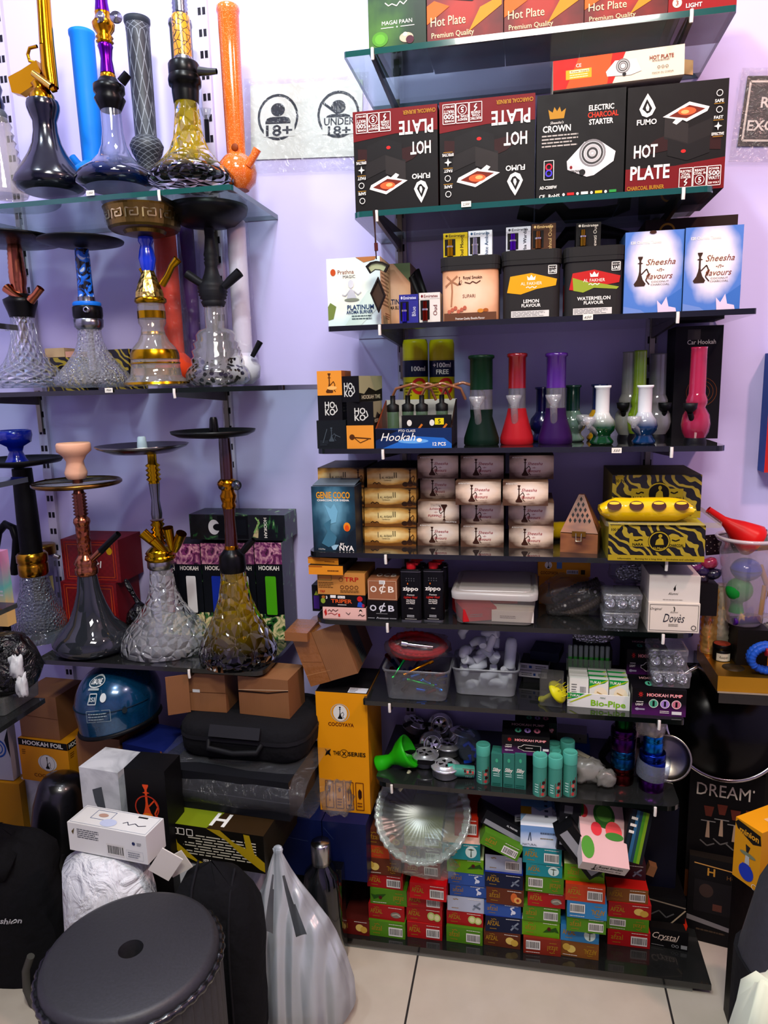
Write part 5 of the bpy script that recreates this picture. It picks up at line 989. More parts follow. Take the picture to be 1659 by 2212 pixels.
y7 = onz(1424, 1546, z).y
k1 = pump(1364, 1481, 1546, 1489, 'black hookah pump carton with three coloured circles at the shelf end', y7, z, 'c')
k2 = bx('support_carton', 'black carton under the rear hookah pump carton', 'carton', 1350, 1440, 1495, 1462, '#141216', y7 + .09, z, .07)
pump(1353, 1442, 1461, 1404, 'black hookah pump carton half hidden behind the clear foil boxes', y7 + .088, k2, 'l', .07)
k3 = foilbox(1406, 1494, 1488, 1452, 'lower clear box on the pump carton', k1 + .001, y7 + .004, .075)
foilbox(1402, 1487, 1451, 1404, 'upper clear box on the pump carton', k3 + .001, y7 + .008, .075)
kb = bx('black_carton', 'black carton standing at the back under the shelf', 'carton', 1345, 1425, 1440, 1396, '#1b1a1c', 1.79, z, .06)
bx('black_carton', 'black carton with pale lettering topmost at the back of the tub shelf', 'carton', 1345, 1425, 1395, 1376, '#1b1a1c', 1.785, kb, .07, art=[('t', '#b8b4ac', 'GOCOCO', .42, .5, .5, 'b', .66), ('r', '#8a8a88', .8, .2, .98, .9)])
@custom
def chrome_soft(t): t.pri(Base_Color=lin('#f0f1f3'), Metallic=0.75, Roughness=0.2)
# ---------------------------------------------------------------- lowest glass shelf
z = ZS['w']
o = thing('silicone_bowl', 'bright green silicone bowl lying on its side', 'hookah bowl', Vector(at(870, 1622, 1.66)) + Vector((-.028, -.01, -.02)), (.2, 1.05, .25))
MB().lathe([(.013, -.04), (.022, -.04), (.024, -.036), (.019, -.02), (.014, -.002), (.020, .012), (.034, .03), (.042, .048), (.043, .056), (.039, .056), (.036, .046), (.012, .02), (.010, -.03)], '#2fae1c/.35', n=32, cap=(False, False)).done('bowl', o)
MB().lathe([(.010, -.0405), (.013, -.0405)], '#123a0c', n=20, cap=(False, False)).lathe([(.0105, -.039), (.0001, -.038)], '#0c2408', n=20).done('stem_hole', o)
def hmd(px, py, lab, tilt=(0, 0, 0), s=1.0, y_=None):
    y_ = y_ or onz(px, py, z).y; c = Vector((at(px, py, y_).x, y_ + .03 * s, z + .0015 + (.02 if tilt != (0, 0, 0) else 0)))
    o = thing('heat_management_device', lab, 'heat device', c, tilt, 'chrome heat management devices')
    MB().lathe([(.030 * s, 0), (.034 * s, .003), (.034 * s, .02), (.0365 * s, .021), (.0365 * s, .025), (.034 * s, .026), (.026 * s, .032), (.024 * s, .034), (.0235 * s, .030), (.001, .030)], 'chrome_soft', n=30).done('metal_cup', o)
    MB().box((-.046 * s, 0, .028), (.05 * s, .010, .007), '#17171a/.4').done('handle', o, label='black handle')
    m = MB(); 
    for i in range(4): a = i * 1.57 + .4; m.add([Vector((math.cos(a + q) * r * s, math.sin(a + q) * r * s, .0335 if r > .02 else .0308)) for r, q in ((.006, -.3), (.018, -.3), (.018, .3), (.006, .3))], [(0, 1, 2, 3)], '#1a1a1c')
    m.done('vent_holes', o)
hmd(960, 1688, 'chrome heat device with black handle in front on the shelf corner'); hmd(916, 1662, 'chrome heat device left of the front one', s=.95); hmd(966, 1640, 'chrome heat device behind the front one', s=.9)
hmd(925, 1618, 'chrome heat device standing on edge behind the green bowl', (1.2, 0, .4), .9, 1.72); hmd(992, 1612, 'chrome heat device at the back beside the teal tins', (.3, 0, 2.2), .95, 1.74); hmd(886, 1585, 'chrome heat device at the back left of the shelf', (.4, .2, 1.2), .9, 1.79); hmd(950, 1578, 'chrome heat device at the back under the upper shelf', (.9, 0, 0), .95, 1.81)
MB().tube([at(885, 1665, 1.635), at(868, 1700, 1.60), at(862, 1708, 1.595)], .005, '#c9c8a8/.3', 8).done('cream_tube', None, label='cream plastic tube lying at the shelf corner', cat='tube')
heap('clear_pouch', (at(1015, 1620, 1.70).x, 1.7, z + .048), (.06, .02, .09), 'F#d8e4f0/.05', 'clear pouch with blue parts behind the teal tins', 'plastic bag', .15)
for i, (px, py) in enumerate(((1012, 1612), (1024, 1625), (1010, 1640))): MB().tube([(-.012, 0, 0), (0, .0, .010), (.012, 0, -.004)], .005, '#1c4fb8/.4', 8).done('blue_part', None, Vector(at(px, py, 1.7)), (0, i, 0), 'blue plastic part %s in the clear pouch' % ('high', 'midway', 'low')[i], 'plastic part')
def teal(px, pb, pt, hw, lab, rot=None):
    y_ = onz(px, pb, z).y; k = mpp(px, pb, y_); h = at(px, pt, y_).z - z; r = hw * k
    o = thing('teal_tin', lab, 'tin', (at(px, pb, y_).x, y_ + r, z), (0, 0, 0), 'teal cylinder tins on the lowest shelf')
    m = MB(); m.lathe([(r, 0), (r, h * .74)], '#4f9484/.35', n=26)
    cf = lambda u, v, q: Vector(((r + q) * math.sin((u - r * .9) / r), -(r + q) * math.cos((u - r * .9) / r), v))
    paint(m, [('p', '#7a2a2c', [(.5, .02), (.5, .5), (.98, .62), (.98, .02)])] + [('e', c, .72 + .06 * (i % 2), .1 + .13 * i, .13, .06) for i, c in enumerate(('#b84a4a', '#3a1c1c', '#c86a62', '#4a2020'))] + [('n', '#bfe0d6', .1, .12, .4, .46, 4)], cf, r * 1.8, h * .74); m.done('tin_body', o)
    MB().lathe([(r * 1.03, h * .74), (r * 1.03, h * .98), (r * .95, h), (r * .9, h * .985), (.001, h * .985)], '#5aa896/.35', n=26).done('lid', o)
    return o
teal(1043, 1694, 1614, 15, 'teal tin standing beside the teal pump cartons'); 
for px, pb, pt, lab in ((1196, 1707, 1627, 'teal tin in the back row, middle of the cluster'), (1225, 1698, 1606, 'teal tin farthest back in the cluster'), (1196, 1690, 1612, 'teal tin at the back left of the cluster'), (1166, 1722, 1637, 'teal tin in front at the left of the cluster'), (1199, 1724, 1640, 'teal tin in front at the middle of the cluster'), (1231, 1722, 1630, 'teal tin in front at the right of the cluster')): teal(px, pb, pt, 15.5, lab)
o = teal(1005, 1684, 1630, 13, 'teal tin lying on its side beside the chrome heat devices'); o.rotation_euler = (0, -1.45, .2); o.location.z += .014; o.location.x += .02
for i, px in enumerate((1062, 1088, 1113)):
    bx('slim_teal_carton', 'slim teal carton, %s of the three under the pump carton' % ('first from the standing tin', 'middle', 'nearest the tin cluster')[i], 'carton', px, px + 24, 1699 + 3 * i, 1629, '#3d7d70', None, z, .04, art=[('t', WH, 'Sliby', .5, .52, .11, 'bi', .74), ('n', '#bfe0d6', .2, .3, .8, .42, 2), ('e', '#4fae8a', .5, .8, .12, .06), ('n', '#1c5a4c', .1, .02, .9, .12, 2)], rz=-.06, group='slim teal cartons')
ys = onz(1100, 1700, z).y; hs = at(1100, 1632, ys).z - z
kp = pump(1084, 1187, 1633, 1590, 'black hookah pump carton on the slim teal cartons', ys + .0, z + hs + .004, 'l', .075)
s0 = bx('support_carton', 'dark carton behind the slim teal cartons', 'carton', 1110, 1200, 1660, 1632, '#15141a', ys + .08, z, .07)
pump(1112, 1202, 1632, 1560, 'black hookah pump carton standing behind the other one', ys + .08, s0, 'l', .06)
q1 = bx('orange_box', 'orange brown box at the back of the lowest shelf', 'box', 1200, 1272, 1668, 1628, '#8a4a24', 1.765, z, .06)
q2 = bx('blue_box', 'blue and white box at the back under the metal box', 'box', 1205, 1274, 1627, 1606, '#2a4f8a', 1.765, q1, .06, art=[('r', '#c9ccd0', 0, 0, .45, 1)])
MB().box((0, 0, .012), (.075, .05, .024), 'M#9a9a94/.4').ball((.02, -.0255, .012), .002, '#222222', 8).done('metal_box', None, Vector((at(1236, 1600, 1.78).x, 1.795, q2 + .0005)), (0, 0, -.06), 'flat grey metal box at the back of the lowest shelf', 'metal box')
MB().box((0, 0, .03), (.015, .012, .06), '#131214').tube([(0, 0, .02), (.03, 0, .09)], .009, '#141316', 8).done('black_stick', None, Vector((at(1300, 1604, 1.78).x, 1.78, z + .0)), (0, .45, 0), 'black plastic handle leaning at the back of the lowest shelf', 'handle tool')
MB().box((0, 0, .006), (.055, .02, .012), '#c9c2b0').box((.0, -.002, .014), (.05, .012, .006), '#b8b09c').done('plastic_comb', None, Vector((at(1262, 1672, 1.70).x, 1.70, z + .03)), (.2, .35, -.3), 'cream plastic strip lying behind the wrapped lump', 'plastic strip')
heap('wrapped_lump', (at(1272, 1700, 1.64).x, 1.655, z + .03), (.07, .05, .058), 'P#cfccc4/.6', 'crumpled milky plastic wrap beside the tin cluster', 'plastic wrap', .4)
heap('wrapped_lump', (at(1308, 1710, 1.63).x, 1.64, z + .022), (.045, .04, .042), 'P#c9c6be/.45', 'small tail of crumpled wrap beside the grinder stack', 'plastic wrap', .4)
def grinders(px, spec, lab, y_):
    zz_ = z
    for c, nm_, hw, ht, var in spec:
        k = mpp(px, 1700, y_); r = hw * k; h = ht * k * 1.25
        o = thing('metal_grinder', '%s metal grinder %s' % (nm_, lab), 'grinder', (at(px, 1700, y_).x, y_ + .03, zz_), 0, 'stacked metal grinders')
        MB().lathe([(r * .97, 0), (r, .002), (r, h * .55), (r * .96, h * .57), (r * .96, h * .6), (r, h * .62), (r, h * .96), (r * .95, h), (.001, h)], 'M%s/.28' % c, n=30, flute=0).done('grinder_body', o)
        MB().lathe([(r * 1.012, h * .66), (r * 1.012, h * .7)], 'M%s/.2' % c, n=30, cap=(False, False)).lathe([(r * 1.012, h * .78), (r * 1.012, h * .82)], 'M%s/.2' % c, n=30, cap=(False, False)).done('ribs', o)
        zz_ += h + .0005
    return zz_
g1 = grinders(1347, [('#5a1c1c', 'dark red', 25, 32, 0), ('#1c5a86', 'blue', 27, 34, 0), ('#4a1c5a', 'purple', 28, 40, 0), ('#0f4a22', 'dark green', 20, 40, 0)], 'in the stack beside the wrapped lump', 1.64)
g2 = grinders(1412, [('#4a1a5e', 'purple', 28, 36, 0), ('#2440a0', 'deep blue', 29, 38, 0), ('#1c7ac0', 'bright blue', 22, 34, 0), ('#b9b6b0', 'silver', 24, 34, 0)], 'in the stack at the shelf end', 1.62)
heap('stretch_wrap', (at(1408, 1600, 1.62).x, 1.65, g2 - .015), (.07, .07, .065), 'F#e4e2dc/.3', 'clear wrap twisted over the topmost silver grinder', 'plastic wrap', .2)
MB().lathe([(.036, 0), (.038, .02), (.037, .045)], 'F#c8d0e0/.2', n=24, cap=(False, False)).done('stretch_wrap', None, (at(1412, 1690, 1.62).x, 1.65, z + .035), (.1, .1, 0), 'clear wrap around the deep blue grinder', 'plastic wrap')
MB().lathe([(.001, 0), (.04, .002), (.052, .008), (.056, .012), (.055, .014), (.05, .010), (.04, .005), (.001, .003)], 'M#b0a898/.2', n=36).done('steel_plate', None, Vector((at(1440, 1680, 1.72).x, 1.72, z + .042)), (1.05, .15, -.3), 'small steel plate leaning behind the grinder stack', 'plate')
# ---------------------------------------------------------------- base board and the wall of tobacco cartons
x0, x1 = at(716, 2020, FRONT).x, at(1537, 2127, FRONT).x
o = thing('base_board', 'black base board on the tiles under the tobacco cartons', 'board', ((x0 + x1) / 2, FRONT, 0))
MB().box((0, .15, .022), (x1 - x0, .30, .016), 'shelf_dark').done('top_board', o)
MB().box((-.02, .15, .007), (x1 - x0 - .04, .29, .0135), 'G#b9bdb4/.3').done('glass_sheet', o, label='clear glass sheet under the board')
ZB = .0305
GO = '#a8842c'
CL = dict(brown='#6a3a26', red='#a82428', green='#5a8a26', lime='#6fa01c', maroon='#5a1c34', cream='#b0a860', teal='#2a8f96', blue='#3c5ea0', navy='#1c2644', white='#b4bccb', orange='#b84a2a', sky='#3f86b4', rust='#8a3626', amber='#8a5a2c', plum='#4a2a34', scarlet='#c01824')
OR = ['lowest', 'second from the bottom', 'third from the bottom', 'fourth from the bottom', 'fifth from the bottom', 'sixth from the bottom', 'seventh from the bottom', 'eighth from the bottom', 'ninth from the bottom']
CN = ['', 'first', 'second', 'third', 'fourth', 'fifth', 'sixth', 'seventh']
FR = {'apple': [('e', '#b8c87a', .7, .5, .11, .28), ('e', '#d8d8a8', .7, .5, .07, .18), ('e', '#b8c87a', .86, .45, .1, .26), ('e', '#d8d8a8', .86, .45, .065, .17)],
      'peach': [('e', '#c8703c', .74, .5, .09, .3), ('e', '#d8a860', .84, .36, .1, .2), ('e', '#a8482c', .84, .36, .04, .1)],
      'paan': [('p', '#2f5a1c', [(.56, .3), (.7, .62), (.86, .4)]), ('p', '#2f5a1c', [(.72, .5), (.9, .7), (.98, .36)]), ('e', '#5a1c1c', .72, .55, .05, .12)],
      'ice': [('p', '#b8d0e0', [(.66, .3), (.7, .76), (.8, .6), (.86, .3)]), ('p', '#8fb0d0', [(.76, .3), (.84, .7), (.92, .4)])],
      'palm': [('e', '#cfe0da', .76, .5, .15, .36), ('p', '#5a6a5a', [(.74, .2), (.75, .6), (.66, .66), (.76, .72), (.86, .64), (.77, .6), (.78, .2)])],
      'cool': [('l', '#d8dce8', [(.74, .2), (.78, .5), (.72, .7), (.82, .8)], .1), ('e', '#d8dce8', .8, .4, .06, .14)], 'lemon': [('e', '#d8c070', .72, .5, .12, .24), ('e', '#c8a850', .84, .4, .1, .22)], 'smoke': [('l', '#8a94a0', [(.7, .2), (.8, .5), (.9, .7)], .1), ('l', '#6a7484', [(.72, .5), (.9, .3)], .12)], 'silver': [('e', '#8a8478', .76, .42, .14, .2), ('l', '#b9b0a0', [(.66, .4), (.8, .5), (.9, .34)], .08)]}
def tob(kind, txt):
    A = [('t', GO, txt, .22, .56, .3 if txt == 'AFZAL' else .34, 'b' if txt == 'AFZAL' else '', .34 if txt == 'AFZAL' else .28), ('n', GO, .12, .16, .32, .26, 1), ('l', GO, [(.16, .82), (.2, .78), (.24, .84), (.3, .78)], .04), ('n', WH, .56, .84, .96, .92, 1)]
    return A + ([('b', .74, .42, .38, .56)] if kind == 'bar' else FR.get(kind, []))
KN = dict(bar='a barcode', apple='two apple halves', peach='a peach', paan='a green leaf', ice='pale ice', palm='a palm', cool='a white swirl', lemon='a halved fruit', smoke='grey smoke', silver='a silver fruit')
COLS = [None,
 [(798, 876, 1990, 2025, 'green', 'bar', 'a'), (798, 875, 1957, 1988, 'red', 'silver', 'A'), (800, 878, 1922, 1955, 'green', 'paan', 'aU'), (795, 872, 1890, 1920, 'red', 'bar', 'A'), (789, 866, 1856, 1890, 'brown', 'lemon', 'AU'), (799, 878, 1829, 1856, 'orange', 'silver', 'A'), (791, 871, 1793, 1829, 'brown', 'peach', 'a')],
 [(880, 955, 1994, 2028, 'red', 'bar', 'A'), (880, 957, 1962, 1994, 'red', 'apple', 'A'), (880, 956, 1932, 1962, 'red', 'bar', 'A'), (887, 966, 1910, 1945, 'scarlet', 'bar', 'A'), (876, 953, 1862, 1895, 'rust', 'bar', 'a'), (878, 955, 1832, 1862, 'maroon', 'bar', 'A'), (872, 952, 1797, 1830, 'cream', 'bar', ' ')],
 [(966, 1044, 2000, 2039, 'green', 'bar', 'a'), (966, 1045, 1970, 2000, 'red', 'apple', 'A'), (966, 1045, 1938, 1970, 'white', 'smoke', ' '), (970, 1049, 1912, 1938, 'blue', 'cool', 'a'), (968, 1047, 1886, 1912, 'blue', 'cool', 'a'), (966, 1045, 1855, 1886, 'lime', 'paan', 'a'), (954, 1035, 1822, 1857, 'teal', 'palm', 'A')],
 [(1047, 1126, 2015, 2047, 'brown', 'lemon', 'A'), (1047, 1126, 1980, 2015, 'navy', 'smoke', 'A'), (1047, 1126, 1952, 1980, 'blue', 'cool', 'a'), (1052, 1133, 1920, 1955, 'brown', 'peach', 'a'), (1049, 1131, 1888, 1920, 'navy', 'smoke', 'A'), (1049, 1128, 1845, 1884, 'white', 'bar', ' ')],
 [(1129, 1210, 2026, 2063, 'rust', 'bar', 'aU'), (1129, 1210, 1990, 2024, 'lime', 'paan', 'a'), (1129, 1210, 1958, 1991, 'green', 'bar', 'a'), (1139, 1220, 1927, 1960, 'red', 'silver', 'A'), (1136, 1218, 1893, 1929, 'green', 'bar', 'aU'), (1136, 1214, 1868, 1894, 'teal', 'palm', 'A'), (1131, 1215, 1830, 1868, 'teal', 'bar', 'A')],
 [(1212, 1295, 2033, 2070, 'amber', 'lemon', 'AU'), (1212, 1295, 2001, 2036, 'sky', 'palm', 'A'), (1223, 1308, 1983, 2015, 'green', 'bar', 'a'), (1225, 1311, 1949, 1985, 'sky', 'bar', 'AU'), (1222, 1308, 1909, 1949, 'orange', 'bar', 'A'), (1218, 1305, 1868, 1905, 'lime', 'paan', 'a')],
 [(1312, 1404, 2011, 2045, 'red', 'bar', 'a'), (1311, 1402, 1984, 2011, 'green', 'bar', 'aU'), (1312, 1405, 1953, 1984, 'red', 'lemon', 'A'), (1309, 1399, 1920, 1950, 'amber', 'bar', 'A'), (1305, 1396, 1865, 1892, 'plum', 'smoke', 'A'), (1302, 1390, 1836, 1865, 'plum', 'smoke', 'A')]]
TOPC = {'lime': '#d8e0a8', 'teal': '#e0b8a8', 'scarlet': '#d01822', 'orange': '#c8401c', 'navy': '#2440a0', 'amber': '#c82c24', 'white': '#15161a', 'sky': '#2f74a4', 'red': '#b82c2c'}
ctop = [0] * 8; cy_ = [0] * 8
gt = 'tobacco cartons on the base board'
for ci, col in enumerate(COLS):
    if not col: continue
    zz_ = ZB; yb0 = None
    for ri, (a, b, pt, pb, c, kind, st) in enumerate(col):
        pm = (a + b) / 2; y_ = onz(pm, pb, zz_).y
        if yb0 is None: yb0 = y_
        y_ = min(max(y_, yb0 - .03), yb0 + .04)
        h = min(max(at(pm, pt, y_).z - zz_, .034), .045)
        bx('tobacco_carton', '%s carton with %s, %s row up, %s column from the navy cartons' % (c, KN[kind], CN[ri + 1], CN[ci]), 'carton', a, b, pb, pt, CL[c] + '/.35', y_, zz_, .17, rz=random.uniform(-.03, .03), h=h, art=tob(kind, 'AFZAL' if st[0] == 'A' else ('afzal' if st[0] == 'a' else '')), flip='U' in st, topmat=TOPC.get(c, CL[c]), group=gt)
        zz_ += h + .0004
    ctop[ci], cy_[ci] = zz_, yb0
bx('tobacco_carton', 'long dark red carton lying deep at the left end of the base board', 'carton', 726, 798, 2018, 1986, '#6e2420/.3', None, ZB, .22, art=tob('lemon', 'afzal'), topmat='#5a241e', group=gt)
bx('teal_card_carton', 'blue green carton printed with small text standing at the back left', 'carton', 742, 797, 1960, 1862, '#3f7f96', 1.80, ZB, .06, art=[('n', '#1c3a4a', .1, .45, .9, .95, 9), ('n', '#1c3a4a', .1, .3, .3, .36, 1)])
bx('tobacco_carton', 'dark maroon carton on top of the first two columns behind the glass plate', 'carton', 842, 893, 1792, 1768, '#5a1c26/.35', 1.72, max(ctop[1], ctop[2]) + .001, .14, art=tob('', 'AFZAL'), group=gt)
zr = ctop[3]
bx('tobacco_carton', 'orange red carton with barcode on top of the third column beside the plate', 'carton', 982, 1033, 1803, 1768, '#b8321c/.35', cy_[3] + .03, zr, .14, art=[('n', WH, .4, .84, .96, .94, 1), ('b', .62, .42, .62, .6)], topmat='#c8361c', group=gt)
def slanted(name, lab, px, py, y_, dims, rot, mat, art, topm=None, top=(), grp=None, sidemat=None):
    mb = boxmesh(dims[0], dims[1], dims[2], mat, art, top, topmat=topm, sidemat=sidemat)
    mb.v = [(a, b, c - dims[2] / 2) for a, b, c in mb.v]
    return mb.done(name, None, at(px, py, y_), rot, lab, 'carton', grp)
yz = cy_[4]
slanted('tobacco_carton', 'green carton with barcode tilted on top of the fourth column', 1082, 1814, yz - .005, (.098, .06, .034), (-.1, .42, 0), CL['green'], tob('bar', 'afzal'), grp=gt)
slanted('grey_carton', 'dark carton with a grey label strip tilted above the green one', 1085, 1775, yz + .05, (.125, .11, .034), (-.35, .5, .05), '#1b1c20', [('r', '#8a8c90', .05, .08, .9, .42), ('t', '#c9c9c9', 'AL FAKHER', .6, .7, .12, 'b', .24)], '#121317')
bx('white_tag', 'white paper tag sticking up beside the blue water carton', 'tag', 1112, 1128, 1776, 1762, '#d8d8d4', yz + .05, None, .002, rz=.3, art=[('n', '#4a4a4a', .2, .2, .8, .8, 2)])
zw = ctop[5]; yw = cy_[5]
bx('water_carton', 'pale blue carton with snowy top standing on the fifth column', 'carton', 1124, 1210, 1829, 1786, 'print_ice', yw - .005, zw, .16, art=[('l', '#4a5a72', [(.2, .3), (.24, .7)], .04), ('l', '#4a5a72', [(.27, .3), (.25, .7)], .04), ('n', '#5a6a82', .5, .6, .9, .8, 1), ('t', '#3a4a62', 'NATURAL', .24, .12, .1, '', .36), ('n', '#8a7a3a', .5, .4, .85, .5, 1)], top=[('p', '#7fb0d4', [(0, .5), (1, .5), (1, 1), (0, 1)]), ('p', '#e6eaf0', [(0, .1), (.3, .5), (.5, .4), (.8, .55), (1, .3), (1, 0), (0, 0)]), ('r', '#d8a81c', 0, .3, .28, .5), ('n', '#2a3a52', .62, .2, .72, .9, 5), ('t', '#2a3a52', 'NATURAL SPRING WATER', .88, .5, .08, 'v', .7)], topmat='#9cc0dc')
z6 = ctop[6]; y6_ = cy_[6]
slanted('black_carton', 'black carton with a grey label strip lying diagonally on the sixth column', 1252, 1828, y6_ - .012, (.14, .05, .05), (0, .95, .1), '#17181b', [('r', '#9a9ca0', .02, .2, .95, .62), ('t', '#3a3a3a', 'AL FAKHER', .5, .8, .14, 'b', .34)], '#101114')
slanted('black_carton', 'black carton with white barcode label standing behind the diagonal one', 1222, 1770, y6_ + .05, (.05, .12, .12), (-.4, .12, .05), '#15161a', [('r', '#d0d0cc', .1, .1, .8, .45), ('n', '#3a3a3a', .15, .14, .75, .4, 4), ('r', '#6a6a6a', .2, .7, .6, .85), ('n', '#c9c9c9', .3, .5, .6, .66, 2)])
WM = [('e', '#3a6a2c', .56, .72, .24, .2), ('e', '#5a8a3c', .56, .74, .18, .12), ('e', '#d8404a', .36, .5, .12, .1), ('e', '#e05a5a', .74, .5, .18, .14), ('e', '#4a8a3a', .74, .42, .2, .06), ('e', '#5a9a3c', .14, .22, .14, .16), ('e', '#c83a40', .1, .74, .1, .1), ('e', '#3a6a2c', .06, .78, .06, .12)]
slanted('royal_carton', 'pink and white carton with watermelon pictures tilted toward the viewer', 1297, 1800, y6_ - .0, (.108, .165, .038), (.55, .16, .12), '#d8d2ce', [('t', '#2a2420', 'Royal Smokin', .64, .66, .26, 'b', .5), ('h', '#2a2420', .3, .5, .7), ('t', '#2a2420', 'Heaven Ice', .64, .3, .2, 'i', .5)], '#d8b4b0', WM)
slanted('rainbow_carton', 'dark carton with a rainbow striped side behind the watermelon carton', 1366, 1790, y6_ + .03, (.05, .1, .12), (-.25, .22, .0), '#202428', [('p', c, [(u, 0), (u + .14, 0), (u + .12, 1), (u - .02, 1)]) for c, u in (('#23303a', .1), ('#3a6a8a', .3), ('#2a4a5a', .44), ('#4f8a2a', .58), ('#7a9a2a', .72))] + [('n', WH, .1, .5, .4, .9, 3)])
# dark cartons at the right end of the base
yk = onz(1450, 2052, ZB).y
bx('crystal_carton', 'black carton with white script title on the right end of the base board', 'carton', 1409, 1491, 2054, 2012, '#141214', yk, ZB, .12, rz=-.1, art=[('t', '#d8c8b8', 'Crystal', .42, .62, .34, 'i', .7), ('l', '#d8c8b8', [(.2, .42), (.7, .42)], .02), ('o', '#8a8a8a', .62, .18, .08, .03), ('o', '#8a8a8a', .72, .18, .08, .03), ('r', '#9a9a98', .82, .1, .98, .3), ('n', '#8a8a8a', .05, .06, .4, .14, 1)], top=[('t', '#d8c8b8', 'Crystal', .5, .45, .3, 'iu', .72), ('p', '#a82c14', [(.88, .3), (.96, .5), (1, .2), (.94, .05)])], topmat='#1a1715')
b5 = bx('black_carton', 'black carton with thin gold line patterns behind the script titled one', 'carton', 1398, 1480, 1985, 1940, '#121113', 1.70, ZB, .12, art=[('l', '#8a8070', [(0, .95), (1, .8)], .03), ('l', '#a89a80', [(.5, .3), (1, .75)], .03), ('l', '#a89a80', [(.5, .25), (1, .2)], .03), ('l', '#5a5a58', [(.1, .6), (.3, .7), (.5, .55), (.7, .65)], .03)])
bx('navy_carton', 'tall navy carton leaning in the dark behind the seventh column', 'carton', 1382, 1462, 1850, 1740, '#16182a', 1.74, b5, .08, rx=0)
bx('wood_strip', 'brown cardboard piece behind the seventh column', 'cardboard piece', 1395, 1412, 1892, 1870, 'cardboard', 1.70, None, .02, ry=.3)
yn = 1.768
bx('dream_carton', 'black hookah carton with white serif title standing in the right corner', 'carton', 1484, 1636, 1985, 1672, '#141113', yn, 0.0, .06, rz=-.16, art=[('t', '#cfc4b4', 'DREAM', .46, .88, .075, '', .72), ('e', '#cfc4b4', .86, .905, .012, .008), ('t', '#cfc4b4', 'NORA', .36, .43, .05, '', .4), ('r', '#5a3418', 0, .2, 1, .37)] + [x for i, (u, v) in enumerate(((.28, .72), (.46, .74), (.64, .72), (.84, .73))) for x in (('p', '#6a3428', [(u - .07, v + .06), (u + .07, v + .06), (u + .04, v), (u - .04, v)]), ('l', '#8a8580', [(u - .1, v - .03), (u + .1, v - .03)], .006), ('p', '#a8907a', [(u - .015, v - .03), (u + .015, v - .03), (u + .03, v - .13), (u - .03, v - .13)]), ('l', '#6a6662', [(u - .1, v - .15), (u, v - .18), (u + .1, v - .16)], .008))])
yh = onz(1550, 2045, 0).y
bx('windowed_carton', 'dark carton with gold letter and picture panel in front of the black hookah carton', 'carton', 1488, 1594, 2043, 1872, '#191719', yh - .005, 0.0, .04, rz=-.2, rx=-.06, art=[('t', '#b88a3c', 'H', .44, .85, .09, 'b'), ('t', '#7a5a34', 'HO', .84, .82, .05), ('r', '#262325', .12, .36, .88, .74), ('e', '#4a3a34', .36, .62, .14, .08), ('r', '#6a4438', .5, .4, .68, .48), ('p', '#8a8684', [(0, .3), (1, .22), (1, .17), (0, .24)]), ('n', '#5a4a3a', .2, .12, .8, .17, 1), ('l', '#c89a5a', [(.1, .93), (.9, .9)], .012)], sidemat='#2a241f')
# round disc with a chrome rim, gold display and the things on it
zd_ = at(1560, 1672, yn).z + .001; R_ = .142
o = thing('round_disc', 'round black glass disc with a chrome rim leaning above the black hookah carton', 'disc', (at(1585, 1530, 1.72).x, 1.73, zd_ + .004), (-.42, 0, 0))
M_ = Matrix.Rotation(math.pi / 2, 3, 'X')
MB().lathe([(.001, -.006), (R_, -.006), (R_, .006), (.001, .006)], 'C#0a0a0b/.22', (0, 0, R_), 56, M_).done('glass_face', o)
m = MB(); m.tube([(R_ * math.cos(2 * math.pi * i / 56), -.002, R_ + R_ * math.sin(2 * math.pi * i / 56)) for i in range(57)], .0055, 'M#b8b4b0/.15', 8, False); m.done('rim', o, label='chrome rim')
GDM = 'M#e0b040/.34'
yd_ = 1.62; a = at(1549, 1495, yd_); zt2 = at(1549, 1460, yd_).z; 
o = thing('gold_display', 'gold stepped display stand with round holes on the right', 'display stand', (a.x, yd_, a.z))
hh = zt2 - a.z; dpt = min(onz(1512, 1392, zt2).y, WALL - .012) - yd_
MB().box((.2, dpt / 2, hh / 2), (.4, dpt, hh), GDM).done('lower_step', o)
MB().box((.26, dpt * .78, hh + .025), (.3, dpt * .44, .05), GDM).done('upper_step', o)
q = onz(1584, 1442, zt2); MB().lathe([(.024, 0), (.024, .0006), (.001, .0006)], '#3a2e1a', n=28).done('round_hole', o, (q.x - a.x, q.y - yd_, hh))
MB().box((.2, -.002, .002), (.4, .004, .004), 'M#d8d0b8').done('front_trim', o)
bx('wall_ledge', 'black wall ledge carrying the gold display stand', 'ledge', 1552, 1800, 1515, 1500, 'L#0d0d0f/.2', yd_ + .01, a.z - .0305, WALL - yd_ - .011, h=.03)
bx('dark_backing', 'tall dark backing added behind the black hookah carton', 'board', 1442, 1720, 1950, 1500, '#0f0f11/.3', 1.853, 0, .02, h=a.z - .032)  # added dark sheet that keeps the wall in this corner black
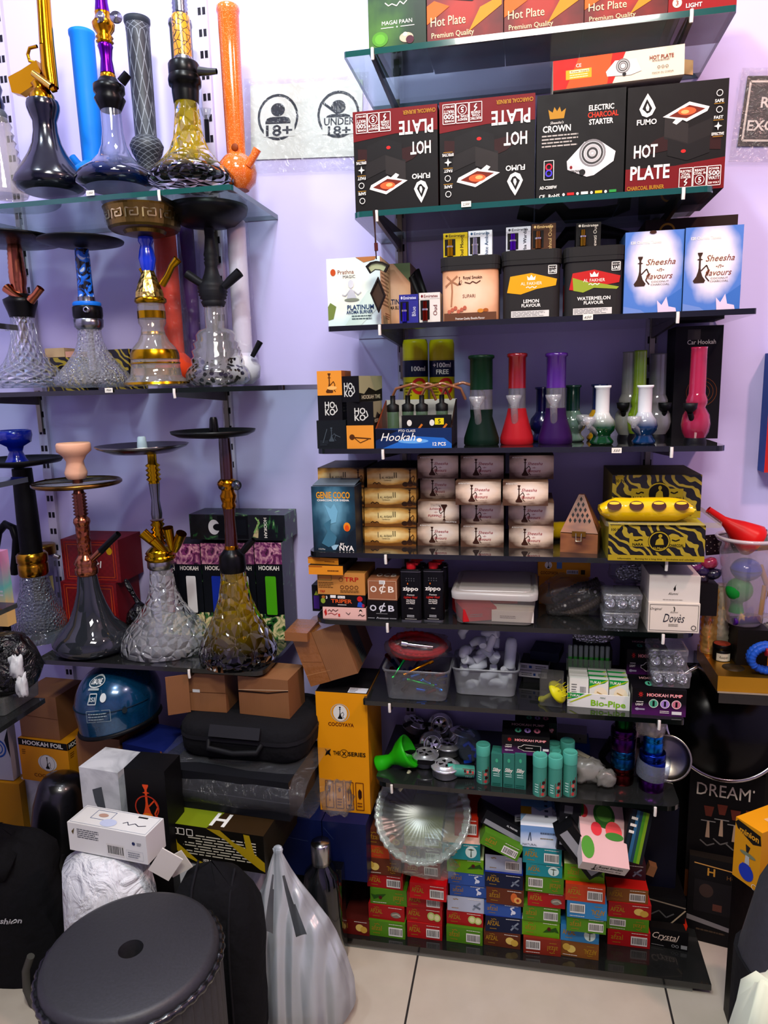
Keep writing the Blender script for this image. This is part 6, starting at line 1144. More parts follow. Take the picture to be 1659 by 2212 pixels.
def jarlabel(name, px, pb, pt, hw, lab):
    y_ = onz(px, pb, zt2).y; k = mpp(px, pb, y_); r = hw * k; h = at(px, pt, y_).z - zt2
    o = thing(name, lab, 'jar', (at(px, pb, y_).x, y_ + r, zt2))
    m = MB(); m.lathe([(r, 0), (r, h * .66), (r * .9, h * .7)], '#17130f/.3', n=26)
    cf = lambda u, v, q: Vector(((r + q) * math.sin((u - r * .8) / r), -(r + q) * math.cos((u - r * .8) / r), v))
    paint(m, [('p', '#dcd2b8', [(i / 8, 0.04) for i in range(9)] + [(1 - i / 8, .5) for i in range(9)]), ('t', '#3a3020', 'Rasayan', .5, .28, .16, 'i', .6)], cf, r * 1.6, h)
    m.done('jar_body', o); MB().lathe([(r * 1.02, h * .7), (r * 1.04, h * .72), (r * 1.04, h * .95), (r, h), (.001, h)], '#14110f/.3', n=26).lathe([(r * .9, h * 1.001), (.001, h * 1.002)], '#8a3a28', n=26).done('lid', o)
jarlabel('cream_jar', 1563, 1430, 1396, 20, 'small black jar with cream label on the gold display')
# blue hose coil and bag at the frame edge
cq = Vector(at(1655, 1418, 1.655)); m = MB(); pts = []
for i in range(200):
    t = i / 200 * 2 * math.pi * 2.6; pts.append(cq + Vector((.036 * math.cos(t), -.012 + .012 * math.sin(t * .3), .03 * math.sin(t))))
m.tube(pts, [.008 if i % 3 else .0066 for i in range(200)], '#2a5ab0/.4', 8).tube([cq + Vector((-.012, -.03, .022)), cq + Vector((.03, -.03, .02))], .009, '#8a1c24/.35', 12); m.done('coiled_hose', None, label='blue ribbed hose coiled on the gold display at the right edge', cat='hose')
yj = 1.75
heap('plastic_bag', (at(1640, 1368, yj).x, yj + .02, at(1640, 1368, yj).z), (.12, .06, .07), 'F#f0f0ec/.06', 'clear plastic bag with a dark hose at the right edge', 'plastic bag', .35)
m = MB(); P_ = [Vector(at(px, py, yj + .02)) for px, py in ((1605, 1375), (1625, 1362), (1645, 1357), (1670, 1350))]; fine = [a_.lerp(b_, i / 12) for a_, b_ in zip(P_, P_[1:]) for i in range(12)]
m.tube(fine, [.011 if i % 3 else .009 for i in range(len(fine))], '#1c1a1a/.35', 10); m.done('ribbed_hose', None, label='dark ribbed hose inside the bag at the right edge', cat='hose')
# amber wrapped stacks behind
for i, (px, pt, pb, c_, hw) in enumerate(((1530, 1268, 1392, '#b8842c', 20), (1556, 1262, 1392, '#cfc0a0', 18))):
    ya = 1.77; m = MB(); k = mpp(px, 1330, ya); zb0, zt0 = zt2 + .0005, at(px, pt, ya).z; n_ = 22
    m.lathe([(hw * k * (1 if j % 2 else .9), zb0 + (zt0 - zb0) * j / n_) for j in range(n_ + 1)], 'G%s/.3:w' % ('#ffc850' if i == 0 else '#f4e6c8'), n=20); m.lathe([(hw * k * .6, zb0 + .002), (hw * k * .6, zt0 - .002)], 'M%s/.35:h' % c_, n=16)
    m.done('wrapped_stack', None, (at(px, 1390, ya).x, ya, 0), (0, 0, 0), ('amber' if i == 0 else 'clear') + ' plastic wrapped stack of ribbed cups behind the black jar', 'cup stack', 'wrapped cup stacks behind the gold display')
for i, (px, py, c_) in enumerate(((1498, 1222, '#7a2a6a'), (1516, 1232, '#3a2458'), (1532, 1218, '#a83a5a'), (1540, 1240, '#22203a'), (1512, 1250, '#2a1a28'))):
    MB().ball((0, 0, 0), .02, 'L%s:w' % c_, 14, (1, .8, .7), .4, 50).done('wrapped_sweet', None, at(px, py, 1.75), (i, 0, 0), '%s foil wrapped pack behind the white cartons' % ('magenta', 'violet', 'pink', 'dark blue', 'dark plum')[i], 'wrapped pack')
bx('pack_shelf', 'dark stand behind the white cartons carrying wrapped packs', 'stand', 1484, 1548, 1330, 1262, '#1d1a1c', 1.72, None, .10)
# big clear jar with a red funnel
yjr = 1.74; cz = at(1600, 1345, yjr); k = mpp(1600, 1230, yjr); zt3 = at(1608, 1165, yjr).z
o = thing('clear_jar', 'large clear plastic jar of colourful parts at the right edge', 'jar', (at(1606, 1340, yjr).x, yjr, cz.z))
hj = zt3 - cz.z
MB().lathe([(34 * k, 0), (40 * k, .006), (48 * k, hj * .4), (62 * k, hj * .85), (66 * k, hj), (70 * k, hj * 1.0), (70 * k, hj * 1.04), (66 * k, hj * 1.05)], 'G#ece6e8/.14', n=40, cap=(True, False)).done('jar_wall', o)
m = MB(); m.tube([(68 * k * math.cos(2 * math.pi * i / 40), 68 * k * math.sin(2 * math.pi * i / 40) , hj * 1.03) for i in range(41)], .004, 'G#f4eef0/.4', 8, False); m.done('rim', o)
bx('jar_stand', 'dark block under the large clear jar', 'stand', 1592, 1660, 1400, 1346, '#1a1612', yjr - .05, zt2 + .0005, .1, h=max(.01, cz.z - zt2 - .001))
B = Vector(o.location)
MB().ball((0, 0, 0), .034, 'L#1c3ab0/.2', 22, (1, 1, .8)).lathe([(.0345, -.002), (.0345, .002)], 'L#16308a', n=22, cap=(False, False)).done('round_case', None, B + Vector((-.005, -.012, hj * .66)), (0, 0, 0), 'shiny blue round case in the clear jar', 'case')
MB().ball((0, 0, 0), .030, '#1f8a3a/.35', 20, (1, .9, 1)).done('green_bowl', None, B + Vector((-.018, -.016, hj * .42)), (0, 0, 0), 'green rounded bowl in the clear jar', 'bowl')
MB().lathe([(.017, 0), (.013, .02), (.017, .04)], '#1f9a44/.35', n=18).done('green_spool', None, B + Vector((-.02, -.01, .03)), (0, 0, 0), 'green spool low in the clear jar', 'spool')
MB().tube([(-.03, 0, 0), (.03, 0, .002)], .009, '#4a1c7a/.3', 14).done('purple_tube', None, B + Vector((.0, -.022, .012)), (0, 0, .2), 'purple tube lying at the bottom of the clear jar', 'tube')
MB().tube([(0, 0, 0), (.004, 0, .07)], .005, '#c8a01c/.35', 12).done('yellow_stick', None, B + Vector((.03, -.02, hj * .14)), (0, 0, 0), 'yellow stick upright in the clear jar', 'stick')
MB().tube([(0, 0, 0), (.03, 0, -.08)], .006, '#c8a47a/.35', 12).done('tan_stick', None, B + Vector((.022, -.02, hj * .72)), (0, 0, 0), 'tan stick slanting in the clear jar', 'stick')
o = thing('funnel', 'red plastic funnel lying across the mouth of the clear jar', 'funnel', B + Vector((-.012, -.006, hj * 1.04 + .004)), (0, -.95, 0))
MB().lathe([(.036, -.03), (.040, -.022), (.036, -.01), (.026, .018), (.014, .045), (.0095, .06), (.008, .098), (.0085, .10), (.006, .10), (.0075, .06), (.012, .044), (.034, -.02)], '#c8201c/.35', n=32, cap=(False, False)).done('cone', o)
m = MB(); m.box((0, 0, 0), (.14, .004, .05), '#2a1c24'); paint(m, [('e', '#c9b9b4', .03 + .06 * i, .2 + .3 * (j + .5 * (i % 2)), .008, .022) for i in range(16) for j in range(3)], lambda u, v, q: Vector((-.07 + u, -.002 - q, -.025 + v)), .14, .05)
m.done('dotted_cloth', None, at(1590, 1172, 1.80), (0, -.12, 0), 'dark cloth with white dots behind the clear jar', 'cloth')
# minion carton, stool and cloth at the right edge
A_ = at(1590, 1764, 1.45); B_ = onz(1647, 1800, A_.z); hh = A_.z - at(1578, 1888, 1.45).z; wq = (B_ - A_).length
o = thing('yellow_hookah_carton', 'yellow carton with a blue hookah print at the right edge', 'carton', (A_.x, A_.y, A_.z - hh), math.atan2(B_.y - A_.y, B_.x - A_.x))
mb = boxmesh(wq, .14, hh, '#cc941c', [('p', '#1c1814', [(.0, .92), (.1, .98), (.95, .93), (1, .78), (.7, .72), (.1, .84)]), ('t', '#d8a02c', 'minion', .54, .85, .1, 'b', .72), ('p', '#2a2624', [(.44, .66), (.62, .64), (.54, .52), (.48, .52)]), ('e', '#7a8068', .54, .5, .3, .035), ('p', '#b0b0ac', [(.46, .48), (.6, .48), (.62, .34), (.44, .34)]), ('e', '#2440a8', .52, .2, .28, .14), ('r', '#2440a8', .36, .2, .68, .33), ('o', '#e0d8c8', .86, .04, .05, .008)], [('p', '#d8b07a', [(.5, .3), (.9, .3), (.9, .5), (.55, .5)])], topmat='#d89a1c')
mb.v = [(p[0] + wq / 2, p[1] + .07, p[2]) for p in mb.v]; mb.done('carton_body', o)
zq = A_.z - hh; bx('dark_block', 'dark carton under the yellow hookah carton at the right edge', 'carton', 1640, 1800, 2090, 1950, '#121113', 1.34, 0, .2, h=max(.02, zq - .0005))
ysr = .86; eL = at(1597, 2010, ysr); zT = at(1665, 1785, ysr).z; zM = at(1600, 2050, ysr).z
o = thing('padded_chair', 'black padded vinyl chair back cut by the right edge of the photo', 'chair', (eL.x + .125, ysr, 0), .2)
MB().loft([rr(.25, .12, .05, zM), rr(.21, .12, .05, zM + (zT - zM) * .5), rr(.155, .11, .045, zM + (zT - zM) * .8), rr(.12, .09, .04, zM + (zT - zM) * .95), rr(.07, .05, .022, zT)], 'black_vinyl').done('backrest', o)
MB().loft([rr(.255, .13, .05, 0), rr(.255, .13, .05, zM - .001)], 'black_fabric').done('skirt', o)
zP = at(1650, 2110, .66).z
heap('pale_cloth', (at(1672, 2190, .66).x, .66, zP / 2), (.10, .09, zP), '#c9cdb8/.8', 'pale green cloth at the bottom right corner', 'cloth', .12)
# glass cake plate in a bag under the lowest shelf
pc = Vector((at(914, 1716, 1.64).x, 1.635, .365)); 
o = thing('glass_plate', 'ribbed clear glass plate in a bag leaning on the tobacco cartons', 'plate', pc, (.785, .0, .0))
rp = 104 * mpp(914, 1716, 1.6)
MB().lathe([(.001, .0), (rp * .62, 0), (rp * .70, .006), (rp * .97, .016), (rp, .018), (rp, .022), (rp * .97, .021), (rp * .7, .011), (rp * .62, .005), (.001, .005)], 'P#e8f0ea/.07', n=160, flute=40, fa=.012).done('dish', o)
m = MB(); n_ = 160; m.loft([[Vector((rp * (a_ + .014 * math.cos(40 * 2 * math.pi * i / n_)) * math.cos(2 * math.pi * i / n_), rp * (a_ + .014 * math.cos(40 * 2 * math.pi * i / n_)) * math.sin(2 * math.pi * i / n_), b_)) for i in range(n_)] for a_, b_ in ((.86, .012), (.95, .017), (1.0, .016), (1.02, .020), (1.0, .025), (.95, .022), (.86, .016))], 'G#f0f4f0/.16', False, False); m.done('fluted_rim', o)
heap('plate_bag', tuple(pc + Vector((.005, -.085, -.06))), (.17, .05, .10), 'F#f4f6f4/.04', 'clear bag hanging in folds below the glass plate', 'plastic bag', .35)
# ---------------------------------------------------------------- hookahs of the left rack
def hk(label, px, pb, y, z, parts, name='hookah', group='standing hookahs'):
    o = thing(name, label, 'hookah', base_at(px, pb, y, z), 0, group); made = {}
    for nm_, mat, pts, *kw in parts:
        kw = kw[0] if kw else {}; dx = kw.pop('dx', 0) * mpp(px, pb, y)
        P_ = [(max(.0005, hw * mpp(px, py, y)), max(0.0, at(px, py, y).z - z)) for hw, py in pts]
        lab = kw.pop('label', None)
        par = o
        if nm_ in ('inner_tube', 'gold_bands'): par = made['base']
        if nm_ == 'tip' and ('tray' in made or 'steel_tray' in made or 'bowl_tray' in made): par = made.get('tray') or made.get('steel_tray') or made.get('bowl_tray')
        made[nm_] = MB().lathe(P_, mat, (dx, 0, 0), **kw).done(nm_, par, label=lab)
    return o
def pt(o, px, py, y): return Vector(at(px, py, y)) - Vector(o.location)
def spout(o, y, pts, rad, mat, nm_='hose_port', label=None, dy=0.0):
    P_ = [pt(o, a, b, y + dy * i) for i, (a, b) in enumerate(pts)]; MB().tube(P_, rad, mat, 14, False).done(nm_, o, label=label)
OP = dict(cap=(True, False)); NO = dict(cap=(False, False))
zA, zB, zC = ZS['A'], ZS['B'], ZS['C']
ya = 1.69
rib = [(38 + 5 * (i % 2) - 1.1 * i, 425 - 9 * i) for i in range(18)]
hk('clear ribbed hookah cut by the left edge of the photo', 14, 425, ya, zA, [('base', 'G#f0ece4/.12', rib + [(12, 240)], OP), ('stem', 'M#6f7178/.25', [(12, 240), (15, 225), (10, 205), (14, 190), (9, 170), (12, 120), (9, 60)], {}), ('collar', '#5a5f66/.3', [(17, 255), (18, 245), (14, 236)], {})])
o = hk('gold gun shaped hookah on a dark navy glass base', 112, 418, ya, zA, [('base', 'L#0a0f22', [(48, 418), (60, 412), (68, 400), (64, 385), (52, 363), (37, 335), (28, 312), (23, 285), (22, 262), (26, 250), (30, 236), (31, 226), (29, 217)], {}), ('gold_collar', 'M#c8941c/.15', [(24, 217), (23, 205), (18, 196), (14, 188), (18, 180), (12, 172)], {})])
spout(o, ya, [(112, 190), (106, 150), (101, 95), (97, 40), (92, -30)], [.016, .018, .017, .016, .016], 'M#c8941c/.15', 'gun_barrel')
spout(o, ya - .012, [(92, 95), (88, 40), (84, -30)], [.007, .006, .006], 'M#b8841a/.2', 'gun_receiver')
g = [pt(o, *q, ya) for q in ((84, 134), (94, 160), (78, 188), (50, 207), (32, 203), (24, 170), (52, 155))]
MB().add([p + Vector((0, s * .011, 0)) for s in (-1, 1) for p in g], [tuple(range(7)), tuple(reversed(range(7, 14)))] + [(i, 7 + i, 7 + (i + 1) % 7, (i + 1) % 7) for i in range(7)], 'M#c8941c/.18').done('gun_grip', o)
spout(o, ya, [(80, 100), (64, 104), (60, 118), (64, 132), (82, 138)], .004, 'M#c8941c/.18', 'trigger_guard')
spout(o, ya - .02, [(112, 188), (72, 158)], [.009, .008], 'M#d8b45a/.2'); spout(o, ya - .02, [(112, 195), (120, 192)], [.006, .007], 'M#c8941c/.2', 'valve_knob')
def tubebong(label, px, pb, y, z, parts, **k): return hk(label, px, pb, y, z, parts, 'tube_pipe', 'tall tube water pipes')
o = tubebong('tall bright blue silicone tube pipe behind the gold gun hookah', 205, 385, 1.78, zA, [('base', '#1f86dc/.5', [(44, 385), (46, 374), (36, 364), (22, 352)], {}), ('tube', '#1f8ae4/.5', [(20, 365), (22, 200), (23, 80), (25, 74), (25, 66), (22, 64), (20, 70)], OP)])
spout(o, 1.77, [(188, 372), (166, 352), (156, 340)], [.011, .010, .010], '#1f86dc/.5', 'stem')
o = hk('hookah with purple and gold stem on a clear and blue base', 254, 408, 1.67, zA, [('base', 'glass_blue_fade', [(60, 408), (76, 400), (79, 390), (70, 374), (50, 358), (33, 338), (24, 315), (20, 285), (19, 232)], OP),
    ('collar', '#111214/.3', [(20, 238), (25, 226), (30, 214), (25, 205), (30, 198), (30, 184), (22, 178), (17, 168)], {}), ('gold_ring', 'M#c08a1c/.2', [(15, 168), (15, 161), (13, 157)], {}), ('purple_stem', 'M#6a1a9a/.22', [(14, 157), (13, 145), (11, 125), (13, 104), (15, 97), (13, 92)], {}),
    ('gold_valve', 'M#c08a1c/.2', [(13, 92), (17, 88), (13, 84), (17, 78), (13, 72), (20, 60), (22, 48), (17, 40), (14, 30), (15, 23)], {}), ('purple_top', 'M#6a1a9a/.22', [(14, 23), (14, 18), (12, 0), (13, -30)], {})])
for qx in (216, 251): MB().lathe([(.012, -.004), (.014, 0), (.013, .004), (.004, .005), (.004, .007), (.001, .007)], 'M#a8aab0/.2', n=20).done('valve_cap', o, tuple(pt(o, qx, 38, 1.65)), (1.4, 0, -.4 if qx < 230 else .4))
spout(o, 1.66, [(262, 178), (276, 160)], [.011, .010], '#131315/.35')
tubebong('dark grey silicone tube pipe with white net lines', 322, 378, 1.78, zA, [('tube', 'net_rubber', [(17, 378), (19, 366), (21, 350), (29, 332), (33, 316), (27, 302), (21, 296), (22, 200), (23, 70), (24, 50)], OP), ('mouth_ring', '#3a4048/.5', [(24, 52), (26, 46), (26, 38), (22, 36), (20, 44)], NO)])
tubebong('grey glitter glass tube pipe behind the yellow stemmed hookah', 412, 385, 1.80, zA, [('tube', 'A#5c6066/.5', [(30, 385), (32, 372), (24, 350), (22, 300), (22, 60), (24, 54), (24, 44), (21, 42)], OP)])
o = hk('hookah with yellow veined stem and black to yellow carved base', 415, 404, 1.66, zA, [('base', 'glass_yellow_black', [(66, 404), (84, 396), (87, 386), (74, 368), (57, 350), (40, 326), (31, 300), (27, 270), (24, 240), (24, 216)], OP),
    ('neck_sleeve', '#101110/.3', [(25, 222), (27, 200), (27, 186), (32, 184), (33, 172), (31, 163)], {}), ('black_collar', '#151516/.3', [(30, 163), (31, 158), (31, 139), (29, 135)], {}), ('chrome_ring', 'M#a8a8a4/.2', [(22, 136), (20, 128), (18, 123)], {}), ('yellow_sleeve', 'veined_yellow', [(18, 124), (18, 80), (18, 34), (16, 30)], {}), ('spring_coil', 'M#9aa0a8/.2', [(13, 34)] + [(14 + 2 * (i % 2), 30 - 5 * i) for i in range(12)], {})])
spout(o, 1.65, [(430, 154), (450, 155), (468, 154)], [.010, .008, .006], 'M#7a7c78/.25', label='chrome hose port')
o = tubebong('orange glitter glass tube pipe at the right end of its shelf', 515, 412, 1.74, zA, [('chamber', 'glitter_orange', [(22, 412), (36, 396), (40, 376), (37, 356), (26, 340), (19, 334)], OP), ('tube', 'glitter_orange', [(19, 338), (20, 250), (21, 120), (22, 30), (24, 24), (24, 14), (21, 10)], NO)])
spout(o, 1.72, [(535, 358), (548, 338), (556, 322)], [.011, .009, .010], 'glitter_orange', 'side_spout'); MB().ball((0, 0, 0), .009, '#8a4414', 14, (1, .3, 1)).done('carb_hole', o, tuple(pt(o, 507, 318, 1.718)))
MB().lathe([(.004, 0), (.010, .010), (.013, .024)], 'G#e8ecf0/.2', n=16, cap=(True, False)).lathe([(.006, -.05), (.006, 0)], '#2a2c34/.3', n=10).done('glass_bowl_stem', None, tuple(at(446, 258, 1.76)), (.2, .1, 0), 'small clear bowl and dark stem on the grey glitter tube', 'pipe bowl')
# middle shelf
TR = lambda hw, r: [(.5, r + 6), (hw * .93, r + 3), (hw, r - 3), (hw * .98, r - 6), (hw * .9, r + 1), (.5, r + 2)]
yb = 1.68
o = hk('rose gold hookah with black tray on a clear cut base', 65, 838, yb, zB, [('base', 'G#eef0f2/.12:d', [(50, 838), (66, 828), (68, 816), (58, 800), (42, 784), (32, 762), (25, 735), (22, 700), (21, 684)], OP), ('inner_tube', 'M#a89a88/.3', [(7, 740), (7, 684)], {}), ('collar', '#151516/.35', [(22, 685), (25, 672), (30, 655), (31, 647), (20, 640), (18, 634)], {}),
    ('rose_stem', 'M#c07a5a/.18', [(15, 636), (13, 620), (15, 610), (16, 596)] + [(15.5 - .22 * i + .8 * (i % 2), 592 - 5 * i) for i in range(12)] + [(12, 526)], {}), ('tray', '#18181b/.3', [(.5, 527), (60, 524), (98, 518), (101, 515), (98, 512), (.5, 515)], dict(dx=-10, n=48)), ('tip', 'M#6a7a80/.3', [(9, 515), (8, 506), (6, 497)], {})])
spout(o, yb - .02, [(48, 648), (28, 634), (14, 622)], [.010, .010, .013], 'M#c07a5a/.18'); spout(o, yb - .02, [(66, 650), (78, 636), (88, 622)], [.011, .009, .010], 'M#c07a5a/.25')
o = hk('hookah with blue patterned stem and black collar on a hammered clear base', 205, 837, yb, zB, [('base', 'G#eef0f2/.14:h', [(54, 837), (70, 830), (73, 820), (62, 802), (46, 782), (32, 760), (24, 738), (21, 708)], OP), ('inner_tube', 'M#b0b0b0/.3', [(7, 800), (7, 708)], {}), ('steel_ring', 'M#9a9c9e/.25', [(22, 712), (27, 706), (28, 690), (25, 688)], {}), ('black_collar', '#121314/.3', [(26, 690), (28, 682), (28, 664), (26, 661)], {}),
    ('blue_ring', '#1f78d0/.35', [(26, 661), (27, 656), (25, 652)], {}), ('chrome_neck', 'M#8c8e90/.25', [(17, 653), (16, 646), (16, 641)], {}), ('patterned_stem', 'blue_camo', [(15, 642), (14, 600), (14, 560), (13, 536)], {}), ('tray', '#222328/.4', [(.5, 533), (50, 529), (80, 521), (81, 518), (78, 517), (50, 522), (.5, 524)], dict(n=48)), ('tip', 'M#6a8a94/.3', [(9, 524), (8, 514), (6, 502)], {})])
MB().lathe([(.0075, 0), (.0075, .01), (.0045, .01)], 'M#b8bcc0/.2', n=16, cap=(True, False)).done('hose_port', o, tuple(pt(o, 190, 669, yb - .028)), (1.57, 0, 0), label='small chrome port')
yb = 1.655
o = hk('hookah with gold bowl tray, blue stem and gold banded base', 340, 834, yb, zB, [('base', 'G#f0ece0/.10', [(56, 834), (63, 829), (60, 822), (50, 813), (47, 790), (46, 762), (41, 750), (31, 738), (24, 722), (22, 708), (27, 698), (27, 664), (26, 655)], OP),
    ('gold_bands', 'M#b8901c/.2', [(48.5, 811), (47.6, 796)], NO), ('gold_bands', 'M#b8901c/.2', [(47.5, 776), (47, 764), (44, 756)], NO), ('gold_bands', 'M#b8901c/.2', [(63.6, 830), (62, 825)], NO), ('gold_bands', 'M#b8901c/.2', [(27.6, 688), (27.6, 672)], NO), ('gold_bands', 'M#b8901c/.2', [(24, 722), (23, 717)], NO), ('gold_bands', 'M#b8901c/.2', [(48, 786), (48, 783)], NO),
    ('gold_lip', 'M#b8901c/.2', [(27, 656), (31, 652), (31, 645), (28, 643)], {}), ('gold_cone', 'M#c8b068/.25:h', [(29, 643), (28, 632), (22, 612), (15, 594), (12, 584)], dict(n=8, smooth=False)), ('blue_stem', 'L#1440c8', [(11, 586), (14, 575), (17, 558), (14, 540), (11, 528), (15, 520), (15, 511), (11, 509)], {}),
    ('bowl_tray', 'M#8a7440/.3', [(14, 510), (38, 506), (42, 499), (64, 498), (69, 493), (71, 478), (76, 454), (78, 450), (75, 450), (66, 490), (.5, 494)], dict(n=48, smooth=False)), ('tip', '#c8d0cc/.4', [(10, 496), (10, 450), (7, 442)], {})])
m = MB(); rk = 74 * mpp(340, 470, yb); dk = 0; zk0 = at(340, 486, yb).z - zB; hk_ = at(340, 462, yb).z - at(340, 486, yb).z
for i in range(14): paint(m, [('l', 'M#d8c890/.2', [(.1, .1), (.1, .9), (.9, .9), (.9, .25), (.4, .25), (.4, .6), (.65, .6)], .13)], lambda u, v, q: Vector(((rk + q) * math.sin(u / rk + i * .449), -(rk + q) * math.cos(u / rk + i * .449), zk0 + v)), rk * .4, hk_)
m.done('key_pattern', o)
spout(o, yb, [(350, 616), (362, 596), (372, 574), (384, 560)], [.009, .008, .008, .011], 'M#b8901c/.18'); spout(o, yb, [(328, 612), (312, 592), (306, 580)], [.006, .006, .008], 'M#b8901c/.18')
yb = 1.715
rings_ = [(37, 716)] + [(40 + 3 * i - 4 * (j % 2) , 722 + 9 * i + 4 * j) for i in range(7) for j in (0, 1)]
o = hk('matt black hookah with concave tray on a ribbed clear base with dark spots', 473, 832, yb, zB, [('base', 'dotted_glass', [(52, 832), (63, 822), (65, 808), (60, 795), (52, 788), (53, 776), (47, 770), (50, 758), (43, 752), (46, 742), (39, 736), (40, 724), (34, 714), (20, 709), (19, 662)], OP), ('inner_tube', 'M#b0a898/.3', [(5, 760), (5, 662)], {}),
    ('body', '#202124/.55', [(21, 662), (25, 652), (21, 648), (27, 644), (25, 641), (29, 637), (27, 634), (30, 630), (28, 627), (30, 620), (27, 612), (20, 604), (15, 590), (12, 576), (14, 566), (12, 563), (14, 559), (12, 556), (14, 550), (12, 540), (9, 510), (10, 490)], {}), ('tray', '#17171a/.35', [(12, 492), (55, 484), (78, 462), (82, 446), (79, 445), (72, 462), (.5, 472)], dict(n=48))])
spout(o, yb - .02, [(448, 620), (428, 608), (404, 592)], [.009, .010, .011], '#202124/.5'); spout(o, yb - .02, [(484, 620), (498, 606), (518, 588)], [.009, .011, .012], '#202124/.5')
# wrapped tubes and cartons behind
for px, pb, y, c_, lab, hw, top in ((380, 815, 1.78, '#d8502a', 'orange tube pipe wrapped in film behind the gold tray hookah', 22, 500), (424, 825, 1.835, '#4a1a6a', 'purple tube pipe wrapped in film beside the black hookah', 17, 490), (530, 815, 1.78, '#d8d8dc', 'white tube pipe wrapped in film at the right end of the middle shelf', 19, 478)):
    o = tubebong(lab, px, pb + 15, y, zB, [('tube', c_ + '/.4', [(hw, pb - 40), (hw, 650), (hw, top), (hw - 3, top - 3)], {}), ('chamber', c_ + '/.4', [(hw * .8, pb + 15), (hw * 1.6, pb), (hw * 1.75, pb - 22), (hw * 1.4, pb - 42), (hw, pb - 52)], {})])
    k_ = mpp(px, 700, y); h_ = at(px, top - 6, y).z - zB
    m = MB(); m.loft([[Vector(((hw * (1.25 + .5 * (1 - j / 9)) * k_ * math.cos(a) * (1 + .18 * noise.noise(Vector((a, j * .9, px))))), hw * 1.2 * k_ * math.sin(a) * (1 + .2 * noise.noise(Vector((a * 2, j, 3)))), h_ * j / 9)) for a in [2 * math.pi * i / 28 for i in range(28)]] for j in range(10)], 'F#f6f4fa/.02', False, False); m.done('film_wrap', o, label='clear wrinkled film')
    if px == 530: spout(o, y - .03, [(545, 770), (562, 738)], [.006, .008], '#1b1b1e/.3', 'stem', 'black stem tip')
bx('charcoal_carton', 'black and yellow carton behind the rose gold and blue hookahs', 'carton', 100, 180, 832, 772, 'calligraphy_print', 1.79, zB, .07, art=[('e', '#15120f', .5, .5, .25, .3), ('o', YB, .5, .5, .3, .03), ('e', YB, .52, .55, .06, .18)])
bx('charcoal_carton', 'black and yellow carton behind the blue and gold hookahs', 'carton', 228, 286, 832, 754, 'calligraphy_print', 1.79, zB, .07, rz=-.15)
bx('cream_box', 'cream box lying on the black and yellow carton', 'box', 98, 140, 771, 752, '#c9b08a', 1.80, at(120, 772, 1.79).z + .001, .05); bx('peach_box', 'small peach box lying on the black and yellow carton', 'box', 142, 166, 771, 759, '#d8a894', 1.80, at(150, 772, 1.79).z + .001, .05)
# lowest shelf of the left rack
yc_ = 1.66
o = hk('hookah with black leather stem, blue bowl and ice glass base', 92, 1398, 1.71, zC, [('flange', 'G#98a4b0/.16', [(54, 1398), (60, 1396), (62, 1386), (60, 1372), (52, 1360), (44, 1352)], dict(flute=60, fa=.012, n=120)), ('base', 'G#b4bec8/.15:h', [(46, 1358), (50, 1346), (46, 1328), (36, 1300), (28, 1272), (25, 1242)], OP),
    ('gold_collar', 'M#b88a2c/.2', [(25, 1242), (27, 1238), (27, 1218), (25, 1216), (28, 1212), (28, 1198), (24, 1193)], {}), ('leather_stem', '#0e0e10/.55:w', [(20, 1194), (20, 1120), (19, 1060), (18, 1012)], {})])
spout(o, 1.69, [(118, 1200), (128, 1204)], [.006, .006], 'M#c8c0b0/.2')
for nm_, mat, pts in (('tray', '#1a1a1c/.35', [(.5, 1012), (78, 1000), (84, 992), (82, 990), (76, 996), (.5, 1006)]), ('bowl', 'L#1432b0', [(21, 1004), (22, 998), (17, 990), (12, 976), (15, 964), (29, 955), (32, 940), (31, 930), (27, 928), (24, 940), (.5, 955)])):
    P_ = [(max(.0005, a * mpp(70, b, 1.71)), at(70, b, 1.71).z - zC) for a, b in pts]; MB().lathe(P_, mat, (pt(o, 36, 1000, 1.71).x * 0 + (at(36, 990, 1.71).x - at(92, 1398, 1.71).x), 0, 0), n=40).done(nm_, o)
o = hk('rose gold spring hookah with peach clay bowl on a smoky blue base', 205, 1402, 1.63, zC, [('base', 'G#3f566c/.10', [(60, 1402), (73, 1392), (75, 1378), (60, 1358), (42, 1338), (30, 1306), (22, 1276), (18, 1242)], OP), ('collar', 'M#b87a5a/.2', [(19, 1242), (22, 1238), (22, 1226), (19, 1222), (23, 1216), (17, 1204), (13, 1198)], {}),
    ('honeycomb_stem', 'M#a8684a/.25:h', [(13, 1199), (13, 1170), (13, 1136)], {}), ('ring', 'M#b87a5a/.2', [(13, 1136), (16, 1128), (15, 1121), (11, 1116)], {}), ('spring_stem', 'M#8a5a48/.25', [(11, 1118)] + [(10 + 4 * (i % 2), 1114 - 3.6 * i) for i in range(15)] + [(9, 1056), (10, 1034)], {})])
xo = at(165, 1040, 1.63).x - at(205, 1402, 1.63).x
def up(o_, px, y, z_, nm_, mat, pts, dx, **k):
    P_ = [(max(.0005, a * mpp(px, b, y)), at(px, b, y).z - z_) for a, b in pts]; MB().lathe(P_, mat, (dx, 0, 0), **k).done(nm_, o_)
up(o, 185, 1.63, zC, 'glass_tray', 'G#e4e4ea/.12', [(.5, 1046), (80, 1044), (80, 1041), (.5, 1043)], xo * .5, n=44); up(o, 185, 1.63, zC, 'gold_rim', 'M#8a6a38/.25', [(79, 1048), (83, 1045), (83, 1041), (80, 1038), (78, 1042)], xo * .5, n=44, cap=(False, False))
up(o, 185, 1.63, zC, 'clay_bowl', '#dcae92/.6', [(16, 1034), (20, 1028), (21, 1020), (17, 1006), (16, 996), (22, 984), (32, 974), (32, 960), (30, 956), (26, 958), (24, 972), (.5, 980)], xo * .55, n=36)
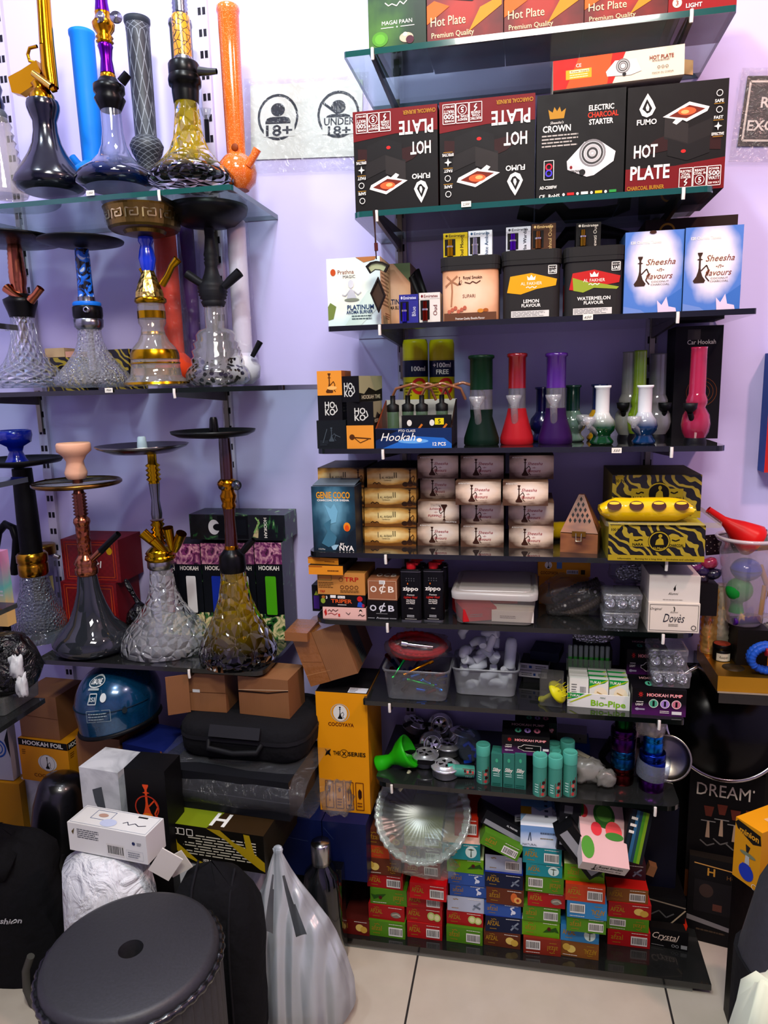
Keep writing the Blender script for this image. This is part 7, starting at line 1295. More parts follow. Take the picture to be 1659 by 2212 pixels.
spout(o, 1.60, [(200, 1207), (218, 1190)], [.008, .009], 'M#b87a5a/.2'); spout(o, 1.60, [(217, 1191), (240, 1168), (256, 1153)], [.009, .008, .008], '#121214/.35', 'hose_plug', 'black hose plug')
o = hk('gold and silver hookah with steel tray on a frosted cut base', 365, 1428, 1.68, zC, [('base', 'G#eceef2/.2:c', [(74, 1428), (89, 1412), (92, 1392), (87, 1372), (74, 1352), (52, 1326), (36, 1300), (26, 1272), (22, 1226)], OP), ('silver_collar', 'M#a8a8a4/.25', [(23, 1228), (26, 1224), (26, 1212), (24, 1208)], {}), ('gold_collar', 'M#c09a1c/.15', [(26, 1210), (30, 1206), (29, 1200), (25, 1198), (28, 1194), (24, 1188), (15, 1180)], {}),
    ('gold_rings', 'M#c09a1c/.15', [(12, 1182)] + [(10 + 4 * (i % 2), 1178 - 5 * i) for i in range(12)], {}), ('silver_stem', 'M#8e9094/.25', [(10, 1120), (11, 1110), (8, 1080), (11, 1044)], {}), ('upper_gold_rings', 'M#c09a1c/.15', [(11, 1044)] + [(10 + 5 * (i % 2), 1040 - 5 * i) for i in range(8)] + [(9, 1000), (9, 978)], {}), ('steel_tray', 'M#8a8a86/.25', [(.5, 982), (60, 977), (86, 966), (91, 960), (88, 960), (60, 972), (.5, 977)], dict(n=48, dx=-18)), ('tip', '#c4d4dc/.4', [(10, 974), (10, 962), (8, 944), (6, 942)], dict(dx=-18))])
for a, b in (((352, 1188), (308, 1150)), ((360, 1196), (330, 1166)), ((378, 1190), (392, 1152)), ((372, 1186), (362, 1140))): spout(o, 1.67, [a, ((a[0] + b[0]) / 2, (a[1] + b[1]) / 2), b], [.008, .012, .014], 'M#c09a1c/.18', dy=-.008)
o = hk('brown and gold hookah with black tray on an amber to black carved base', 517, 1438, 1.615, zC, [('base', 'glass_amber_black', [(62, 1438), (76, 1422), (79, 1402), (72, 1378), (58, 1352), (44, 1322), (33, 1290), (27, 1256), (25, 1230)], OP), ('black_neck', '#0f0f10/.3', [(26, 1234), (28, 1222), (27, 1214), (26, 1200), (20, 1192), (15, 1186)], {}), ('gold_ring', 'M#b8801c/.2', [(14, 1187), (14, 1180), (13, 1178)], {}), ('brown_stem', 'L#3c140c', [(13, 1180), (12, 1150), (11, 1120), (13, 1097)], {}),
    ('gold_valve', 'M#b8801c/.18', [(13, 1098), (15, 1092), (13, 1086), (16, 1076), (17, 1070), (13, 1062), (14, 1054), (21, 1046), (20, 1040), (14, 1034)], {}), ('brown_top', 'L#3c140c', [(13, 1034), (13, 990), (12, 946)], {}), ('tray', '#1a1b1b/.35', [(.5, 948), (70, 941), (84, 934), (86, 928), (82, 929), (70, 936), (.5, 942)], dict(n=48, dx=-22)), ('tip', '#0f0f10/.3', [(9, 942), (10, 930), (8, 905), (6, 900)], dict(dx=-20))])
for qx in (472, 503): MB().lathe([(.010, -.004), (.0125, 0), (.011, .004), (.003, .005), (.001, .007)], 'M#6a7078/.25', n=20).done('valve_cap', o, tuple(pt(o, qx + 8, 1048, 1.60)), (1.4, 0, -.4 if qx < 490 else .4))
spout(o, 1.60, [(524, 1192), (534, 1180), (548, 1166)], [.008, .009, .007], '#0f0f10/.35')
# cartons and bags behind them
MIC = [('f', '#b8402c', .06, .06, .94, .94, .02), ('f', '#c8602c', .1, .12, .9, .88, .015), ('l', WH, [(.34, .36), (.4, .42), (.46, .36), (.52, .44), (.58, .38), (.64, .46)], .04), ('l', WH, [(.5, .56), (.5, .34)], .03), ('l', WH, [(.66, .34), (.68, .5)], .03), ('e', WH, .42, .52, .012, .02)]
yr = 1.748
zr1 = bx('red_charcoal_carton', 'dark red carton with gold border at the bottom behind the spring hookah', 'carton', 140, 258, 1346, 1258, 'red_lattice_print', yr, zC, .12, art=MIC + [('e', '#c8a01c', .34, .2, .06, .1)], group='dark red charcoal cartons', topmat='#8a1c28', sidemat='#7a1722')
bx('red_charcoal_carton', 'dark red carton with gold border stacked on the lower red carton', 'carton', 140, 262, 1256, 1166, 'red_lattice_print', yr + .005, zr1, .12, art=MIC + [('e', '#c8a01c', .84, .74, .05, .09)], group='dark red charcoal cartons', topmat='#8a1c28', sidemat='#7a1722')
o = thing('storage_jar', 'clear jar with gold lid and yellow label at the back left', 'jar', base_at(105, 1320, 1.83, zC)); k_ = mpp(105, 1250, 1.83); hj_ = at(105, 1176, 1.83).z - zC; rj = 26 * k_
m = MB(); m.lathe([(rj, 0), (rj, hj_ * .8), (rj * .85, hj_ * .88)], 'G#c8c4d8/.12', n=28); cf = lambda u, v, q: Vector(((rj + q) * math.sin((u - rj * .3) / rj), -(rj + q) * math.cos((u - rj * .3) / rj), v))
m.done('jar_wall', o); m = MB(); paint(m, [('p', '#d8c890', [(i / 8, .32) for i in range(9)] + [(1 - i / 8, .62) for i in range(9)]), ('t', '#5a2a1c', 'Super', .5, .52, .09, 'b', .7), ('n', '#a89a3a', .1, .36, .9, .44, 2)], cf, rj * 1.5, hj_); m.done('paper_label', o, label='yellow paper label'); MB().lathe([(rj * .98, hj_ * .88), (rj * .98, hj_ * .98), (rj * .92, hj_), (.001, hj_)], 'M#a8823c/.25', n=28).done('lid', o, label='gold lid')
bagc = Vector(at(300, 1300, 1.74)); 
o = thing('knotted_bag', 'small knotted black plastic bag behind the frosted base hookah', 'plastic bag', (bagc.x, 1.74, zC))
m = MB(); m.loft([[Vector((r_ * math.cos(a) * (1 + .16 * noise.noise(Vector((a * 2, j, 1)))), r_ * .8 * math.sin(a) * (1 + .16 * noise.noise(Vector((a * 2, j, 5)))), z_)) for a in [2 * math.pi * i / 26 for i in range(26)]] for j, (r_, z_) in enumerate(((.022, 0), (.036, .012), (.042, .04), (.036, .07), (.018, .09), (.008, .1)))], 'bin_liner'); m.done('bag_body', o); MB().tube([(0, 0, .095), (-.012, 0, .115), (-.03, 0, .15), (-.036, 0, .165)], [.008, .006, .008, .004], 'bin_liner', 10).done('knot', o)
HKB = lambda c: [('r', 'smoke_pink', .0, .78, 1, 1), ('t', WH, 'HOOKAH', .5, .74, .045, 'b', .76), ('r', 'smoke_lime', .0, 0, 1, .26), ('r', '#0c1016', .3, .24, .8, .66), ('p', c, [(.34, .27), (.36, .255), (.72, .255), (.74, .27), (.74, .64), (.72, .655), (.36, .655), (.34, .64)])]
for i, (a, b, pb, c_, lab) in enumerate(((352, 393, 1352, '#b01c2c', 'red'), (393, 445, 1355, '#d8d8d4', 'white'), (446, 502, 1357, '#1c3aa0', 'blue'), (503, 559, 1360, '#d0d4d4', 'white'), (560, 618, 1363, '#5ab01c', 'lime green'))):
    bx('vape_carton', 'dark hookah carton with a %s device, %s of the row behind the brown hookah' % (lab, ('first', 'second', 'middle', 'fourth', 'last')[i]), 'carton', a, b - 1, pb, 1176 - i, '#10151c', 1.765, zC, .1, art=HKB(c_), group='dark hookah device cartons', sidemat='smoke_print', topmat='#12181f')
hv = at(590, 1172, 1.765).z
bx('vape_carton', 'dark hookah carton lying on top of the device carton row', 'carton', 412, 617, 1166, 1112, 'smoke_print', 1.77, hv + .004, .1, art=[('t', WH, 'HOOKAH', .8, .5, .12, 'bd', .2), ('r', '#10151c', .3, .05, .62, .95), ('e', '#d8dcdc', .26, .5, .06, .3), ('e', '#10151c', .3, .5, .05, .14), ('r', '#1c242c', .38, .2, .6, .8), ('p', 'smoke_lime', [(.66, .1), (.74, .9), (.72, .1)]), ('l', '#9ac87a', [(.68, .3), (.74, .7), (.7, .9)], .06)], group='dark hookah device cartons')
bx('pastel_carton', 'pastel rainbow carton at the left edge of the photo', 'carton', -60, 18, 1352, 1192, 'print_rainbow_box', 1.50, None, .03, art=[('e', '#d8a02c', .86, .82, .05, .05), ('n', '#e8ece8', .8, .4, .98, .5, 2)])
bx('shelf_carton', 'dark carton under the pastel rainbow carton', 'carton', -60, 16, 1440, 1354, '#1a1a1e', 1.51, None, .03)
m = MB(); m.tube([at(-10, 1185, 1.80), at(-4, 1150, 1.80), at(12, 1132, 1.80), at(28, 1140, 1.80), at(36, 1165, 1.80), at(34, 1200, 1.80), at(30, 1240, 1.80)], .012, '#141316/.4', 10); m.done('black_hose', None, label='black hose looped behind the black leather hookah stem', cat='hose')
# ---------------------------------------------------------------- pile on the floor at the left
@custom
def white_film(t):
    b = t.bump(t.tex('Noise', sc=15.0, Detail=4.0, Distortion=2.0).outputs[0], 0.9, 0.02)
    t.pri(Base_Color=lin('#dadde0'), Roughness=0.5, Subsurface_Weight=0.0, Normal=b)
FL = 0.0
bl = '#16224e/.4'
zb1 = .375
for a, b, lab in ((600, 697, 'navy blue carton beside the yellow and black carton'), (699, 792, 'navy blue carton right under the tall yellow carton')):
    bx('navy_carton', lab, 'carton', a, b, 1850, 1772, bl, 1.555, .2155, .22, h=zb1 - .2155, art=[('l', '#5a6a8a', [(.2, .66), (.7, .62)], .004)] if a == 600 else [('l', '#5a6a8a', [(.02, .9), (.25, .7)], .003)], group='navy blue cartons')
bx('dark_carton', 'dark carton on the floor under the navy blue cartons', 'carton', 606, 738, 2000, 1860, '#121216', 1.57, FL, .2, h=.215)
ICO = lambda u: [('f', '#6a2a14', u - .075, .03, u + .075, .26, .006)]
bx('hookah_carton', 'tall yellow hookah carton standing beside the shelves', 'carton', 692, 800, 1736, 1497, '#dc9a18/.4', 1.60, zb1 + .001, .16, topmat='#1d1b1c', sidemat='#c98a18', top=[('r', '#c9ccd0', .62, .02, .98, .2), ('n', '#3a3a3a', .64, .04, .8, .18, 3)], art=[('o', '#b8b4a4', .47, .835, .075, .006), ('e', '#d8d8d0', .47, .835, .135, .066), ('h', '#14120f', .47, .835, .1), ('t', '#6a2a10', 'COCOYAYA', .48, .74, .03, 'b', .5), ('p', '#15120f', [(.14, .53), (.2, .515), (.26, .53), (.235, .5), (.26, .47), (.2, .485), (.14, .47), (.165, .5)]), ('t', '#15120f', 'THE', .37, .5, .034, 'b', .13), ('o', '#15120f', .52, .5, .034, .004), ('t', '#15120f', 'X', .52, .5, .034, 'b'), ('t', '#15120f', 'SERIES', .77, .5, .034, 'b', .34)] +
   [x for u in (.2, .4, .6, .8) for x in ICO(u)] + [('p', '#6a2a14', [(.17, .22), (.23, .22), (.215, .17), (.205, .16), (.205, .1), (.22, .09), (.18, .09), (.195, .1), (.195, .16), (.185, .17)]), ('e', '#6a2a14', .4, .19, .028, .018), ('n', '#6a2a14', .35, .05, .45, .12, 3)] + [('p', '#6a2a14', [(u - .008, .1), (u + .008, .1), (u + .008, .17), (u + .02, .17), (u, .21), (u - .02, .17), (u - .008, .17)]) for u in (.575, .625)] + [('p', '#3a1a10', [(.77, .19), (.8, .21), (.84, .19), (.84, .14), (.8, .12), (.77, .14)]), ('n', '#6a2a14', .55, .05, .65, .08, 1), ('n', '#6a2a14', .75, .05, .85, .1, 2)])
# taped brown carton tilted on it
yt_ = 1.60; ll, lr = at(672, 1488, yt_), at(776, 1466, yt_); ul = at(640, 1380, yt_)
wt = (lr - ll).length; ht = (ul - ll).length * .98
o = thing('taped_carton', 'brown taped cardboard carton tilted on the tall yellow carton', 'cardboard carton', (ll.x, yt_, ll.z + .006), (0, -math.atan2(lr.z - ll.z, lr.x - ll.x) - .07, 0))
mb = boxmesh(wt, .18, ht, 'cardboard', [('r', 'packing_tape', 0, 0, .42, 1), ('l', '#6a4424', [(.42, 0), (.42, 1)], .008), ('l', '#b0845a', [(0, .22), (.5, .26)], .01), ('l', '#6a4424', [(0, .5), (.4, .46)], .006)], side=[('r', '#5a5f58', .3, .0, .6, .98), ('n', '#2a2a28', .36, .1, .54, .4, 5)], topmat='packing_tape')
mb.v = [(a + wt / 2, b + .09, c + .012 * noise.noise(Vector((a * 9, b * 9, c * 9)))) for a, b, c in mb.v]; mb.done('carton_body', o)
MB().box((wt * .16, .03, ht + .006), (wt * .45, .1, .022), 'packing_tape', Matrix.Rotation(.35, 3, 'Y')).done('torn_flap', o)
# stacked on the notes carton: wrapped box, soft case, two cardboard boxes
zn0 = .362
bx('marbled_carton', 'grey marbled carton under the yellow and black carton', 'carton', 385, 530, 1965, 1868, 'marbled', 1.375, FL, .2, h=zn0 - .001)
FL2 = lambda q: [(1 - a, 1 - b) for a, b in q]
NOTE = [('t', WH, 'NOTES:', .55, .9, .09, 'b', .18), ('n', '#c9c4b0', .08, .2, .9, .78, 8)] 
zn = bx('notes_carton', 'yellow and black carton lying upside down with small print', 'carton', 366, 578, 1872, 1797, '#17150f', 1.36, zn0, .2, rz=-.06, flip=True, art=NOTE + [('f', WH, .82, .1, .88, .26, .02), ('f', WH, .89, .1, .95, .26, .02), ('f', WH, .73, .1, .79, .26, .02), ('p', '#b8a01c', FL2([(0, 1), (.06, 1), (.1, .5), (.3, .1), (.45, 0), (.35, 0), (.12, .2), (0, .6)])), ('p', '#a8921c', FL2([(.42, 1), (.62, .75), (.78, .4), (.95, .1), (1, .05), (1, .3), (.9, .5), (.86, .97), (.8, .98), (.82, .6), (.7, .72), (.56, 1)]))], topmat='#3a2a14', sidemat='#2a2412', top=[('p', '#7c8a1e', [(1, 1), (.58, 1), (.4, 0), (1, 0)]), ('t', '#dcdcd4', 'H', .5, .83, .24, 'b', .16)])
zw0 = zn + .0008
xw = at(502, 1750, 1.44).x; ww = .315; hw_ = .098
o = thing('wrapped_carton', 'dark carton in loose clear plastic under the black case', 'wrapped carton', (xw, 1.43, zw0), -.06)
boxmesh(ww, .2, hw_, '#232428/.4', [('l', '#4a4c50', [(0, .5), (1, .46)], .02)], topmat='#202125').done('carton_body', o)
o.location.y += .1
m = MB(); m.loft([[Vector((x_ * (1 + .03 * noise.noise(Vector((x_ * 9, j, a)))), (.108 + .012 * noise.noise(Vector((x_ * 12, a * 2, 1)))) * math.cos(a) * (1.12 if abs(math.cos(a)) > .4 else 1), max(.0006, hw_ / 2 + (.058 + .008 * noise.noise(Vector((x_ * 15, a * 2, 4)))) * math.sin(a)))) for a in [2 * math.pi * i / 28 for i in range(28)]] for j, x_ in enumerate((-.20, -.185, -.165, -.11, -.04, .04, .11, .165, .185, .20))], 'F#f4f6f8/.02', False, False)
m.done('plastic_sleeve', o, label='loose clear plastic sleeve')
heap('plastic_tail', (at(722, 1735, 1.43).x, 1.45, at(722, 1735, 1.43).z), (.07, .08, .07), 'F#e8eaec/.05', 'crumpled end of the clear sleeve beside the tall yellow carton', 'plastic wrap', .45)
zc0 = zw0 + hw_ + .0085; hc = .085
xc = at(508, 1600, 1.47).x; wc = (at(650, 1600, 1.47) - at(366, 1600, 1.47)).x
o = thing('soft_case', 'black zipped soft case with a flat handle', 'case', (xc, 1.48 + .12, zc0), -.03)
MB().loft([rr(wc * .92, .22, .05, 0), rr(wc * .98, .235, .055, .012), rr(wc, .24, .06, .04), rr(wc, .24, .06, hc * .6)], 'black_fabric', True, False).done('lower_shell', o)
MB().loft([rr(wc, .24, .06, hc * .6), rr(wc * .985, .235, .058, hc * .82), rr(wc * .93, .21, .05, hc * .97), rr(wc * .8, .16, .04, hc)], 'black_fabric', False, True).done('upper_shell', o)
MB().loft([rr(wc * 1.008, .246, .062, t) for t in (hc * .56, hc * .58, hc * .66, hc * .68)], '#26262a/.6', False, False).done('zipper', o)
MB().tube([(-.07, -.121, hc * .58), (-.065, -.135, hc * .42), (0, -.14, hc * .36), (.06, -.135, hc * .42), (.066, -.121, hc * .58)], .007, '#1a1a1d/.6', 10).box((-.0, -.123, hc * .9), (.13, .006, .028), '#2b2b2f/.6', Matrix.Rotation(-.5, 3, 'X')).done('handle', o)
zk = zc0 + hc + .0008
kt = min(.1, ZS['C'] - TH - zk - .004)
bx('cardboard_carton', 'brown cardboard carton with a bent flap on the black case', 'cardboard carton', 412, 490, 1538, 1450, 'cardboard', 1.555, zk, .10, h=kt, art=[('l', '#5a3a1e', [(0, .5), (1, .52)], .015), ('r', '#c9c9c4', .1, .5, .3, .58)])
MB().box((0, 0, kt / 2), (.055, .004, kt), 'cardboard').done('cardboard_flap', None, (at(385, 1530, 1.53).x, 1.535, zk), (.0, 0, .5), 'loose cardboard flap standing at the left of the bent flap carton', 'cardboard piece')
bx('cardboard_carton', 'brown cardboard carton split along its edge beside the taped one', 'cardboard carton', 517, 628, 1530, 1445, 'cardboard', 1.545, zk, .10, rz=-.08, h=kt, art=[('p', '#2a1a0e', [(0, .58), (.6, .6), (1, .7), (1, .73), (.6, .64), (0, .63)]), ('l', '#c9b090', [(0, .64), (1, .74)], .015)])
# helmet on a navy carton
bx('navy_carton', 'dark blue carton under the motorcycle helmet', 'carton', 262, 372, 1640, 1580, '#1c2862/.4', 1.52, .0, .12, rz=-.2, h=.548, art=[('r', '#b9bcc4', .3, .9, .62, .94), ('l', '#8a5a34', [(.86, 1), (.95, .86)], .01)])
bx('cardboard_carton', 'brown cardboard carton behind the helmet and hookah foil carton', 'cardboard carton', 168, 262, 1640, 1560, 'cardboard', 1.56, .0, .2, h=.55)
hc_ = Vector((at(246, 1500, 1.60).x, 1.62, .574)); ra, rb, rz_ = .108, .118, .168
o = thing('motorcycle_helmet', 'scuffed metallic blue motorcycle helmet with white stickers', 'helmet', hc_, -.1)
rings = []
for j in range(15):
    t = j / 14; z_ = rz_ * t; q = math.sqrt(max(0, 1 - max(0, (t - .36) / .64) ** 2.2)) * (.93 + .07 * min(1, t / .36))
    rings.append([Vector((ra * q * math.cos(a), rb * q * math.sin(a), z_ + (.018 * math.cos(a) * (1 - t) if t < .5 else .009 * math.cos(a) * (1 - t) * 2))) for a in [2 * math.pi * i / 40 for i in range(40)]])
MB().loft(rings, 'helmet_blue', False, True).done('shell', o)
m = MB(); m.tube([r_ + Vector((0, 0, 0)) for r_ in rings[0]] + [rings[0][0]], .006, '#15171a/.5', 8, False); m.done('edge_trim', o)
m = MB(); m.tube([Vector((p.x * 1.004, p.y * 1.004, p.z)) for p in rings[6][20:40]], .0016, '#0c2c40', 6); m.done('crease', o)
def onshell(u, v, q):
    a = -math.pi / 2 + .62 + (u - .14) / .11; t = v / rz_; k_ = math.sqrt(max(0.02, 1 - max(0, (t - .36) / .64) ** 2.2)) * (.93 + .07 * min(1, t / .36)) * 1.03 + q * 6
    return Vector((ra * k_ * math.cos(a), rb * k_ * math.sin(a), v + .009 * math.cos(a)))
m = MB(); paint(m, [('e', '#c9d2d0', .27, .86, .12, .07), ('e', '#2a4a5a', .27, .86, .11, .055), ('t', '#dfe6e4', 'OM-ONE', .27, .86, .06, 'b', .16), ('f', '#b8c4c4', .25, .58, .33, .72, .014), ('t', '#b8c4c4', 'ISI', .29, .65, .06, 'b', .06), ('e', '#c9d2d0', .4, .66, .03, .06), ('r', '#a8b4b4', .2, .76, .34, .785), ('f', '#8fa0a4', .24, .3, .46, .48, .008), ('n', '#8fa0a4', .26, .33, .44, .46, 3), ('e', '#2a3438', .58, .42, .022, .05)], onshell, .28, rz_); m.done('stickers', o)
# hookah foil carton pile
bx('cardboard_carton', 'grey marbled carton under the hookah foil carton', 'cardboard carton', 56, 165, 1760, 1700, 'marbled', 1.645, 0, .18, h=.358)
zf = bx('foil_carton', 'yellow hookah foil carton with a black title band', 'carton', 47, 158, 1698, 1604, '#d8961c/.4', 1.625, .359, .12, rz=-.08, art=[('r', '#14120f', 0, .84, 1, 1), ('t', WH, 'HOOKAH FOIL', .5, .92, .1, 'b', .82), ('e', '#d8d4cc', .56, .48, .19, .19), ('o', '#8a8a84', .56, .48, .2, .012), ('h', '#14120f', .56, .48, .28), ('t', '#6a2a10', 'COCOYAYA', .56, .16, .085, '', .6), ('n', '#6a3a10', .06, .62, .14, .76, 3)], side=[('r', '#14120f', 0, .84, 1, 1), ('t', WH, 'HOOKAH', .3, .92, .1, 'b', .5), ('n', '#6a3a10', .06, .62, .2, .76, 3), ('r', '#c9ccd0', .3, .06, .5, .24)], sidemat='#c48a1c', topmat='#c48a1c')
bx('cardboard_carton', 'plain brown cardboard carton on top of the hookah foil carton', 'cardboard carton', 46, 132, 1598, 1505, 'cardboard', 1.64, zf + .001, .12, rz=-.05, art=[('l', '#6a4424', [(0, .52), (1, .48)], .012)])
bx('marbled_carton', 'grey marbled carton with a torn hole beside the black cylinder', 'carton', 182, 270, 1790, 1655, 'marbled', 1.41, 0, .10, rz=-.1, h=.55, art=[('p', '#5a5f64', [(.3, .9), (.55, .92), (.6, .82), (.48, .78), (.34, .84)]), ('l', '#6a6f74', [(.4, 0), (.45, .78)], .004)], side=[])
bx('logo_carton', 'black carton with red hookah logo in the middle of the pile', 'carton', 281, 366, 1800, 1640, '#161517', 1.345, 0, .075, rz=.0, h=.605, art=[('h', '#d8562a', .5, .865, .15), ('o', '#b8402a', .5, .845, .05, .005), ('t', '#c8a03c', 'ACCESSORIES', .5, .765, .02, 'b', .7), ('e', '#e88a2c', .5, .81, .12, .012)])
o = thing('roll_cushion', 'black vinyl padded cylinder leaning in front of the pile', 'cushion', (at(106, 1800, 1.54).x, 1.55, .17), (-.05, .17, 0))
k_ = mpp(140, 1720, 1.55); MB().lathe([(46 * k_, 0), (50 * k_, .02), (48 * k_, .18), (42 * k_, .235), (34 * k_, .255), (20 * k_, .264), (.001, .266)], 'L#121214/.3', n=32).done('pad', o); MB().lathe([(47 * k_, .0), (47 * k_, -.15)], 'black_fabric', n=24).done('cover', o)
# left edge items
bx('yellow_carton', 'plain yellow carton cut by the left edge of the photo', 'carton', -60, 56, 1815, 1690, '#c4921e/.4', 1.62, None, .05)
bx('dark_carton', 'dark carton under the yellow carton at the left edge', 'carton', -60, 56, 2010, 1820, '#121214', 1.625, 0, .05, h=max(.05, at(3, 1815, 1.62).z - .001))
zy = at(3, 1690, 1.62).z
bx('grey_carton', 'pale grey carton with a blue round logo at the left edge', 'carton', -60, 30, 1690, 1560, '#b4b8be', 1.63, zy + .002, .03, art=[('o', '#2a5aa0', .72, .55, .16, .03), ('o', '#2a5aa0', .72, .55, .1, .02), ('p', '#1c1c20', [(.9, .7), (1, .9), (1, .4)])])
p = at(60, 1530, 1.38); bxm = MB(); bxm.loft([rr(.16, .12, .008, 0), rr(.165, .125, .008, .04)], 'P#b8bcb8/.25', True, True).box((.02, -.02, .016), (.03, .03, .02), '#c9b878').box((-.05, -.03, .016), (.03, .03, .02), '#a83a4a').ball((.05, -.01, .02), .012, '#8a8a7a', 12)
bxm.done('parts_box', None, (p.x - .075, 1.36, at(97, 1508, 1.40).z + .001), (0, 0, 0), 'clear parts box on the glass tip at the left edge', 'parts box')
zpb = at(97, 1508, 1.40).z + .043
o = thing('bin_bag', 'shiny black bin bag with white knotted tie at the left edge', 'plastic bag', (at(20, 1460, 1.36).x, 1.36, zpb))
m = MB(); m.loft([[Vector((r_ * math.cos(a) * (1 + .2 * noise.noise(Vector((a * 1.6, j * .8, 1)))), r_ * math.sin(a) * (1 + .2 * noise.noise(Vector((a * 1.6, j * .8, 5)))), z_)) for a in [2 * math.pi * i / 30 for i in range(30)]] for j, (r_, z_) in enumerate(((.05, 0), (.066, .012), (.072, .045), (.066, .085), (.048, .115), (.02, .13)))], 'bin_liner'); m.done('bag_body', o)
heap('bag_tie', (.06, -.045, .07), (.028, .02, .05), '#c9cccc/.4', None, None, .5, parent=o); heap('bag_tie', (.068, -.045, .025), (.024, .02, .05), '#c9cccc/.4', None, None, .5, parent=o)
# white long carton on the white bag
yw_ = 1.22; zw_ = at(300, 1866, yw_).z
o = thing('white_bag', 'crumpled white plastic bag under the long white carton', 'plastic bag', (at(246, 1930, 1.27).x, 1.255, 0))
m = MB(); zt_ = zw_ - .004
m.loft([[Vector((r_ * math.cos(a) * (1 + .16 * noise.noise(Vector((a * 2.2, j * .7, 1)))), r_ * .8 * math.sin(a) * (1 + .16 * noise.noise(Vector((a * 2.2, j * .7, 5)))), z_)) for a in [2 * math.pi * i / 40 for i in range(40)]] for j, (r_, z_) in enumerate(((.085, 0), (.10, .03), (.108, zt_ * .3), (.108, zt_ * .55), (.104, zt_ * .8), (.09, zt_ * .94), (.05, zt_)))], 'white_film'); m.done('bag_body', o)
bx('white_carton', 'long white carton with barcode lying on the white bag', 'carton', 143, 322, 1855, 1798, '#e4e4e0/.4', yw_, zw_, .065, rz=-.10, art=[('b', .60, .3, .22, .4), ('n', '#5a5f68', .12, .5, .42, .85, 5), ('e', '#2a3a6a', .84, .66, .02, .06), ('n', '#5a5f68', .88, .6, .94, .72, 3), ('f', '#b8bcc4', .74, .1, .95, .4, .008), ('n', '#8a8f98', .76, .14, .92, .36, 3), ('p', '#6a5a3a', [(.05, .7), (.09, .84), (.07, .6)])], top=[('f', '#6a7a9a', .2, .4, .44, .85, .02), ('e', '#b89a8a', .32, .62, .06, .1), ('e', '#c0c8dc', .46, .3, .1, .2), ('l', '#4a4a5a', [(.62, .4), (.66, .5), (.7, .36), (.76, .48), (.82, .38), (.9, .46)], .03), ('r', '#2a2a2e', .72, .8, .84, .87), ('f', '#a8b0bc', .02, .06, .98, .94, .012)], sidemat='#dadad6')
MB().box((0, 0, .018), (.05, .003, .06), '#d8d4cc', Matrix.Rotation(.6, 3, 'Y')).box((.018, .02, .004), (.05, .003, .045), '#cfcabf', Matrix.Rotation(-.5, 3, 'Y')).done('torn_flap', None, (at(352, 1868, yw_).x, yw_ + .01, zw_ - .02), (.0, 0, .2), 'torn white cardboard flap at the end of the long white carton', 'cardboard piece')
# backpack, black clothes, bottle, carrier bag, fluted stool
o = thing('backpack', 'black rounded backpack standing behind the fluted stool', 'backpack', (at(452, 1990, 1.24).x, 1.272, 0), .1)
def sack(w, d, h, amp, seed, pw=.7, n=34, top=.55):
    R_ = []
    for j in range(13):
        t = j / 12; s_ = (.86 + .14 * min(1, t * 4)) * (1 if t < top else math.sqrt(max(.0, 1 - ((t - top) / (1 - top)) ** 2.2)))
        R_.append([Vector((w / 2 * s_ * math.copysign(abs(math.cos(a)) ** pw, math.cos(a)), d / 2 * s_ * math.copysign(abs(math.sin(a)) ** pw, math.sin(a)), h * t)) * 1 + Vector((1, 1, 0)) * amp * noise.noise(Vector((math.cos(a) * 2, math.sin(a) * 2 + seed, t * 4))) * (1 if j else .3) for a in [2 * math.pi * i / n for i in range(n)]])
    return R_
MB().loft(sack(.21, .15, .45, .008, 2), 'black_fabric').done('main_body', o)
m = MB(); m.tube([(-.03, -.083, .0 + .445 * t) if t < .55 else (-.03, -.083 * math.sqrt(max(0, 1 - ((t - .55) / .45) ** 2)), .445 * t + .004) for t in [i / 14 for i in range(15)]], .003, '#222226/.8', 6).tube([(.05, -.075, .0 + .43 * t) if t < .55 else (.05, -.075 * math.sqrt(max(0, 1 - ((t - .55) / .45) ** 2)), .43 * t + .004) for t in [i / 14 for i in range(15)]], .003, '#222226/.8', 6); m.done('seam_piping', o)
o = thing('black_bag', 'large black fabric bag with a grey strap at the left edge', 'bag', (at(6, 1990, 1.36).x, 1.375, 0), .05)
MB().loft(sack(.31, .16, .40, .028, 5, .8), 'black_fabric').done('bag_body', o)
heap('bag_flap', (-.02, -.04, .345), (.22, .13, .10), 'black_fabric', None, None, .3, parent=o)
SK = [p for r in sack(.31, .16, .40, .028, 5, .8) for p in r if p.y < 0]
def onsack(u, v, q):
    x, z = .028 + u, .2 + v; near = sorted(SK, key=lambda p: (p.x - x) ** 2 + (p.z - z) ** 2)[:4]; return Vector((x, min(p.y for p in near) - .002 - q, z))
m = MB(); paint(m, [('t', '#b8b8b8', 'Fashion', .5, .5, .6, 'bi', .9)], onsack, .085, .026); m.done('printed_name', o)
m = MB(); P_ = [pt(o, a, b, 1.27) for a, b in ((58, 2070), (48, 2100), (50, 2140), (62, 2170), (78, 2190))]; m.tube(P_, .009, '#5a5852/.7', 10); m.done('strap', o, label='grey strap')
o = thing('black_bottle', 'black glass bottle with a silver cap beside the white carrier bag', 'bottle', (at(692, 1900, 1.50).x, 1.515, 0)); k_ = mpp(690, 1900, 1.49); hb_ = at(690, 1832, 1.49).z
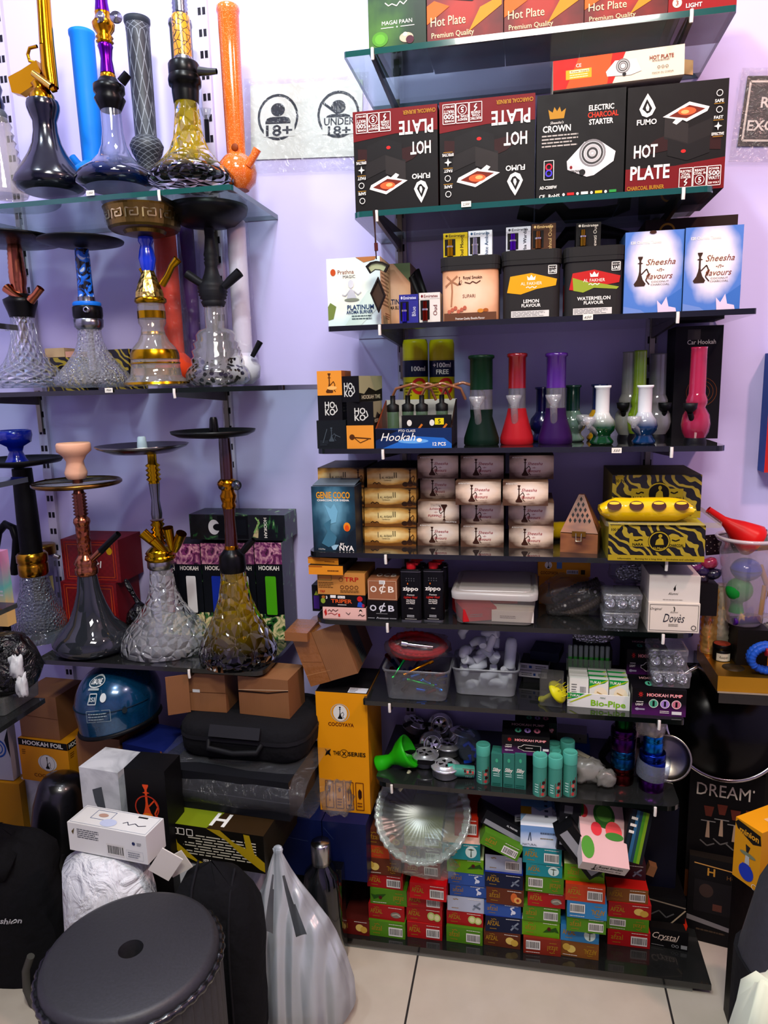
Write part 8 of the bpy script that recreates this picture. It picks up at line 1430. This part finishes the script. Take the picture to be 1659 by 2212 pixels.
MB().lathe([(40 * k_, 0), (42 * k_, .006), (42 * k_, hb_ * .66), (36 * k_, hb_ * .76), (20 * k_, hb_ * .82), (17 * k_, hb_ * .84)], 'L#0b0f12/.12', n=32).done('bottle_body', o); MB().lathe([(19 * k_, hb_ * .83), (21 * k_, hb_ * .84), (21 * k_, hb_ * .985), (19 * k_, hb_), (.001, hb_)], 'M#b4b4b2/.2', n=28).done('cap', o, label='silver cap')
bx('glossy_black_box', 'glossy black box standing between the bottle and the tobacco cartons', 'box', 702, 742, 2000, 1868, 'L#0f1012/.15', 1.52, 0, .03, h=.27, art=[('l', '#4a4a48', [(.3, .96), (.8, .99)], .02)])
# carrier bag
cb = Vector((at(645, 2100, 1.38).x, 1.38, 0)); k_ = mpp(640, 2100, 1.42)
o = thing('carrier_bag', 'white translucent carrier bag with knotted handles on the tiles', 'carrier bag', cb)
prf_ = [(.118, 0, 0), (.133, .03, 0), (.132, .09, 0), (.120, .15, -.004), (.104, .205, -.01), (.090, .24, -.014), (.074, .27, -.019), (.058, .30, -.024), (.042, .33, -.028), (.028, .36, -.031), (.018, .385, -.033), (.010, .405, -.034), (.012, .415, -.034), (.004, .42, -.034)]
m = MB(); n_ = 72; R_ = [[Vector((dx + r_ * math.cos(a) * (1 + .05 * noise.noise(Vector((a * 4, z_ * 5, 1)))) + .02 * r_ * math.sin(a * 9), r_ * .62 * math.sin(a) * (1 + .12 * noise.noise(Vector((a * 4, z_ * 6, 5)))) + .02 * r_ * math.sin(a * 11), z_)) for a in [2 * math.pi * i / n_ for i in range(n_)]] for r_, z_, dx in prf_]
m.loft(R_, 'carrier_film', True, True)
def slit(f):
    j, i = min(m.f[f]) // n_, min(q % n_ for q in m.f[f]); return len(m.f[f]) == 4 and 5 <= j <= 8 and (58 <= i <= 60 + (j < 7) or 48 <= i <= 49 + (j < 8))
kp_ = [f for f in range(len(m.f)) if not slit(f)]; m.f, m.fm, m.sm = [m.f[f] for f in kp_], [m.fm[f] for f in kp_], [m.sm[f] for f in kp_]
m.done('bag_body', o); MB().ball((-.034, 0, .416), .010, 'carrier_film', 12, (1, .7, .8), .3, 60).done('knot', o)
MB().box((0, 0, .065), (.12, .08, .12), '#8f9aa2/.5').done('grey_box', None, cb + Vector((.0, .005, .002)), (0, 0, .2), 'pale grey box inside the white carrier bag', 'box')
# fluted stool
c = onz(283, 2055, .45)
o = thing('fluted_stool', 'round black fluted stool with a hole in its padded top', 'stool', (c.x, c.y, 0), .2)
Rs = .158; n_ = 168
def flr(r, z_, fa): return [Vector((r * (1 + fa * math.cos(42 * 2 * math.pi * i / n_)) * math.cos(2 * math.pi * i / n_), r * (1 + fa * math.cos(42 * 2 * math.pi * i / n_)) * math.sin(2 * math.pi * i / n_), z_)) for i in range(n_)]
MB().loft([flr(Rs * .93, 0, .02), flr(Rs * .97, .05, .025), flr(Rs * .99, .25, .025), flr(Rs * .985, .40, .025), flr(Rs * .97, .425, .02)], 'black_vinyl', True, False).done('fluted_side', o)
MB().loft([circ(Rs * .985, .425, n_), circ(Rs * .985, .44, n_), circ(Rs * .955, .452, n_), circ(Rs * .9, .455, n_), circ(.034, .455, n_), circ(.022, .455, n_)], 'black_vinyl', False, False).lathe([(.022, .4551), (.021, .40)], 'black_vinyl', n=40, cap=(False, False)).lathe([(.021, .402), (.0005, .402)], '#050505', n=24).done('padded_top', o)
m = MB(); m.tube([(Rs * 1.0 * math.cos(2 * math.pi * i / n_), Rs * 1.0 * math.sin(2 * math.pi * i / n_), .432) for i in range(n_ + 1)], [.0085 if (i % 4) < 2 else .0065 for i in range(n_ + 1)], 'L#1c1c1e/.28', 8, False); m.done('twisted_piping', o)
